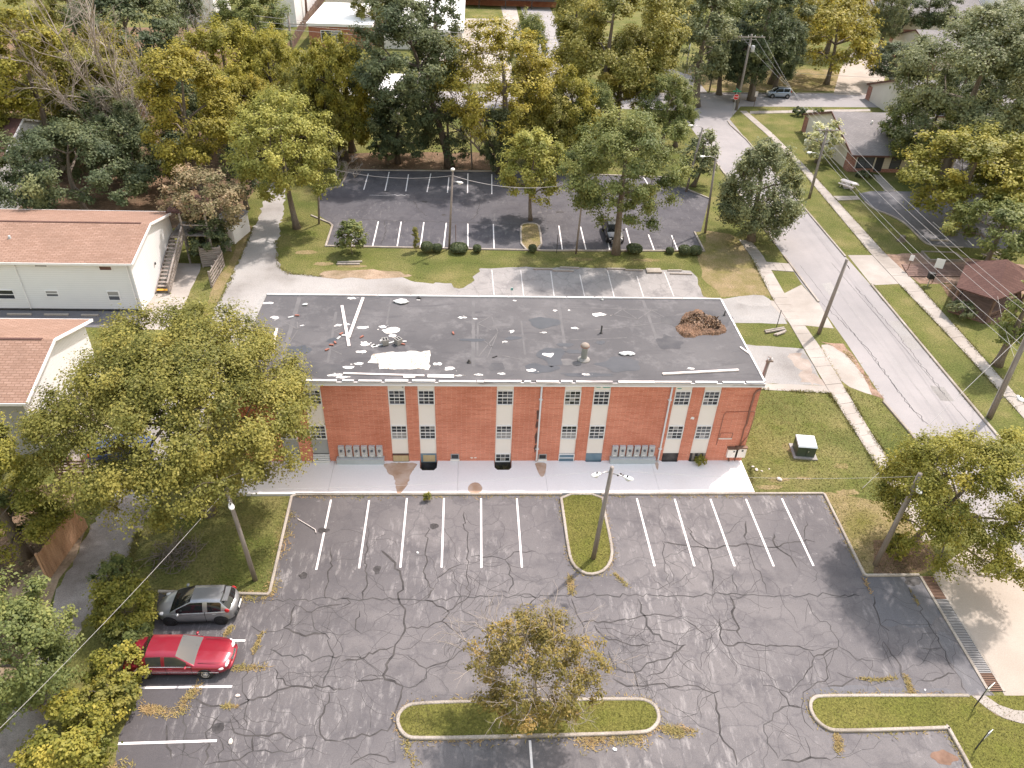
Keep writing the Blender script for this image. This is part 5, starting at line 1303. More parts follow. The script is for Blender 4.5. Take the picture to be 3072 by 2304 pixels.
# ---------------------------------------------------------------- neighbouring houses
def gable_house(name, label, x0, x1, y0, y1, ze, zr, wall, roofm, over=0.35, front=None, trim='white_trim', yr=None):
    """ridge along x; eaves at y0 and y1"""
    t = thing(name, label, 'house', (x1, y0, 0)); yr = yr or (y0 + y1) / 2
    w = MB()
    P = [(y0, 0), (y1, 0), (y1, ze), (yr, zr), (y0, ze)]
    w.add([(x0, p[0], p[1]) for p in P] + [(x1, p[0], p[1]) for p in P], [(0, 1, 2, 3, 4)[::-1], (5, 6, 7, 8, 9), (0, 5, 9, 4), (1, 2, 7, 6), (0, 1, 6, 5)])
    w.build('wall', wall, t)
    r = MB(); sl_ = (zr - ze) / (yr - y0); th = 0.10
    for s, ya in ((1, y0), (-1, y1)):
        yo = ya - s * over; zo = ze - sl_ * over if s > 0 else ze - (zr - ze) / (y1 - yr) * over
        a = [(x0 - over, yo, zo + th), (x1 + over, yo, zo + th), (x1 + over, yr, zr + th), (x0 - over, yr, zr + th)]
        b = [(p[0], p[1], p[2] - th) for p in a]
        r.add(a + b, [(0, 1, 2, 3) if s > 0 else (3, 2, 1, 0), (7, 6, 5, 4) if s > 0 else (4, 5, 6, 7), (0, 4, 5, 1), (1, 5, 6, 2), (2, 6, 7, 3), (3, 7, 4, 0)])
    rf = r.build('roof', roofm, t)
    for s, ya in ((1, y0), (-1, y1)):
        yo = ya - s * over; zo = ze - sl_ * over
        for xx in (x0 - over, x1 + over):
            MB().beam((xx, yo, zo + 0.03), (xx, yr, zr + 0.03), 0.06, 0.20).build('rake_board', trim, t)
        MB().box(x0 - over, yo - 0.04 if s > 0 else yo, zo - 0.08, x1 + over, yo if s > 0 else yo + 0.04, zo + 0.11).build('gutter', trim, t)
    MB().beam((x0 - over, yr, zr + th + 0.01), (x1 + over - 0.8, yr, zr + th + 0.01), 0.22, 0.03).build('ridge_cap', roofm if roofm != 'tan_shingle' else 'brown_shingle', rf)
    return t
def sash(parent, x, y, z, w, h, blind=0.0, m='pane_mid', facing='y'):
    f = MB(); t_ = 0.07
    def b_(q, a0, d0, z0, a1, d1, z1):
        if facing == 'y': q.box(x + a0, y + d0, z + z0, x + a1, y + d1, z + z1)
        else: q.box(x - d1, y + a0, z + z0, x - d0, y + a1, z + z1)
    b_(f, 0, -0.05, 0, w, 0.02, t_); b_(f, 0, -0.05, h - t_, w, 0.02, h); b_(f, 0, -0.05, t_, t_, 0.02, h - t_); b_(f, w - t_, -0.05, t_, w, 0.02, h - t_)
    b_(f, t_, -0.04, h / 2 - 0.03, w - t_, 0.015, h / 2 + 0.03)
    o = f.build('window', 'white_trim', parent)
    for k in range(2):
        p = MB(); b_(p, t_, -0.02, t_ if k == 0 else h / 2 + 0.03, w - t_, 0.01, h / 2 - 0.03 if k == 0 else h - t_)
        p.build('pane', m if k == 0 or not blind else 'pane_curtain', o)
    return o
h1 = gable_house('white_house', 'white sided two-storey house with tan shingle roof and outside stair', -46.0, -28.0, 57.3, 67.2, 4.62, 5.75, 'white_siding', 'tan_shingle')
for (q0, q1, m) in [((-39.70, 57.30, 1.04), (-38.11, 57.30, 1.96), 'pane_dark'), ((-35.59, 57.30, 1.31), (-34.52, 57.30, 1.94), 'pane_mid'), ((-30.56, 57.30, 1.01), (-29.55, 57.30, 1.94), 'pane_mid'), ((-30.58, 57.30, 3.83), (-29.50, 57.30, 4.67), 'brown_paint'), ((-35.67, 57.30, 4.08), (-34.59, 57.30, 4.70), 'pane_curtain')]:
    sash(h1, q0[0], 57.3, q0[2], q1[0] - q0[0], q1[2] - q0[2], 1.0 if m == 'pane_mid' else 0, m)
MB().box(-41.6, 57.2, 2.9, -41.35, 57.3, 3.15).build('wall_lamp', 'dark_metal', h1)
MB().lathe((-38.5, 60.0, 5.25), [(0.12, 0), (0.10, 0.3), (0.02, 0.34)], 8).build('roof_vent', 'blue_grey_metal', h1)
MB().box(-27.94, 61.6, 2.2, -27.86, 61.75, 2.4).build('wall_lamp', 'dark_metal', h1)
MB().box(-46.0, 57.22, 0.0, -27.98, 57.31, 0.18).build('foundation', 'dark_metal', h1)
MB().tube([(-28.3, 57.18, 4.5), (-28.3, 57.2, 0.2)], 0.05, 6).build('downspout', 'white_trim', h1)
MB().tube([(-37.2, 57.18, 4.5), (-37.2, 57.2, 0.2)], 0.05, 6).build('downspout', 'white_trim', h1)
MB().box(-28.06, 57.22, 0.18, -27.96, 57.34, 4.5).build('corner_board', 'white_trim', h1)
h2 = gable_house('white_house', 'white sided house at left edge with brown shingle roof and side stair', -46.0, -27.85, 38.75, 47.9, 4.62, 6.0, 'white_siding', 'tan_shingle', 0.45)
MB().box(-46.0, 38.66, 0.0, -27.87, 38.74, 4.5).build('front_siding', 'grey_siding', h2)
MB().box(-27.9, 38.64, 0.0, -27.78, 38.76, 4.6).build('corner_board', 'white_trim', h2)
MB().box(-27.86, 41.4, 0.2, -27.80, 42.4, 2.3).build('side_door', 'white_trim', h2)
# outside stair, landing and porch roof of the upper house
st = thing('outside_stair', 'weathered wooden stair with landing climbing the white gable wall', 'stair', (-27.3, 60.4, 0))
N = 15; y0, y1, zt = 60.4, 66.2, 2.85
for k in range(N):
    f = k / N
    yy = y0 + (y1 - y0) * f; zz = 0.12 + (zt - 0.12) * (k + 1) / N
    MB().box(-27.85, yy, zz - 0.045, -26.75, yy + 0.30, zz).build('tread', 'weathered_wood' if k else 'yellow_edge', st)
for xx in (-27.9, -26.72):
    MB().beam((xx, y0 - 0.1, 0.10), (xx, y1, zt - 0.1), 0.06, 0.28).build('stringer', 'weathered_wood', st)
MB().beam((-26.68, y0 - 0.1, 1.12), (-26.68, y1, zt + 0.98), 0.14, 0.06).build('handrail', 'weathered_wood', st)
MB().beam((-26.66, y0 - 0.1, 0.55), (-26.66, y1, zt + 0.4), 0.05, 0.12).build('rail', 'weathered_wood', st)
for k in range(20):
    f = (k + 0.5) / 20; yy = y0 + (y1 - y0) * f; zz = 0.12 + (zt - 0.12) * f
    MB().box(-26.72, yy - 0.04, zz, -26.67, yy + 0.04, zz + 1.0).build('baluster', 'weathered_wood', st)
MB().box(-26.78, y0 - 0.2, 0, -26.64, y0 - 0.06, 1.2).build('post', 'weathered_wood', st)
for k in range(9):
    MB().box(-27.95 + 0.4 * k, 66.25, zt - 0.05, -27.57 + 0.4 * k, 69.6, zt).build('deck_board', 'weathered_wood', st)
for xx, yy in ((-26.7, 66.3), (-24.4, 66.3), (-24.4, 69.5), (-27.8, 69.5)):
    MB().box(xx - 0.07, yy - 0.07, 0, xx + 0.07, yy + 0.07, 5.0).build('post', 'weathered_wood', st)
for k in range(14):
    xx = -27.85 + 0.25 * k
    MB().box(xx, 69.5, zt, xx + 0.2, 69.55, zt + 1.3).build('rail_board', 'brown_wood', st)
for k in range(10):
    yy = 66.4 + 0.31 * k
    MB().box(-24.46, yy, zt, -24.40, yy + 0.2, zt + 1.0).build('rail_board', 'weathered_wood', st)
MB().beam((-24.43, 66.3, zt + 1.05), (-24.43, 69.6, zt + 1.05), 0.14, 0.06).build('handrail', 'weathered_wood', st)
MB().beam((-26.7, 66.28, zt + 1.05), (-24.4, 66.28, zt + 1.05), 0.14, 0.06).build('handrail', 'weathered_wood', st)
MB().add([(-28.1, 66.9, 4.9), (-24.0, 66.9, 4.75), (-24.0, 70.6, 5.0), (-28.1, 70.6, 5.15), (-28.1, 66.9, 4.8), (-24.0, 66.9, 4.65), (-24.0, 70.6, 4.9), (-28.1, 70.6, 5.05)], [(0, 1, 2, 3), (7, 6, 5, 4), (0, 4, 5, 1), (1, 5, 6, 2), (2, 6, 7, 3), (3, 7, 4, 0)]).build('porch_roof', 'brown_shingle', st)
# stair and landing of the lower house
ld = thing('side_deck', 'weathered wooden side deck with baluster rail by the lower white house', 'deck', (-26.6, 40.0, 0))
for k in range(8):
    MB().box(-27.75 + 0.19 * k, 38.9, 2.05, -27.58 + 0.19 * k, 42.5, 2.1).build('deck_board', 'weathered_wood', ld)
for (xa, ya, xb, yb) in ((-27.7, 38.95, -26.25, 38.95), (-26.25, 38.95, -26.25, 42.5)):
    n = int(math.hypot(xb - xa, yb - ya) / 0.22)
    for k in range(n + 1):
        p = lerp((xa, ya), (xb, yb), k / n)
        MB().box(p[0] - 0.03, p[1] - 0.04, 2.1, p[0] + 0.03, p[1] + 0.04, 3.05).build('baluster', 'weathered_wood', ld)
    MB().beam((xa, ya, 3.1), (xb, yb, 3.1), 0.15, 0.06).build('handrail', 'weathered_wood', ld)
for q in ((-26.25, 38.95), (-26.25, 42.5), (-27.7, 38.95)):
    MB().box(q[0] - 0.07, q[1] - 0.07, 0, q[0] + 0.07, q[1] + 0.07, 3.2).build('post', 'weathered_wood', ld)
for k in range(10):
    MB().box(-26.2 + 0.25 * k, 39.0, 1.95 - 0.19 * k, -25.92 + 0.25 * k, 40.0, 2.0 - 0.19 * k).build('tread', 'weathered_wood', ld)
for yy in (38.98, 40.02):
    MB().beam((-26.25, yy, 1.95), (-23.7, yy, 0.1), 0.06, 0.25).build('stringer', 'weathered_wood', ld)
    MB().beam((-26.25, yy, 3.0), (-23.7, yy, 1.1), 0.12, 0.06).build('handrail', 'weathered_wood', ld)
# low deck with a dark rail screen towards the camera
a, b = (-25.93, 36.20), (-23.97, 36.28)
ls = thing('rail_screen', 'dark brown horizontal rail screen before a low plank deck at left', 'screen', (*a, 0))
for k in range(7):
    MB().box(a[0], a[1] - 0.04, 0.18 + 0.24 * k, b[0], a[1], 0.32 + 0.24 * k).build('rail', 'brown_wood', ls)
for f in (0.02, 0.5, 0.98):
    xx = a[0] + (b[0] - a[0]) * f
    MB().box(xx - 0.07, a[1] + 0.01, 0, xx + 0.07, a[1] + 0.15, 1.95).build('post', 'brown_wood', ls)
for k in range(12):
    MB().box(a[0] + 0.19 * k - 0.1, a[1] + 0.2, 0.5, a[0] + 0.19 * k + 0.07, a[1] + 3.4, 0.55).build('deck_board', 'weathered_wood', ls)

# fences
def plank_fence(name, label, path, h, pw, m, vertical=True, boards=6, gap=0.02, post=2.2):
    t = thing(name, label, 'fence', (*path[0], 0))
    for a, b in zip(path[:-1], path[1:]):
        L = math.hypot(b[0] - a[0], b[1] - a[1]); d = Vector((b[0] - a[0], b[1] - a[1], 0)).normalized(); n_ = Vector((-d.y, d.x, 0))
        if vertical:
            k = max(1, int(L / pw))
            for i in range(k):
                p = lerp(a, b, (i + 0.5) / k)
                MB().beam((p[0], p[1], 0.03), (p[0], p[1], h + random.uniform(-0.03, 0.03)), L / k - gap, 0.025, n_).build('plank', m, t)
            for z in (0.4, h - 0.35):
                MB().beam((a[0] + n_.x * 0.05, a[1] + n_.y * 0.05, z), (b[0] + n_.x * 0.05, b[1] + n_.y * 0.05, z), 0.05, 0.09).build('rail', m, t)
        else:
            for i in range(boards):
                z = 0.2 + (h - 0.3) * i / (boards - 1)
                MB().beam((*a, z), (*b, z), 0.03, (h - 0.3) / (boards - 1) - gap).build('plank', m, t)
        k = max(1, round(L / post))
        for i in range(k + 1):
            p = lerp(a, b, i / k)
            MB().box(p[0] - 0.06 + n_.x * 0.09, p[1] - 0.06 + n_.y * 0.09, 0, p[0] + 0.06 + n_.x * 0.09, p[1] + 0.06 + n_.y * 0.09, h + 0.05).build('post', m, t)
    return t
plank_fence('plank_fence', 'orange brown privacy fence of upright planks by the gravel lane', [(-23.07, 28.38), (-22.82, 30.89), (-22.57, 32.22)], 2.05, 0.15, 'fence_wood')
plank_fence('board_fence', 'weathered grey fence panel of horizontal boards facing the alley', [(-25.25, 65.38), (-23.50, 65.77)], 2.0, 0.2, 'weathered_wood', False, 9, 0.03)
plank_fence('board_fence', 'leaning grey rail fence with wide gaps running along the verge', [(-23.32, 61.54), (-23.30, 65.70)], 1.6, 0.2, 'weathered_wood', False, 5, 0.16, 1.0)
plank_fence('board_fence', 'small grey slatted panel beside the white shed', [(-24.12, 68.71), (-23.55, 68.81)], 1.9, 0.2, 'weathered_wood', False, 8, 0.03)
plank_fence('stair_fence', 'long brown slatted fence climbing beside the white flat roof', [(-33.09, 144.08), (-34.79, 175.19), (-35.91, 206.51)], 2.2, 0.9, 'brown_wood', True, gap=0.25, post=4)
# shed
c = (-24.54, 70.77)
sh = thing('garden_shed', 'small white garden shed under the pink tinged tree', 'shed', (*c, 0), -0.25)
MB().box(-1.2, 0, 0, 1.0, 3.2, 2.1).build('wall', 'white_siding', sh, rel=False)
MB().add([(-1.35, -0.15, 2.1), (1.15, -0.15, 2.1), (1.15, 3.35, 2.1), (-1.35, 3.35, 2.1), (-0.1, -0.15, 2.7), (-0.1, 3.35, 2.7)], [(0, 1, 4), (1, 2, 5, 4), (2, 3, 5), (3, 0, 4, 5), (3, 2, 1, 0)]).build('roof', 'grey_shingle', sh, rel=False)
MB().box(0.2, -0.04, 0.1, 0.9, 0.01, 1.9).build('door', 'white_trim', sh, rel=False)

# bungalows to the east, gables towards the street
def bungalow(label, xg, yf, yb, ze, zr, L, detail):
    t = thing('bungalow', label, 'house', (xg, yf, 0)); yr = (yf + yb) / 2; x1 = xg + L
    w = MB(); P = [(yf, 0), (yb, 0), (yb, ze), (yr, zr), (yf, ze)]
    w.add([(xg, p[0], p[1]) for p in P] + [(x1, p[0], p[1]) for p in P], [(4, 3, 2, 1, 0), (5, 6, 7, 8, 9), (0, 5, 9, 4), (1, 2, 7, 6), (0, 1, 6, 5)])
    w.build('wall', 'stucco', t)
    r = MB(); ov = 0.45; k = (zr - ze) / (yr - yf)
    for s, ya in ((1, yf), (-1, yb)):
        yo = ya - s * ov; zo = ze - k * ov
        a = [(xg - 0.25, yo, zo + 0.12), (x1 + 0.2, yo, zo + 0.12), (x1 + 0.2, yr, zr + 0.12), (xg - 0.25, yr, zr + 0.12)]
        b = [(p[0], p[1], p[2] - 0.12) for p in a]
        r.add(a + b, [(0, 1, 2, 3) if s > 0 else (3, 2, 1, 0), (7, 6, 5, 4) if s > 0 else (4, 5, 6, 7), (0, 4, 5, 1), (1, 5, 6, 2), (2, 6, 7, 3), (3, 7, 4, 0)])
        MB().beam((xg - 0.28, yo, zo + 0.02), (xg - 0.28, yr, zr + 0.02), 0.06, 0.28).build('rake_board', 'brown_paint', t)
        MB().box(xg - 0.25, yo - 0.06, zo - 0.1, x1 + 0.2, yo, zo + 0.13).build('gutter', 'brown_paint', t)
    rf = r.build('roof', 'grey_shingle', t)
    MB().lathe((xg + 4.5, yr - 2.4, zr - k * 2.4 + 0.1), [(0.13, 0), (0.13, 0.35), (0.03, 0.4)], 8).build('roof_vent', 'lamp_white', rf)
    for ya in (yf - 0.06, yb - 1.3):
        MB().box(xg - 0.09, ya, 0, xg + 0.7, ya + 1.36, ze - 0.2).build('brick_pier', 'dark_red_brick', t)
    if detail:
        MB().box(xg + 0.75, yf - 0.06, 0, x1, yf, 0.45).build('brick_base', 'dark_red_brick', t)
        x = xg + 0.9
        for wd, kind in ((2.2, 'w'), (0.25, 'p'), (1.05, 'd'), (0.95, 'p'), (1.4, 'w'), (1.8, 'p')):
            if kind == 'w':
                f = MB().box(x, yf - 0.10, 0.5, x + wd, yf, ze - 0.12).build('window', 'dark_door', t)
                nx = 2 if wd > 2 else 1
                for i in range(nx):
                    for j in range(2):
                        MB().box(x + 0.1 + (wd - 0.1) / nx * i, yf - 0.115, 0.6 + (ze - 0.75) / 2 * j, x + (wd - 0.1) / nx * (i + 1), yf - 0.09, 0.55 + (ze - 0.75) / 2 * (j + 1)).build('pane', 'pane_mid', f)
            elif kind == 'd':
                MB().box(x, yf - 0.08, 0.1, x + wd, yf, ze - 0.12).build('door', 'dark_door', t)
            else:
                MB().box(x, yf - 0.05, 0.46, x + wd, yf, ze - 0.1).build('panel', 'cream_siding', t)
            x += wd
        MB().box(xg - 0.35, yf + 5.5, 0.7, xg, yf + 6.3, 1.2).build('air_conditioner', 'lamp_white', t)
    return t
bungalow('white bungalow with grey shingle roof and black windows near the street corner', 49.2, 94.6, 111.5, 2.35, 5.15, 14.0, True)
ax, ay = (66.95, 121.49)
bungalow('second white gabled bungalow with brick corner pier behind the nearest one', ax, ay - 8.5, ay + 8.5, 2.35, 5.15, 16.0, False)
ax, ay = (89.20, 160.92)
bungalow('third white gabled bungalow with brown rake boards further back', ax, ay - 9.5, ay + 9.5, 2.5, 5.4, 26.0, False)
bx0, by0 = (94.53, 189.16)
t = bungalow('distant grey roofed bungalow with black window at the top edge', bx0, by0, by0 + 22, 3.4, 7.6, 22.0, True)

# other distant buildings
def flat_building(name, label, x0, x1, y0, y1, h, wall, rm, wins=(), rim=0.3):
    t = thing(name, label, 'building', (x0, y0, 0))
    MB().box(x0, y0, 0, x1, y1, h).build('wall', wall, t)
    MB().box(x0 - rim, y0 - rim, h, x1 + rim, y1 + rim, h + 0.5).build('roof', rm, t)
    for k, (x, z, w, hh) in enumerate(wins):
        f = MB().box(x, y0 - 0.08, z, x + w, y0 + 0.02, z + hh).build('window', 'white_trim', t)
        MB().box(x + 0.12, y0 - 0.10, z + 0.12, x + w / 2 - 0.05, y0 - 0.06, z + hh - 0.12).build('pane', 'pane_dark', f)
        MB().box(x + w / 2 + 0.05, y0 - 0.10, z + 0.12, x + w - 0.12, y0 - 0.06, z + hh - 0.12).build('pane', 'pane_curtain', f)
    return t
flat_building('flat_roofed_house', 'low brick house with a bright white flat roof at the top', -30.7, -19.0, 155.8, 177.0, 3.9, 'brick_wall_far', 'white_membrane', ((-28.5, 1.0, 4.0, 2.2),))
flat_building('flat_roofed_house', 'white flat roofed building beyond the brick house', -33.0, -17.0, 190.0, 214.0, 3.6, 'stucco', 'white_membrane')
flat_building('flat_roofed_house', 'long white flat roof glimpsed through the trees behind the rear car park', (-21.76, 110.78)[0], (-10.63, 111.61)[0], (-21.11, 110.82)[1], (-21.11, 110.82)[1] + 13, 3.0, 'stucco', 'white_membrane')
ax, ay = (-0.83, 156.89)
flat_building('flat_roofed_house', 'narrow white flat roof beside the far yard', ax - 16, ax - 1.0, ay, ay + 40, 3.2, 'stucco', 'white_membrane')
ax, ay = (-2.20, 202.98)
t = thing('pink_balcony_block', 'far building with a pink balcony and dark rail at the top edge', 'building', (ax, ay, 0))
MB().box(ax - 10, ay + 3, 0, ax + 24, ay + 16, 7).build('wall', 'brick_wall_far', t)
MB().box(ax - 10, ay - 1, 2.2, ax + 24, ay + 3, 2.6).build('balcony', 'apron_concrete', t)
MB().box(ax - 10, ay - 1.15, 1.9, ax + 24, ay - 1.0, 2.7).build('balcony_edge', 'dark_metal', t)
for k in range(6):
    MB().box(ax - 9 + 6.4 * k, ay - 0.9, 0, ax - 8.8 + 6.4 * k, ay - 0.7, 5.5).build('post', 'dark_metal', t)
gable_house('far_white_house', 'white house with one window among the trees at top left', (-61.48, 175.58)[0], (-53.70, 176.74)[0], (-57.38, 176.19)[1], (-57.38, 176.19)[1] + 12, 6.5, 8.5, 'white_siding', 'grey_shingle')
ax, ay = (-57.47, 176.18)
f = MB().box(ax - 0.5, ay - 0.1, 3.2, ax + 1.3, ay + 0.02, 6.2).build('window', 'white_trim', [o for o in bpy.data.objects if o.name.startswith('far_white_house')][-1])
MB().box(ax - 0.3, ay - 0.14, 3.4, ax + 1.1, ay - 0.08, 6.0).build('pane', 'pane_dark', f)
gable_house('far_white_house', 'tall white gable wall left of the brown slatted fence', (-40.58, 173.88)[0], (-36.67, 174.44)[0], (-37.79, 174.28)[1], (-37.79, 174.28)[1] + 26, 8.0, 9.5, 'white_siding', 'grey_shingle')
gable_house('far_white_house', 'white house glimpsed behind the bare dead tree', (-55.00, 114.19)[0], (-50.39, 114.56)[0], (-52.80, 114.37)[1], (-52.80, 114.37)[1] + 9, 4.6, 6.4, 'white_siding', 'grey_shingle')
gable_house('far_white_house', 'white house with brown roof behind the dark round tree at left', (-56.75, 77.52)[0], (-48.26, 77.86)[0], (-49.84, 77.80)[1], (-49.84, 77.80)[1] + 13, 5.2, 7.6, 'white_siding', 'brown_shingle')
hx, hy = (121.16, 196.15)
t = gable_house('far_white_house', 'white house with twin dark windows at the top right corner', hx + 6, hx + 40, hy, hy + 16, 8.5, 11.0, 'white_siding', 'grey_shingle')
for k in range(2):
    f = MB().box(hx + 12.0 + 2.0 * k, hy - 0.1, 5.2, hx + 13.5 + 2.0 * k, hy + 0.02, 7.9).build('window', 'white_trim', t)
    for j in range(2):
        MB().box(hx + 12.15 + 2.0 * k, hy - 0.13, 5.35 + 1.28 * j, hx + 13.35 + 2.0 * k, hy - 0.08, 6.5 + 1.28 * j).build('pane', 'pane_dark', f)
gable_house('far_white_house', 'white house with grey hipped roofs left of the twin windows', hx - 14, hx + 3, hy + 2, hy + 18, 4.2, 7.6, 'white_siding', 'grey_shingle')

# pavilion with a brown shingle roof
pv = thing('pavilion', 'brown roofed garden pavilion with dark timber rails at right', 'pavilion', (*(51.64, 64.10), 0))
C6 = [(43.56, 58.41), (46.03, 56.12), (51.01, 58.75), (52.54, 61.49), (51.23, 63.16), (47.35, 63.53)]
cx, cy = sum(p[0] for p in C6) / 6, sum(p[1] for p in C6) / 6
for i in range(6):
    a, b = C6[i], C6[(i + 1) % 6]
    MB().add([(*a, 2.6), (*b, 2.6), (cx, cy, 4.5), (*a, 2.48), (*b, 2.48), (cx, cy, 4.38)], [(0, 1, 2), (5, 4, 3), (0, 3, 4, 1), (1, 4, 5, 2), (2, 5, 3, 0)]).build('roof_panel', 'brown_shingle', pv)
    p = lerp(a, (cx, cy), 0.1); q = lerp(b, (cx, cy), 0.1)
    MB().box(p[0] - 0.09, p[1] - 0.09, 0, p[0] + 0.09, p[1] + 0.09, 2.55).build('post', 'brown_wood', pv)
    for z in (0.9, 0.25):
        MB().beam((*p, z), (*q, z), 0.06, 0.12).build('rail', 'brown_wood', pv)
    n = int(math.hypot(q[0] - p[0], q[1] - p[1]) / 0.35)
    for k in range(1, n):
        w_ = lerp(p, q, k / n)
        MB().box(w_[0] - 0.03, w_[1] - 0.03, 0.1, w_[0] + 0.03, w_[1] + 0.03, 0.95).build('baluster', 'brown_wood', pv)
MB().prism([lerp(p, (cx, cy), 0.05) for p in C6], 0.0, 0.15).build('floor', 'brown_wood', pv)
bw = struct('boardwalk', MB().sheet([(43.85, 67.86), (50.51, 68.04), (49.03, 65.32), (43.37, 65.18)], 0.03), 'dark_metal')
for k in range(7):
    y_ = 842 + 22.5 * k
    a, b = lerp((43.89, 67.86), (43.33, 65.18), k / 7), lerp((50.51, 68.04), (49.03, 65.32), k / 7)
    c_, d_ = lerp((43.89, 67.86), (43.33, 65.18), (k + 0.9) / 7), lerp((50.51, 68.04), (49.03, 65.32), (k + 0.9) / 7)
    MB().prism([a, b, d_, c_], 0.03, 0.10).build('plank', 'brown_wood', bw)
tb = thing('timber_bed', 'square grass bed edged with timbers beside the boardwalk', 'garden bed', (*(47.17, 68.64), 0))
q = [(47.36, 70.69), (50.89, 70.53), (50.94, 68.75), (47.26, 68.73)]
MB().sheet(q, 0.16).build('bed_grass', 'grass', tb)
for i in range(4):
    MB().beam((*q[i], 0.11), (*q[(i + 1) % 4], 0.11), 0.2, 0.22).build('timber', 'weathered_wood', tb)

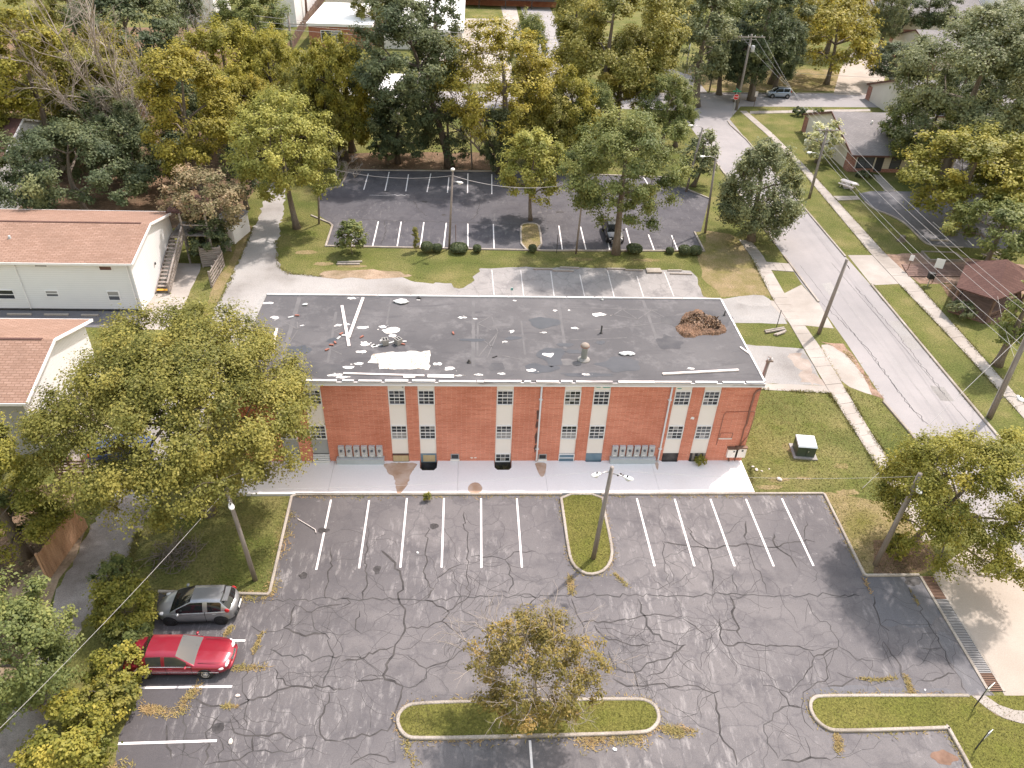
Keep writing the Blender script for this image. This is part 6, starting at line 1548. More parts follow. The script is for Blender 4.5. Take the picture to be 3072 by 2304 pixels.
# ---------------------------------------------------------------- vehicles
BEND = [2.1, 0.3]
def bend(v):
    """rounds the nose and tail in plan"""
    h, c = BEND; x, y, z = v
    return (x - math.copysign(min(1.0, abs(x) / h) ** 2 * c * (y / 0.9) ** 2, x), y, z)
def car(label, L, Wd, stations, gh, paintm, rimm, wheel, tails='hatch', glassm='car_glass', group=None, sidew=None, side_glass=None):
    """x forward. stations: (x, half width, z bottom, z shoulder). gh: rear base x, rear roof x, front roof x, cowl x, roof z, half roof width"""
    t = thing('car', label, 'car', group=group)
    BEND[0] = L / 2
    S = np.array(stations, float); xs = np.linspace(S[0, 0], S[-1, 0], 61)
    def sm(a, k=2):
        for _ in range(k):
            a = np.r_[a[0], (a[:-2] + 2 * a[1:-1] + a[2:]) / 4, a[-1]]
        return a
    hw, zb, zt = (sm(np.interp(xs, S[:, 0], S[:, k])) for k in (1, 2, 3))
    sec = [(0, 0, 0), (.88, 0, 0), (.97, .10, 0), (1.0, .35, 0), (1.0, .62, 0), (.985, .82, 0), (.95, .94, 0), (.86, 1.0, 0), (.5, 1.0, .022), (0, 1.0, .034)]
    V = []; nS = len(sec)
    for i, x in enumerate(xs):
        for (a, b, c) in sec:
            V.append((x, a * hw[i], zb[i] + b * (zt[i] - zb[i]) + c))
    full = V + [(x, -y, z) for x, y, z in V]; off = len(V); F = []
    for i in range(len(xs) - 1):
        for k in range(nS - 1):
            a = i * nS + k
            F.append((a, a + nS, a + nS + 1, a + 1)); F.append((off + a, off + a + 1, off + a + nS + 1, off + a + nS))
    for i in (0, len(xs) - 1):
        r = [i * nS + k for k in range(nS)] + [off + i * nS + k for k in range(nS - 1, -1, -1)]
        F.append(tuple(r if i == 0 else r[::-1]))
    MB().add([bend(q) for q in full], F).build('body', paintm, t, True, False)
    xr0, xr1, xf1, xf0, zr, wr = gh
    gx = np.unique(np.r_[np.linspace(xr0, xr1, 7), np.linspace(xr1, xf1, 26), np.linspace(xf1, xf0, 10)])
    zroof = np.interp(gx, [xr0, xr0 + .06, xr1, (xr1 + xf1) / 2, xf1, xf0 - .06, xf0], [0, .06, .95, 1.0, .96, .05, 0])
    base_z = np.interp(gx, xs, zt) - 0.03; bw_ = np.interp(gx, xs, hw) * 0.93
    sec2 = [(0.0, 0.0), (0.28, 0.42), (0.72, 0.86), (0.84, 0.955), (0.93, 0.985), (1.0, 1.0)]   # fraction inwards, up
    lat = [1.0, None, None, 0.95, 0.5, 0.0]
    V = []; m = len(sec2)
    for i, x in enumerate(gx):
        h = (zr - base_z[i]) * zroof[i]
        tw = bw_[i] + (wr - bw_[i]) * zroof[i]
        prof = [(bw_[i], 0), (bw_[i] + (tw - bw_[i]) * .45, .45), (tw * 1.0, .86), (tw * .93, .955), (tw * .5, .992), (0, 1.0)]
        for (y, q) in prof:
            V.append((x, y, base_z[i] + h * q + (0.012 if q else 0)))
    off = len(V); full = V + [(x, -y, z) for x, y, z in V]
    sidew = sidew or [(xr1 - .05, (xr1 + xf1) / 2 - .06), ((xr1 + xf1) / 2 + .06, xf1 + (xf0 - xf1) * .62)]
    parts = {}
    for i in range(len(gx) - 1):
        xm = (gx[i] + gx[i + 1]) / 2
        for k in range(m - 1):
            for s in (0, 1):
                o_ = off * s; a = o_ + i * m + k
                f = (a, a + m, a + m + 1, a + 1) if s == 0 else (a, a + 1, a + m + 1, a + m)
                key = 'roof'
                if k <= 1:
                    for j, (p, q) in enumerate(sidew):
                        if p <= xm <= q: key = 'side_window%d%d' % (j, s)
                elif xm > xf1 and k >= 3: key = 'windshield'
                elif xm < xr1 and k >= 3: key = 'rear_window'
                parts.setdefault(key, []).append(f)
    for key, fs in parts.items():
        used = sorted({i for f in fs for i in f}); mp = {u: j for j, u in enumerate(used)}
        nm = key.rstrip('01')
        gm = paintm if key == 'roof' else (side_glass or 'car_glass') if nm == 'side_window' else glassm if nm == 'windshield' else 'car_glass'
        MB().add([bend(full[u]) for u in used], [tuple(mp[i] for i in f) for f in fs]).build(nm, gm, t, True, False)
    R = wheel[0]
    for wx in wheel[1:3]:
        for s in (1, -1):
            hwx = float(np.interp(wx, xs, hw))
            y = s * (hwx - 0.08)
            MB().lathe((wx, s * (hwx - 0.2), R + 0.02), [(R * 1.17, -0.06), (R * 1.17, 0.222), (R * 1.05, 0.223)] if s > 0 else [(R * 1.17, 0.06), (R * 1.17, -0.222), (R * 1.05, -0.223)], 20, 'y').build('wheel_arch', 'car_trim', t, False, False)
            w = MB().lathe((wx, y, R), [(R * .62, -.10), (R * .93, -.105), (R, -.07), (R, .07), (R * .93, .105), (R * .62, .10)], 20, 'y').build('wheel', 'tyre', t, True, False)
            MB().lathe((wx, y, R), [(R * .63, .07 * s), (R * .60, .112 * s), (R * .5, .10 * s), (R * .12, .115 * s), (0.001, .118 * s)], 16, 'y').build('rim', rimm, w, False, False)
            for k in range(7):
                a_ = 2 * math.pi * k / 7
                MB().box(wx + R * .42 * math.cos(a_) - .022, y + s * .102 - .012, R + R * .42 * math.sin(a_) - .022, wx + R * .42 * math.cos(a_) + .022, y + s * .102 + .012, R + R * .42 * math.sin(a_) + .022).build('rim_slot', 'car_trim', w, False, False)
    return t, xs, hw, zb, zt
def pod(t, name, c, d, m, seed=0, jit=0.0):
    MB().ico(bend(c), 1.0, d, jit, seed).build(name, m, t, True, False)

def car_marks(t, L, hwm, ztf, ztr, lamp=True):
    for s in (1, -1):
        pass

# silver hatchback, nose to the left
sv, xs, hw, zb, zt = car('grey silver hatchback parked nose-in against the roadside bushes', 4.2, 1.7,
    [(-2.08, .62, .34, .86), (-2.0, .76, .26, .98), (-1.7, .84, .22, 1.02), (-.6, .86, .20, .98), (.6, .86, .20, .95), (1.15, .85, .21, .92), (1.7, .80, .24, .80), (1.98, .66, .28, .66), (2.1, .42, .32, .56)],
    (-1.98, -1.42, .12, 1.34, 1.53, .56), 'paint_silver', 'rim_black', (.31, -1.30, 1.28), sidew=[(-1.50, -.72), (-.52, .95)])
for s in (1, -1):
    pod(sv, 'tail_light', (-1.86, s * .745, .99), (.14, .055, .15), 'tail_glass')
    pod(sv, 'headlight', (1.72, s * .62, .72), (.22, .12, .09), 'headlight_glass')
    pod(sv, 'mirror', (.78, s * .97, 1.02), (.09, .12, .08), 'paint_silver')
    for x_ in (-.35, .55 - .9): pass
    for x_ in (-1.15, -.1):
        MB().box(x_, s * .862, .84, x_ + .2, s * .885, .88).build('door_handle', 'paint_silver', sv, rel=False)
    MB().box(-.585, s * .80, .3, -.565, s * .868, .98).build('door_seam', 'car_trim', sv, rel=False)
    MB().box(-1.0, s * .845, .2, 1.0, s * .875, .27).build('sill_trim', 'car_trim', sv, rel=False)
pod(sv, 'bumper', (-2.02, 0, .42), (.12, .70, .12), 'car_trim')
MB().box(-2.16, -.26, .58, -2.12, .26, .70).build('number_plate', 'sign_white', sv, rel=False)
MB().box(-1.72, -.46, 1.40, -1.45, .46, 1.45).build('spoiler', 'paint_silver', sv, rel=False)
MB().tube([(-1.35, 0, 1.55), (-1.5, 0, 1.70)], .012, 5).build('aerial', 'car_trim', sv, rel=False)
a, b = (-15.64, 25.25), (-12.91, 25.25)
sv.location = ((a[0] + b[0]) / 2, a[1] + 0.86, 0.008); sv.rotation_euler.z = math.pi + 0.015

# red sedan, nose to the right
rd, xs, hw, zb, zt = car('red four-door sedan parked facing out beside the silver hatchback', 5.2, 1.86,
    [(-2.62, .62, .42, .78), (-2.54, .80, .32, .86), (-2.2, .89, .26, .93), (-1.2, .93, .24, .94), (.6, .93, .24, .92), (1.2, .93, .24, .90), (1.9, .92, .26, .85), (2.35, .89, .30, .79), (2.55, .80, .34, .70), (2.64, .70, .38, .62)],
    (-1.92, -1.38, .10, 1.02, 1.42, .64), 'paint_red', 'rim_bright', (.325, -1.48, 1.42), glassm='car_glass_light', side_glass='car_glass_mid', sidew=[(-1.36, -.62), (-.42, .66)])
for s in (1, -1):
    pod(rd, 'headlight', (2.50, s * .50, .685), (.10, .26, .07), 'headlight_glass')
    pod(rd, 'side_lamp', (2.38, s * .82, .66), (.16, .08, .06), 'headlight_glass')
    pod(rd, 'tail_light', (-2.55, s * .62, .68), (.08, .24, .11), 'tail_glass')
    pod(rd, 'mirror', (.62, s * 1.0, .99), (.07, .11, .06), 'paint_red')
    MB().box(-2.3, s * .925, .50, 2.1, s * .95, .545).build('side_moulding', 'chrome', rd, rel=False)
    MB().box(-1.45, s * .905, .925, .85, s * .935, .945).build('belt_trim', 'chrome', rd, rel=False)
    for x_ in (-.41, .82, -1.5): MB().box(x_, s * .90, .30, x_ + .018, s * .938, .90).build('door_seam', 'car_trim', rd, rel=False)
    for x_ in (-1.2, -.25): MB().box(x_, s * .93, .76, x_ + .2, s * .955, .80).build('door_handle', 'paint_red', rd, rel=False)
    MB().box(-1.4, s * .90, .24, 1.0, s * .93, .28).build('sill_trim', 'car_trim', rd, rel=False)
    MB().box(1.1, s * .68, .925, 2.3, s * .70, .932).build('bonnet_seam', 'car_trim', rd, rel=False)
pod(rd, 'bumper', (2.52, 0, .46), (.16, .78, .10), 'paint_red')
pod(rd, 'bumper', (-2.54, 0, .5), (.12, .8, .1), 'paint_red')
MB().box(2.50, -.30, .60, 2.63, .30, .70).build('grille', 'chrome', rd, rel=False)
MB().box(-2.68, -.26, .6, -2.64, .26, .72).build('number_plate', 'sign_white', rd, rel=False)
a, b = (-15.79, 22.15), (-12.82, 22.09)
rd.location = ((a[0] + b[0]) / 2 + 0.02, a[1] + 0.93, 0.008); rd.rotation_euler.z = -0.012

def simple_lights(t, xf, xb, hwf, hwb, zf, zb_):
    for s in (1, -1):
        pod(t, 'headlight', (xf, s * hwf, zf), (.12, .16, .08), 'headlight_glass')
        pod(t, 'tail_light', (xb, s * hwb, zb_), (.08, .10, .16), 'tail_glass')
        pod(t, 'mirror', (.75, s * 1.0, 1.05), (.09, .12, .08), 'car_trim')
ST_BOX = [(-2.05, .66, .36, 1.0), (-1.98, .80, .28, 1.06), (-1.5, .87, .24, 1.08), (.8, .87, .24, 1.04), (1.3, .86, .25, 1.0), (1.85, .80, .28, .92), (2.05, .62, .34, .78)]
bx_car, *_ = car('pale blue silver boxy car driving on the cross street', 4.1, 1.75, ST_BOX, (-1.98, -1.72, .35, 1.15, 1.64, .66), 'paint_bluesilver', 'rim_grey', (.34, -1.28, 1.28), sidew=[(-1.62, -.6), (-.5, .85)])
simple_lights(bx_car, 1.9, -1.98, .6, .74, .78, 1.1)
bx_car.location = (*(51.50, 129.48), 0.012); bx_car.rotation_euler.z = math.pi
ST_SED = [(-2.4, .6, .4, .8), (-2.3, .78, .3, .92), (-1.6, .88, .24, .98), (.8, .89, .24, .95), (1.5, .88, .25, .9), (2.1, .80, .28, .8), (2.4, .5, .36, .62)]
bk, *_ = car('glossy black car parked under the tree in the rear car park', 4.8, 1.8, ST_SED, (-1.9, -1.2, .2, 1.15, 1.45, .62), 'paint_black', 'rim_grey', (.33, -1.4, 1.42))
simple_lights(bk, 2.22, -2.32, .58, .62, .66, .75)
bk.location = ((14.97, 72.58)[0], (14.84, 71.69)[1] + 2.0, 0.008); bk.rotation_euler.z = -math.pi / 2
for k in range(4):
    MB().box(2.30 - .02 * k, -.5, .32 + .08 * k, 2.46 - .03 * k, .5, .36 + .08 * k).build('grille_bar', 'chrome', bk, rel=False)
wv, *_ = car('white van parked on the distant street at the top', 5.2, 2.0, [(-2.6, .8, .4, 1.1), (-2.5, .95, .3, 1.2), (1.2, .97, .3, 1.2), (1.9, .95, .3, 1.1), (2.5, .85, .35, .9), (2.6, .6, .4, .8)], (-2.55, -2.4, .8, 1.75, 2.1, .84), 'paint_white', 'rim_grey', (.36, -1.6, 1.6))
simple_lights(wv, 2.45, -2.55, .7, .85, .8, 1.1)
wv.location = (*(13.24, 179.68), 0.012); wv.rotation_euler.z = -math.pi / 2 + 0.1
w2, *_ = car('white car half hidden under the yellow green tree at right', 4.8, 1.8, ST_SED, (-1.9, -1.2, .2, 1.15, 1.5, .62), 'paint_white', 'rim_grey', (.34, -1.4, 1.42))
simple_lights(w2, 2.22, -2.32, .58, .62, .66, .75)
w2.location = (*(63.76, 89.74), 0.012); w2.rotation_euler.z = -1.9
r2, *_ = car('rust coloured car on the far drive behind the bungalows', 4.6, 1.8, ST_SED, (-1.9, -1.2, .2, 1.15, 1.5, .62), 'paint_rust', 'rim_grey', (.34, -1.4, 1.42))
simple_lights(r2, 2.22, -2.32, .58, .62, .66, .75)
r2.location = (*(83.18, 159.73), 0.014); r2.rotation_euler.z = math.pi - 0.1
b2, *_ = car('blue car glimpsed beneath the large olive tree beside the gravel lane', 4.4, 1.75, ST_BOX, (-1.98, -1.6, .35, 1.15, 1.5, .66), 'paint_blue', 'rim_grey', (.33, -1.28, 1.28))
simple_lights(b2, 1.9, -1.98, .6, .74, .78, 1.1)
b2.location = (*(-22.81, 38.62), 0.012); b2.rotation_euler.z = 0.3

# ---------------------------------------------------------------- poles, lamps and wires
def pole(label, ends, r=0.14, m='pole_wood', name='utility_pole', cat='pole'):
    b, tp = ends
    t = thing(name, label, cat, b)
    MB().tube([(b[0], b[1], -0.1), lerp(b, tp, 0.5), tp], [r * 1.15, r, r * 0.85], 10).build('shaft', m, t, True)
    return t, Vector(tp)
def lamp_head(t, root, tip, size=0.34, arm=0.03, m='lamp_white'):
    root, tip = Vector(root), Vector(tip); d = (tip - root); d.z = 0
    d = d.normalized() if d.length > 1e-3 else Vector((1, 0, 0))
    mid = (root + tip) / 2 + Vector((0, 0, 0.10 * (tip - root).length))
    MB().tube([root, mid, tip], arm, 6).build('lamp_arm', 'galvanised', t, True)
    h = MB(); s = size; n = d.cross(Vector((0, 0, 1)))
    prof = [(-0.4, .18, .10), (0.0, .36, .22), (0.55, .46, .24), (1.0, .40, .18), (1.3, .22, .10)]
    V = []; k = 10
    for (x, w, hh) in prof:
        for j in range(k):
            a = 2 * math.pi * j / k
            V.append(tuple(tip + d * (x * s) + n * (math.cos(a) * w * s) + Vector((0, 0, math.sin(a) * hh * s + 0.05))))
    F = [(i * k + j, i * k + (j + 1) % k, (i + 1) * k + (j + 1) % k, (i + 1) * k + j) for i in range(len(prof) - 1) for j in range(k)] + [tuple(range(k - 1, -1, -1)), tuple(range((len(prof) - 1) * k, len(prof) * k))]
    hd = h.add(V, F).build('lamp_head', m, t, True)
    MB().ico(tuple(tip + d * 0.45 * s + Vector((0, 0, -0.18 * s))), 0.4 * s, (1, 1, .5), 0.0).build('lens', 'lamp_lens', hd, True)
    MB().lathe(tuple(tip + d * 0.3 * s + Vector((0, 0, 0.26 * s))), [(0.05, 0), (0.05, 0.1), (0.03, 0.12)], 8).build('photocell', 'dark_metal', hd)
def crossarm(t, tp, dz, w, d=(1, 0, 0), m='weathered_wood', ins=4):
    d = Vector(d).normalized(); c = Vector(tp) + Vector((0, 0, dz)) + Vector((0, -0.14, 0))
    ca = MB().beam(tuple(c - d * w / 2), tuple(c + d * w / 2), 0.10, 0.13).build('crossarm', m, t)
    for k in range(ins):
        p = c + d * w * ((k + 0.5) / ins - 0.5)
        MB().lathe((p.x, p.y, p.z + 0.06), [(0.03, 0), (0.07, 0.05), (0.04, 0.12), (0.06, 0.15), (0.02, 0.2)], 8).build('insulator', 'lamp_white', ca)
def wire(label, a, b, sag=0.5, r=0.013, m='wire', group='overhead wires'):
    a, b = Vector(a), Vector(b); P = []
    for k in range(15):
        f = k / 14; p = a.lerp(b, f); p.z -= sag * 4 * f * (1 - f); P.append(p)
    o = MB().tube([p - a for p in P], r, 4, False).build('overhead_wire', m); o.location = a
    tag(o, label, 'wire', group)
def jpole(name, label, ends, **k):
    return pole(label, ends, name=name, **k)

p1, t1 = pole('leaning wooden lamp pole on the grass island with two white lamps', ((7.18, 29.48, 0), (7.48, 29.48, 7.22)), 0.13, name='lamp_pole', cat='lamp pole')
lamp_head(p1, t1 + Vector((0, 0, -0.35)), t1 + Vector((-0.75, -0.35, -0.2)), 0.33)
lamp_head(p1, t1 + Vector((0, 0, -0.45)), t1 + Vector((0.7, -0.4, -0.4)), 0.33)
for k in range(3):
    pod(p1, 'connector', tuple(t1 - Vector((*p1.location[:2], 0)) + Vector((0.35 + .15 * k, -.1, -.5 + .1 * (k % 2)))), (.06, .06, .05), 'dark_metal')
p2, t2 = pole('grey lamp pole leaning over the lawn left of the car park', ((-11.91, 28.20, 0), (-12.25, 28.20, 7.10)), 0.12, name='lamp_pole', cat='lamp pole')
lamp_head(p2, t2 + Vector((0, 0, -0.7)), t2 + Vector((0.25, -0.5, -0.75)), 0.33)
p3, t3 = pole('grey lamp pole beside the tree at the right of the car park', ((23.87, 28.87, 0), (23.97, 28.87, 7.27)), 0.14, name='lamp_pole', cat='lamp pole')
lamp_head(p3, t3 + Vector((0, 0, -0.7)), t3 + Vector((-0.1, -0.45, -0.7)), 0.33)
p4, t4 = pole('bare wooden pole on the verge between pavement and street', ((30.13, 54.47, 0), (30.52, 54.47, 7.14)), 0.15)
for k in range(2):
    MB().tube([tuple(t4 + Vector((0.1 + .12 * k, -.05, -.45 - .1 * k))), tuple(t4 + Vector((0.35 + .1 * k, -.05, -.75 - .1 * k)))], 0.02, 5).build('bracket', 'dark_metal', p4)
p5, t5 = pole('short wooden pole rising behind the right end of the brick building', ((20.24, 42.24, 0), (20.48, 42.24, 5.74)), 0.14)
crossarm(p5, t5, -0.25, 0.5, ins=2)
p6, t6 = pole('thick wooden utility pole with street lamp at the right edge', ((38.84, 42.82, 0), (38.48, 42.82, 8.56)), 0.19)
lamp_head(p6, lerp(p6.location, t6, 0.20), lerp(p6.location, t6, 0.27)[:1] + (p6.location.y - 1.6,) + (3.1,), 0.45)
MB().tube([tuple(p6.location + Vector((-.3, 0, 0))), tuple(t6 + Vector((-.1, 0, -2)))], 0.03, 6).build('conduit', 'galvanised', p6)
p7, t7 = pole('wooden utility pole with crossarm and lamp beside the east pavement', ((40.64, 85.23, 0), (40.52, 85.23, 8.35)), 0.15)
crossarm(p7, t7, -0.2, 2.6)
lamp_head(p7, lerp(p7.location, t7, 0.62), tuple(Vector(lerp(p7.location, t7, 0.62)) + Vector((-1.5, -0.5, 0.5))), 0.4)
p8, t8 = pole('tall utility pole with double crossarms at the street corner', ((42.01, 121.30, 0), (42.04, 121.30, 11.18)), 0.19)
crossarm(p8, t8, -0.35, 4.2, ins=4); crossarm(p8, t8, -1.5, 3.4, (0.3, 1, 0), ins=3)
MB().lathe((t8.x + 0.5, t8.y - 0.3, t8.z - 2.4), [(0.28, 0), (0.3, 0.05), (0.3, 0.8), (0.22, 0.9)], 12).build('transformer', 'grey_metal', p8, True)
p9, t9 = pole('slim grey street lamp at the corner left of the stop sign', ((36.12, 133.51, 0), (36.23, 133.51, 7.62)), 0.10, 'galvanised', 'street_lamp', 'street lamp')
lamp_head(p9, t9, t9 + Vector((0.9, 0, 0.15)), 0.55)
o = MB().box(p9.location.x + 0.5, p9.location.y - 0.12, 2.6, p9.location.x + 1.1, p9.location.y - 0.08, 3.4).build('sign_panel', 'sign_white', p9)
MB().box(p9.location.x + 0.62, p9.location.y - 0.13, 2.85, p9.location.x + 0.98, p9.location.y - 0.125, 2.95).build('sign_mark', 'dark_metal', o)
p10, t10 = pole('thin wooden pole before the trees across the cross street', ((40.38, 131.87, 0), (40.47, 131.87, 9.19)), 0.13)
p11, t11 = pole('slim pale lamp pole in the middle of the rear car park edge', ((-2.22, 70.07, 0), (-1.76, 70.07, 8.26)), 0.10, name='lamp_pole', cat='lamp pole')
lamp_head(p11, lerp(p11.location, t11, 0.86), tuple(Vector(lerp(p11.location, t11, 0.86)) + Vector((0.55, -0.3, 0))), 0.42)
pod(p11, 'lamp_cap', tuple(t11 - Vector((*p11.location[:2], 0))), (.22, .22, .16), 'lamp_white')
p12, t12 = pole('thin wooden pole at the left corner of the rear car park', ((-16.12, 75.63, 0), (-15.48, 75.63, 6.48)), 0.10)
p13, t13 = pole('lamp pole left of the feathery street tree', ((25.28, 74.88, 0), (24.85, 74.88, 8.19)), 0.12, name='lamp_pole', cat='lamp pole')
lamp_head(p13, t13, t13 + Vector((-1.3, -0.2, 0.2)), 0.34)
p14, t14 = pole('wooden lamp pole beside the small tree at the far pavement', ((25.91, 86.59, 0), (26.53, 86.59, 7.67)), 0.13, name='lamp_pole', cat='lamp pole')
lamp_head(p14, t14, t14 + Vector((-1.4, -0.3, 0.3)), 0.36)
p15, t15 = pole('thin grey post in front of the oak in the rear car park', ((10.61, 69.41, 0), (10.75, 69.41, 7.67)), 0.09)
p16, t16 = pole('weathered post among the trunks behind the rear car park', ((0.10, 92.86, 0), (-0.14, 92.86, 4.34)), 0.10)
p17, t17 = pole('pale utility pole with crossarms beside the brown slatted fence', ((-32.41, 146.91, 0), (-32.22, 146.91, 7.42)), 0.22)
crossarm(p17, t17, -1.6, 6.5, ins=4); crossarm(p17, t17, -9.0, 4.0, ins=2)
p18, t18 = pole('slim double pole left of the white flat roof', ((-36.05, 182.42, 0), (-35.74, 182.42, 6.53)), 0.25, 'brown_wood')
p19, t19 = pole('wooden post in the shade of trees beside the yellow tree', ((-18.17, 97.74, 0), (-17.76, 97.74, 5.58)), 0.12)

wire('lowest wire from the corner pole down the east side of the street', t8 + Vector((1.8, 0, -.2)), t7 + Vector((-1.1, 0, 0)), 0.5)
wire('middle wire from the corner pole down the street', t8 + Vector((.4, 0, -.2)), t7 + Vector((-.1, 0, 0)), 0.6)
wire('outer wire from the corner pole to the crossarm pole', t8 + Vector((-1.6, 0, -.2)), t7 + Vector((1.1, 0, 0)), 0.6)
wire('westmost wire from crossarm pole to the right edge pole', t7 + Vector((-1.1, 0, 0)), t6 + Vector((-.9, 0, -.2)), 0.6)
wire('middle wire from crossarm pole to the right edge pole', t7 + Vector((-.1, 0, 0)), t6 + Vector((0, 0, 0)), 0.6)
wire('eastmost wire from crossarm pole to the right edge pole', t7 + Vector((1.1, 0, 0)), t6 + Vector((.9, 0, -.2)), 0.6)
wire('low cable from crossarm pole to the right edge pole', lerp(p7.location, t7, 0.72), tuple(Vector(lerp(p6.location, t6, 0.75))), 0.7, 0.016)
wire('low twin cable under the crossarm pole wires', lerp(p7.location, t7, 0.66), tuple(Vector(lerp(p6.location, t6, 0.68))), 0.7, 0.016)
for k, w_ in enumerate(('upper', 'middle', 'lower')):
    wire(w_ + ' wire running left from the corner pole over the street', t8 + Vector((-1.5 + 1.2 * k, 0, -.3 - .2 * k)), t8 + Vector((-75, 6 + 2 * k, -.6 - 1.2 * k)), 1.2, 0.022)
wire('wire from the corner pole to the thin pole behind it', t8 + Vector((0, 0, -1.2)), t10 + Vector((0, 0, -.3)), 0.2, 0.02)
wire('wire from the thin far pole across the cross street', t10 + Vector((0, 0, -5)), t10 + Vector((70, 4, -6)), 1.2, 0.022)
wire('cable from the left lamp pole towards the lower left corner', t2 + Vector((0, 0, -.2)), (-18.70, 16.15, 5.00), 0.25, 0.010)
wire('cable from the left lamp pole to the island lamp pole', t2 + Vector((0, 0, -.15)), t1 + Vector((0, 0, -.2)), 0.35, 0.008)
wire('cable from the island lamp pole to the right lamp pole', t1 + Vector((0, 0, -.2)), t3 + Vector((0, 0, -.2)), 0.35, 0.008)
wire('cable from the rear lamp pole to the left post', t11 + Vector((0, 0, -.6)), t12 + Vector((0, 0, -.1)), 0.7, 0.016)
wire('cable from the rear lamp pole to the grey post at the oak', t11 + Vector((0, 0, -.6)), t15 + Vector((0, 0, -.1)), 0.9, 0.022)
wire('guy wire bracing the right edge pole towards the kerb', t6 + Vector((0, 0, -.5)), (*(25.84, 35.30), 0), 0.0, 0.016)
for k in range(3):
    wire(('top', 'second', 'third')[k] + ' wire crossing behind the yellow trees at top left', t17 + Vector((0, 0, -9.0 - .7 * k)), t17 + Vector((-60, 2, -9.5 - .7 * k)), 0.8, 0.03)
    wire(('top', 'second', 'third')[k] + ' wire right of the slatted fence pole', t17 + Vector((0, 0, -9.0 - .7 * k)), t17 + Vector((45, -4, -11 - .7 * k)), 0.8, 0.03)
wire('service wire from the pavilion to the right edge pole', (*(45.91, 56.06), 3.0), tuple(Vector(lerp(p6.location, t6, 0.6))), 0.2, 0.012)

# ---------------------------------------------------------------- signs and posts
def text_obj(parent, body, size, loc, rot, m, name='lettering'):
    cu = bpy.data.curves.new(name, 'FONT'); cu.body = body; cu.size = size; cu.align_x = 'CENTER'; cu.align_y = 'CENTER'; cu.extrude = 0.002
    tmp = bpy.data.objects.new('t', cu); COL.objects.link(tmp)
    dg = bpy.context.evaluated_depsgraph_get(); me = bpy.data.meshes.new_from_object(tmp.evaluated_get(dg))
    bpy.data.objects.remove(tmp)
    o = link_mesh(name, me, m, parent); o.location = loc; o.rotation_euler = rot
    return o
def sign(label, base, h, panel_w, panel_h, rz=0.0, m='sign_white', post='rusty_metal', name='sign', lean=0.0, marks=None, cat='sign'):
    t = thing(name, label, cat, (*base, 0), rz)
    MB().tube([(0, 0, -0.05), (lean * 0.5, 0, h * 0.5), (lean, 0, h)], 0.035, 6).build('post', post, t, rel=False)
    if panel_w:
        p = MB().box(lean - panel_w / 2, -0.055, h - panel_h, lean + panel_w / 2, -0.035, h).build('panel', m, t, rel=False)
        for k in range(marks or 0):
            x0 = lean - panel_w * 0.38 + panel_w * 0.26 * k
            MB().box(x0, -0.059, h - panel_h * (0.80 + 0.05 * (k % 2)), x0 + panel_w * 0.10, -0.055, h - panel_h * 0.2).build('lettering', 'sign_blue', p, rel=False)
            MB().box(x0, -0.0595, h - panel_h * 0.5, x0 + panel_w * 0.2, -0.055, h - panel_h * 0.42).build('lettering', 'sign_blue', p, rel=False)
    return t
sign('large blank pale sign on a dark post by the drain at lower right', (24.85, 19.82), 1.75, 0.62, 0.5, 0.55, 'sign_grey', 'dark_metal', lean=0.25)
sign('small white sign with blue lettering on a dark post at the lower right corner', (23.70, 17.69), 1.6, 0.38, 0.5, 0.5, 'sign_white', 'dark_metal', lean=0.15, marks=3)
sign('small white sign on a rusty post beside the boardwalk entrance', (43.91, 66.64), 1.7, 0.4, 0.6, -0.5)
sign('large white sign board on a tall post beside the boardwalk', (45.16, 64.03), 2.6, 0.75, 0.95, -0.5)
sign('white notice hung before the pavilion', (46.31, 61.00), 1.9, 0.5, 0.7, -0.5, post='dark_metal')
sign('black post without panel on the grass beside the west pavement', (26.62, 55.23), 1.9, 0, 0, post='dark_metal', name='sign_post', cat='post')
sign('left black post at the edge of the rear car park', (8.65, 69.49), 2.0, 0, 0, post='dark_metal', name='sign_post', cat='post')
sign('black post right of the oak at the edge of the rear car park', (20.68, 70.56), 1.6, 0, 0, post='dark_metal', name='sign_post', cat='post')
sign('rusty post with bent top beside the rear hedge', (-1.56, 71.49), 2.0, 0, 0, post='rusty_metal', name='sign_post', cat='post')
sign('small white and red sign on the cross street kerb', (45.52, 123.45), 2.4, 0.45, 0.8, 0, 'board_white')
sign('short white post at the edge of the parking strip behind the building', (3.70, 60.32), 1.0, 0.22, 0.25, 0, 'teal_paint', 'lamp_white', 'marker_post', cat='post')
ss = thing('stop_sign', 'red octagonal STOP sign below green street name plates', 'stop sign', (*(40.33, 117.67), 0))
MB().tube([(0, 0, -0.05), (0, 0, 3.9)], 0.05, 6).build('post', 'galvanised', ss, rel=False)
oc = lambda r: [(r * math.cos(math.pi / 8 + math.pi / 4 * k), r * math.sin(math.pi / 8 + math.pi / 4 * k)) for k in range(8)]
for r, y, m in ((0.45, -0.07, 'sign_white'), (0.41, -0.085, 'sign_red')):
    V = [(a, y, b + 3.0) for a, b in oc(r)] + [(a, y + 0.014, b + 3.0) for a, b in oc(r)]
    MB().add(V, [tuple(range(8)), tuple(range(15, 7, -1))] + [(i, i + 8, (i + 1) % 8 + 8, (i + 1) % 8) for i in range(8)]).build('plate' if m == 'sign_white' else 'face', m, ss, rel=False)
text_obj(ss, 'STOP', 0.30, (0, -0.088, 3.0), (math.pi / 2, 0, 0), 'sign_white')
MB().box(-0.65, -0.02, 3.72, 0.65, 0.0, 3.92).build('street_plate', 'sign_green', ss, rel=False)
MB().box(-0.012, -0.65, 3.95, 0.012, 0.65, 4.15).build('street_plate', 'sign_green', ss, rel=False)
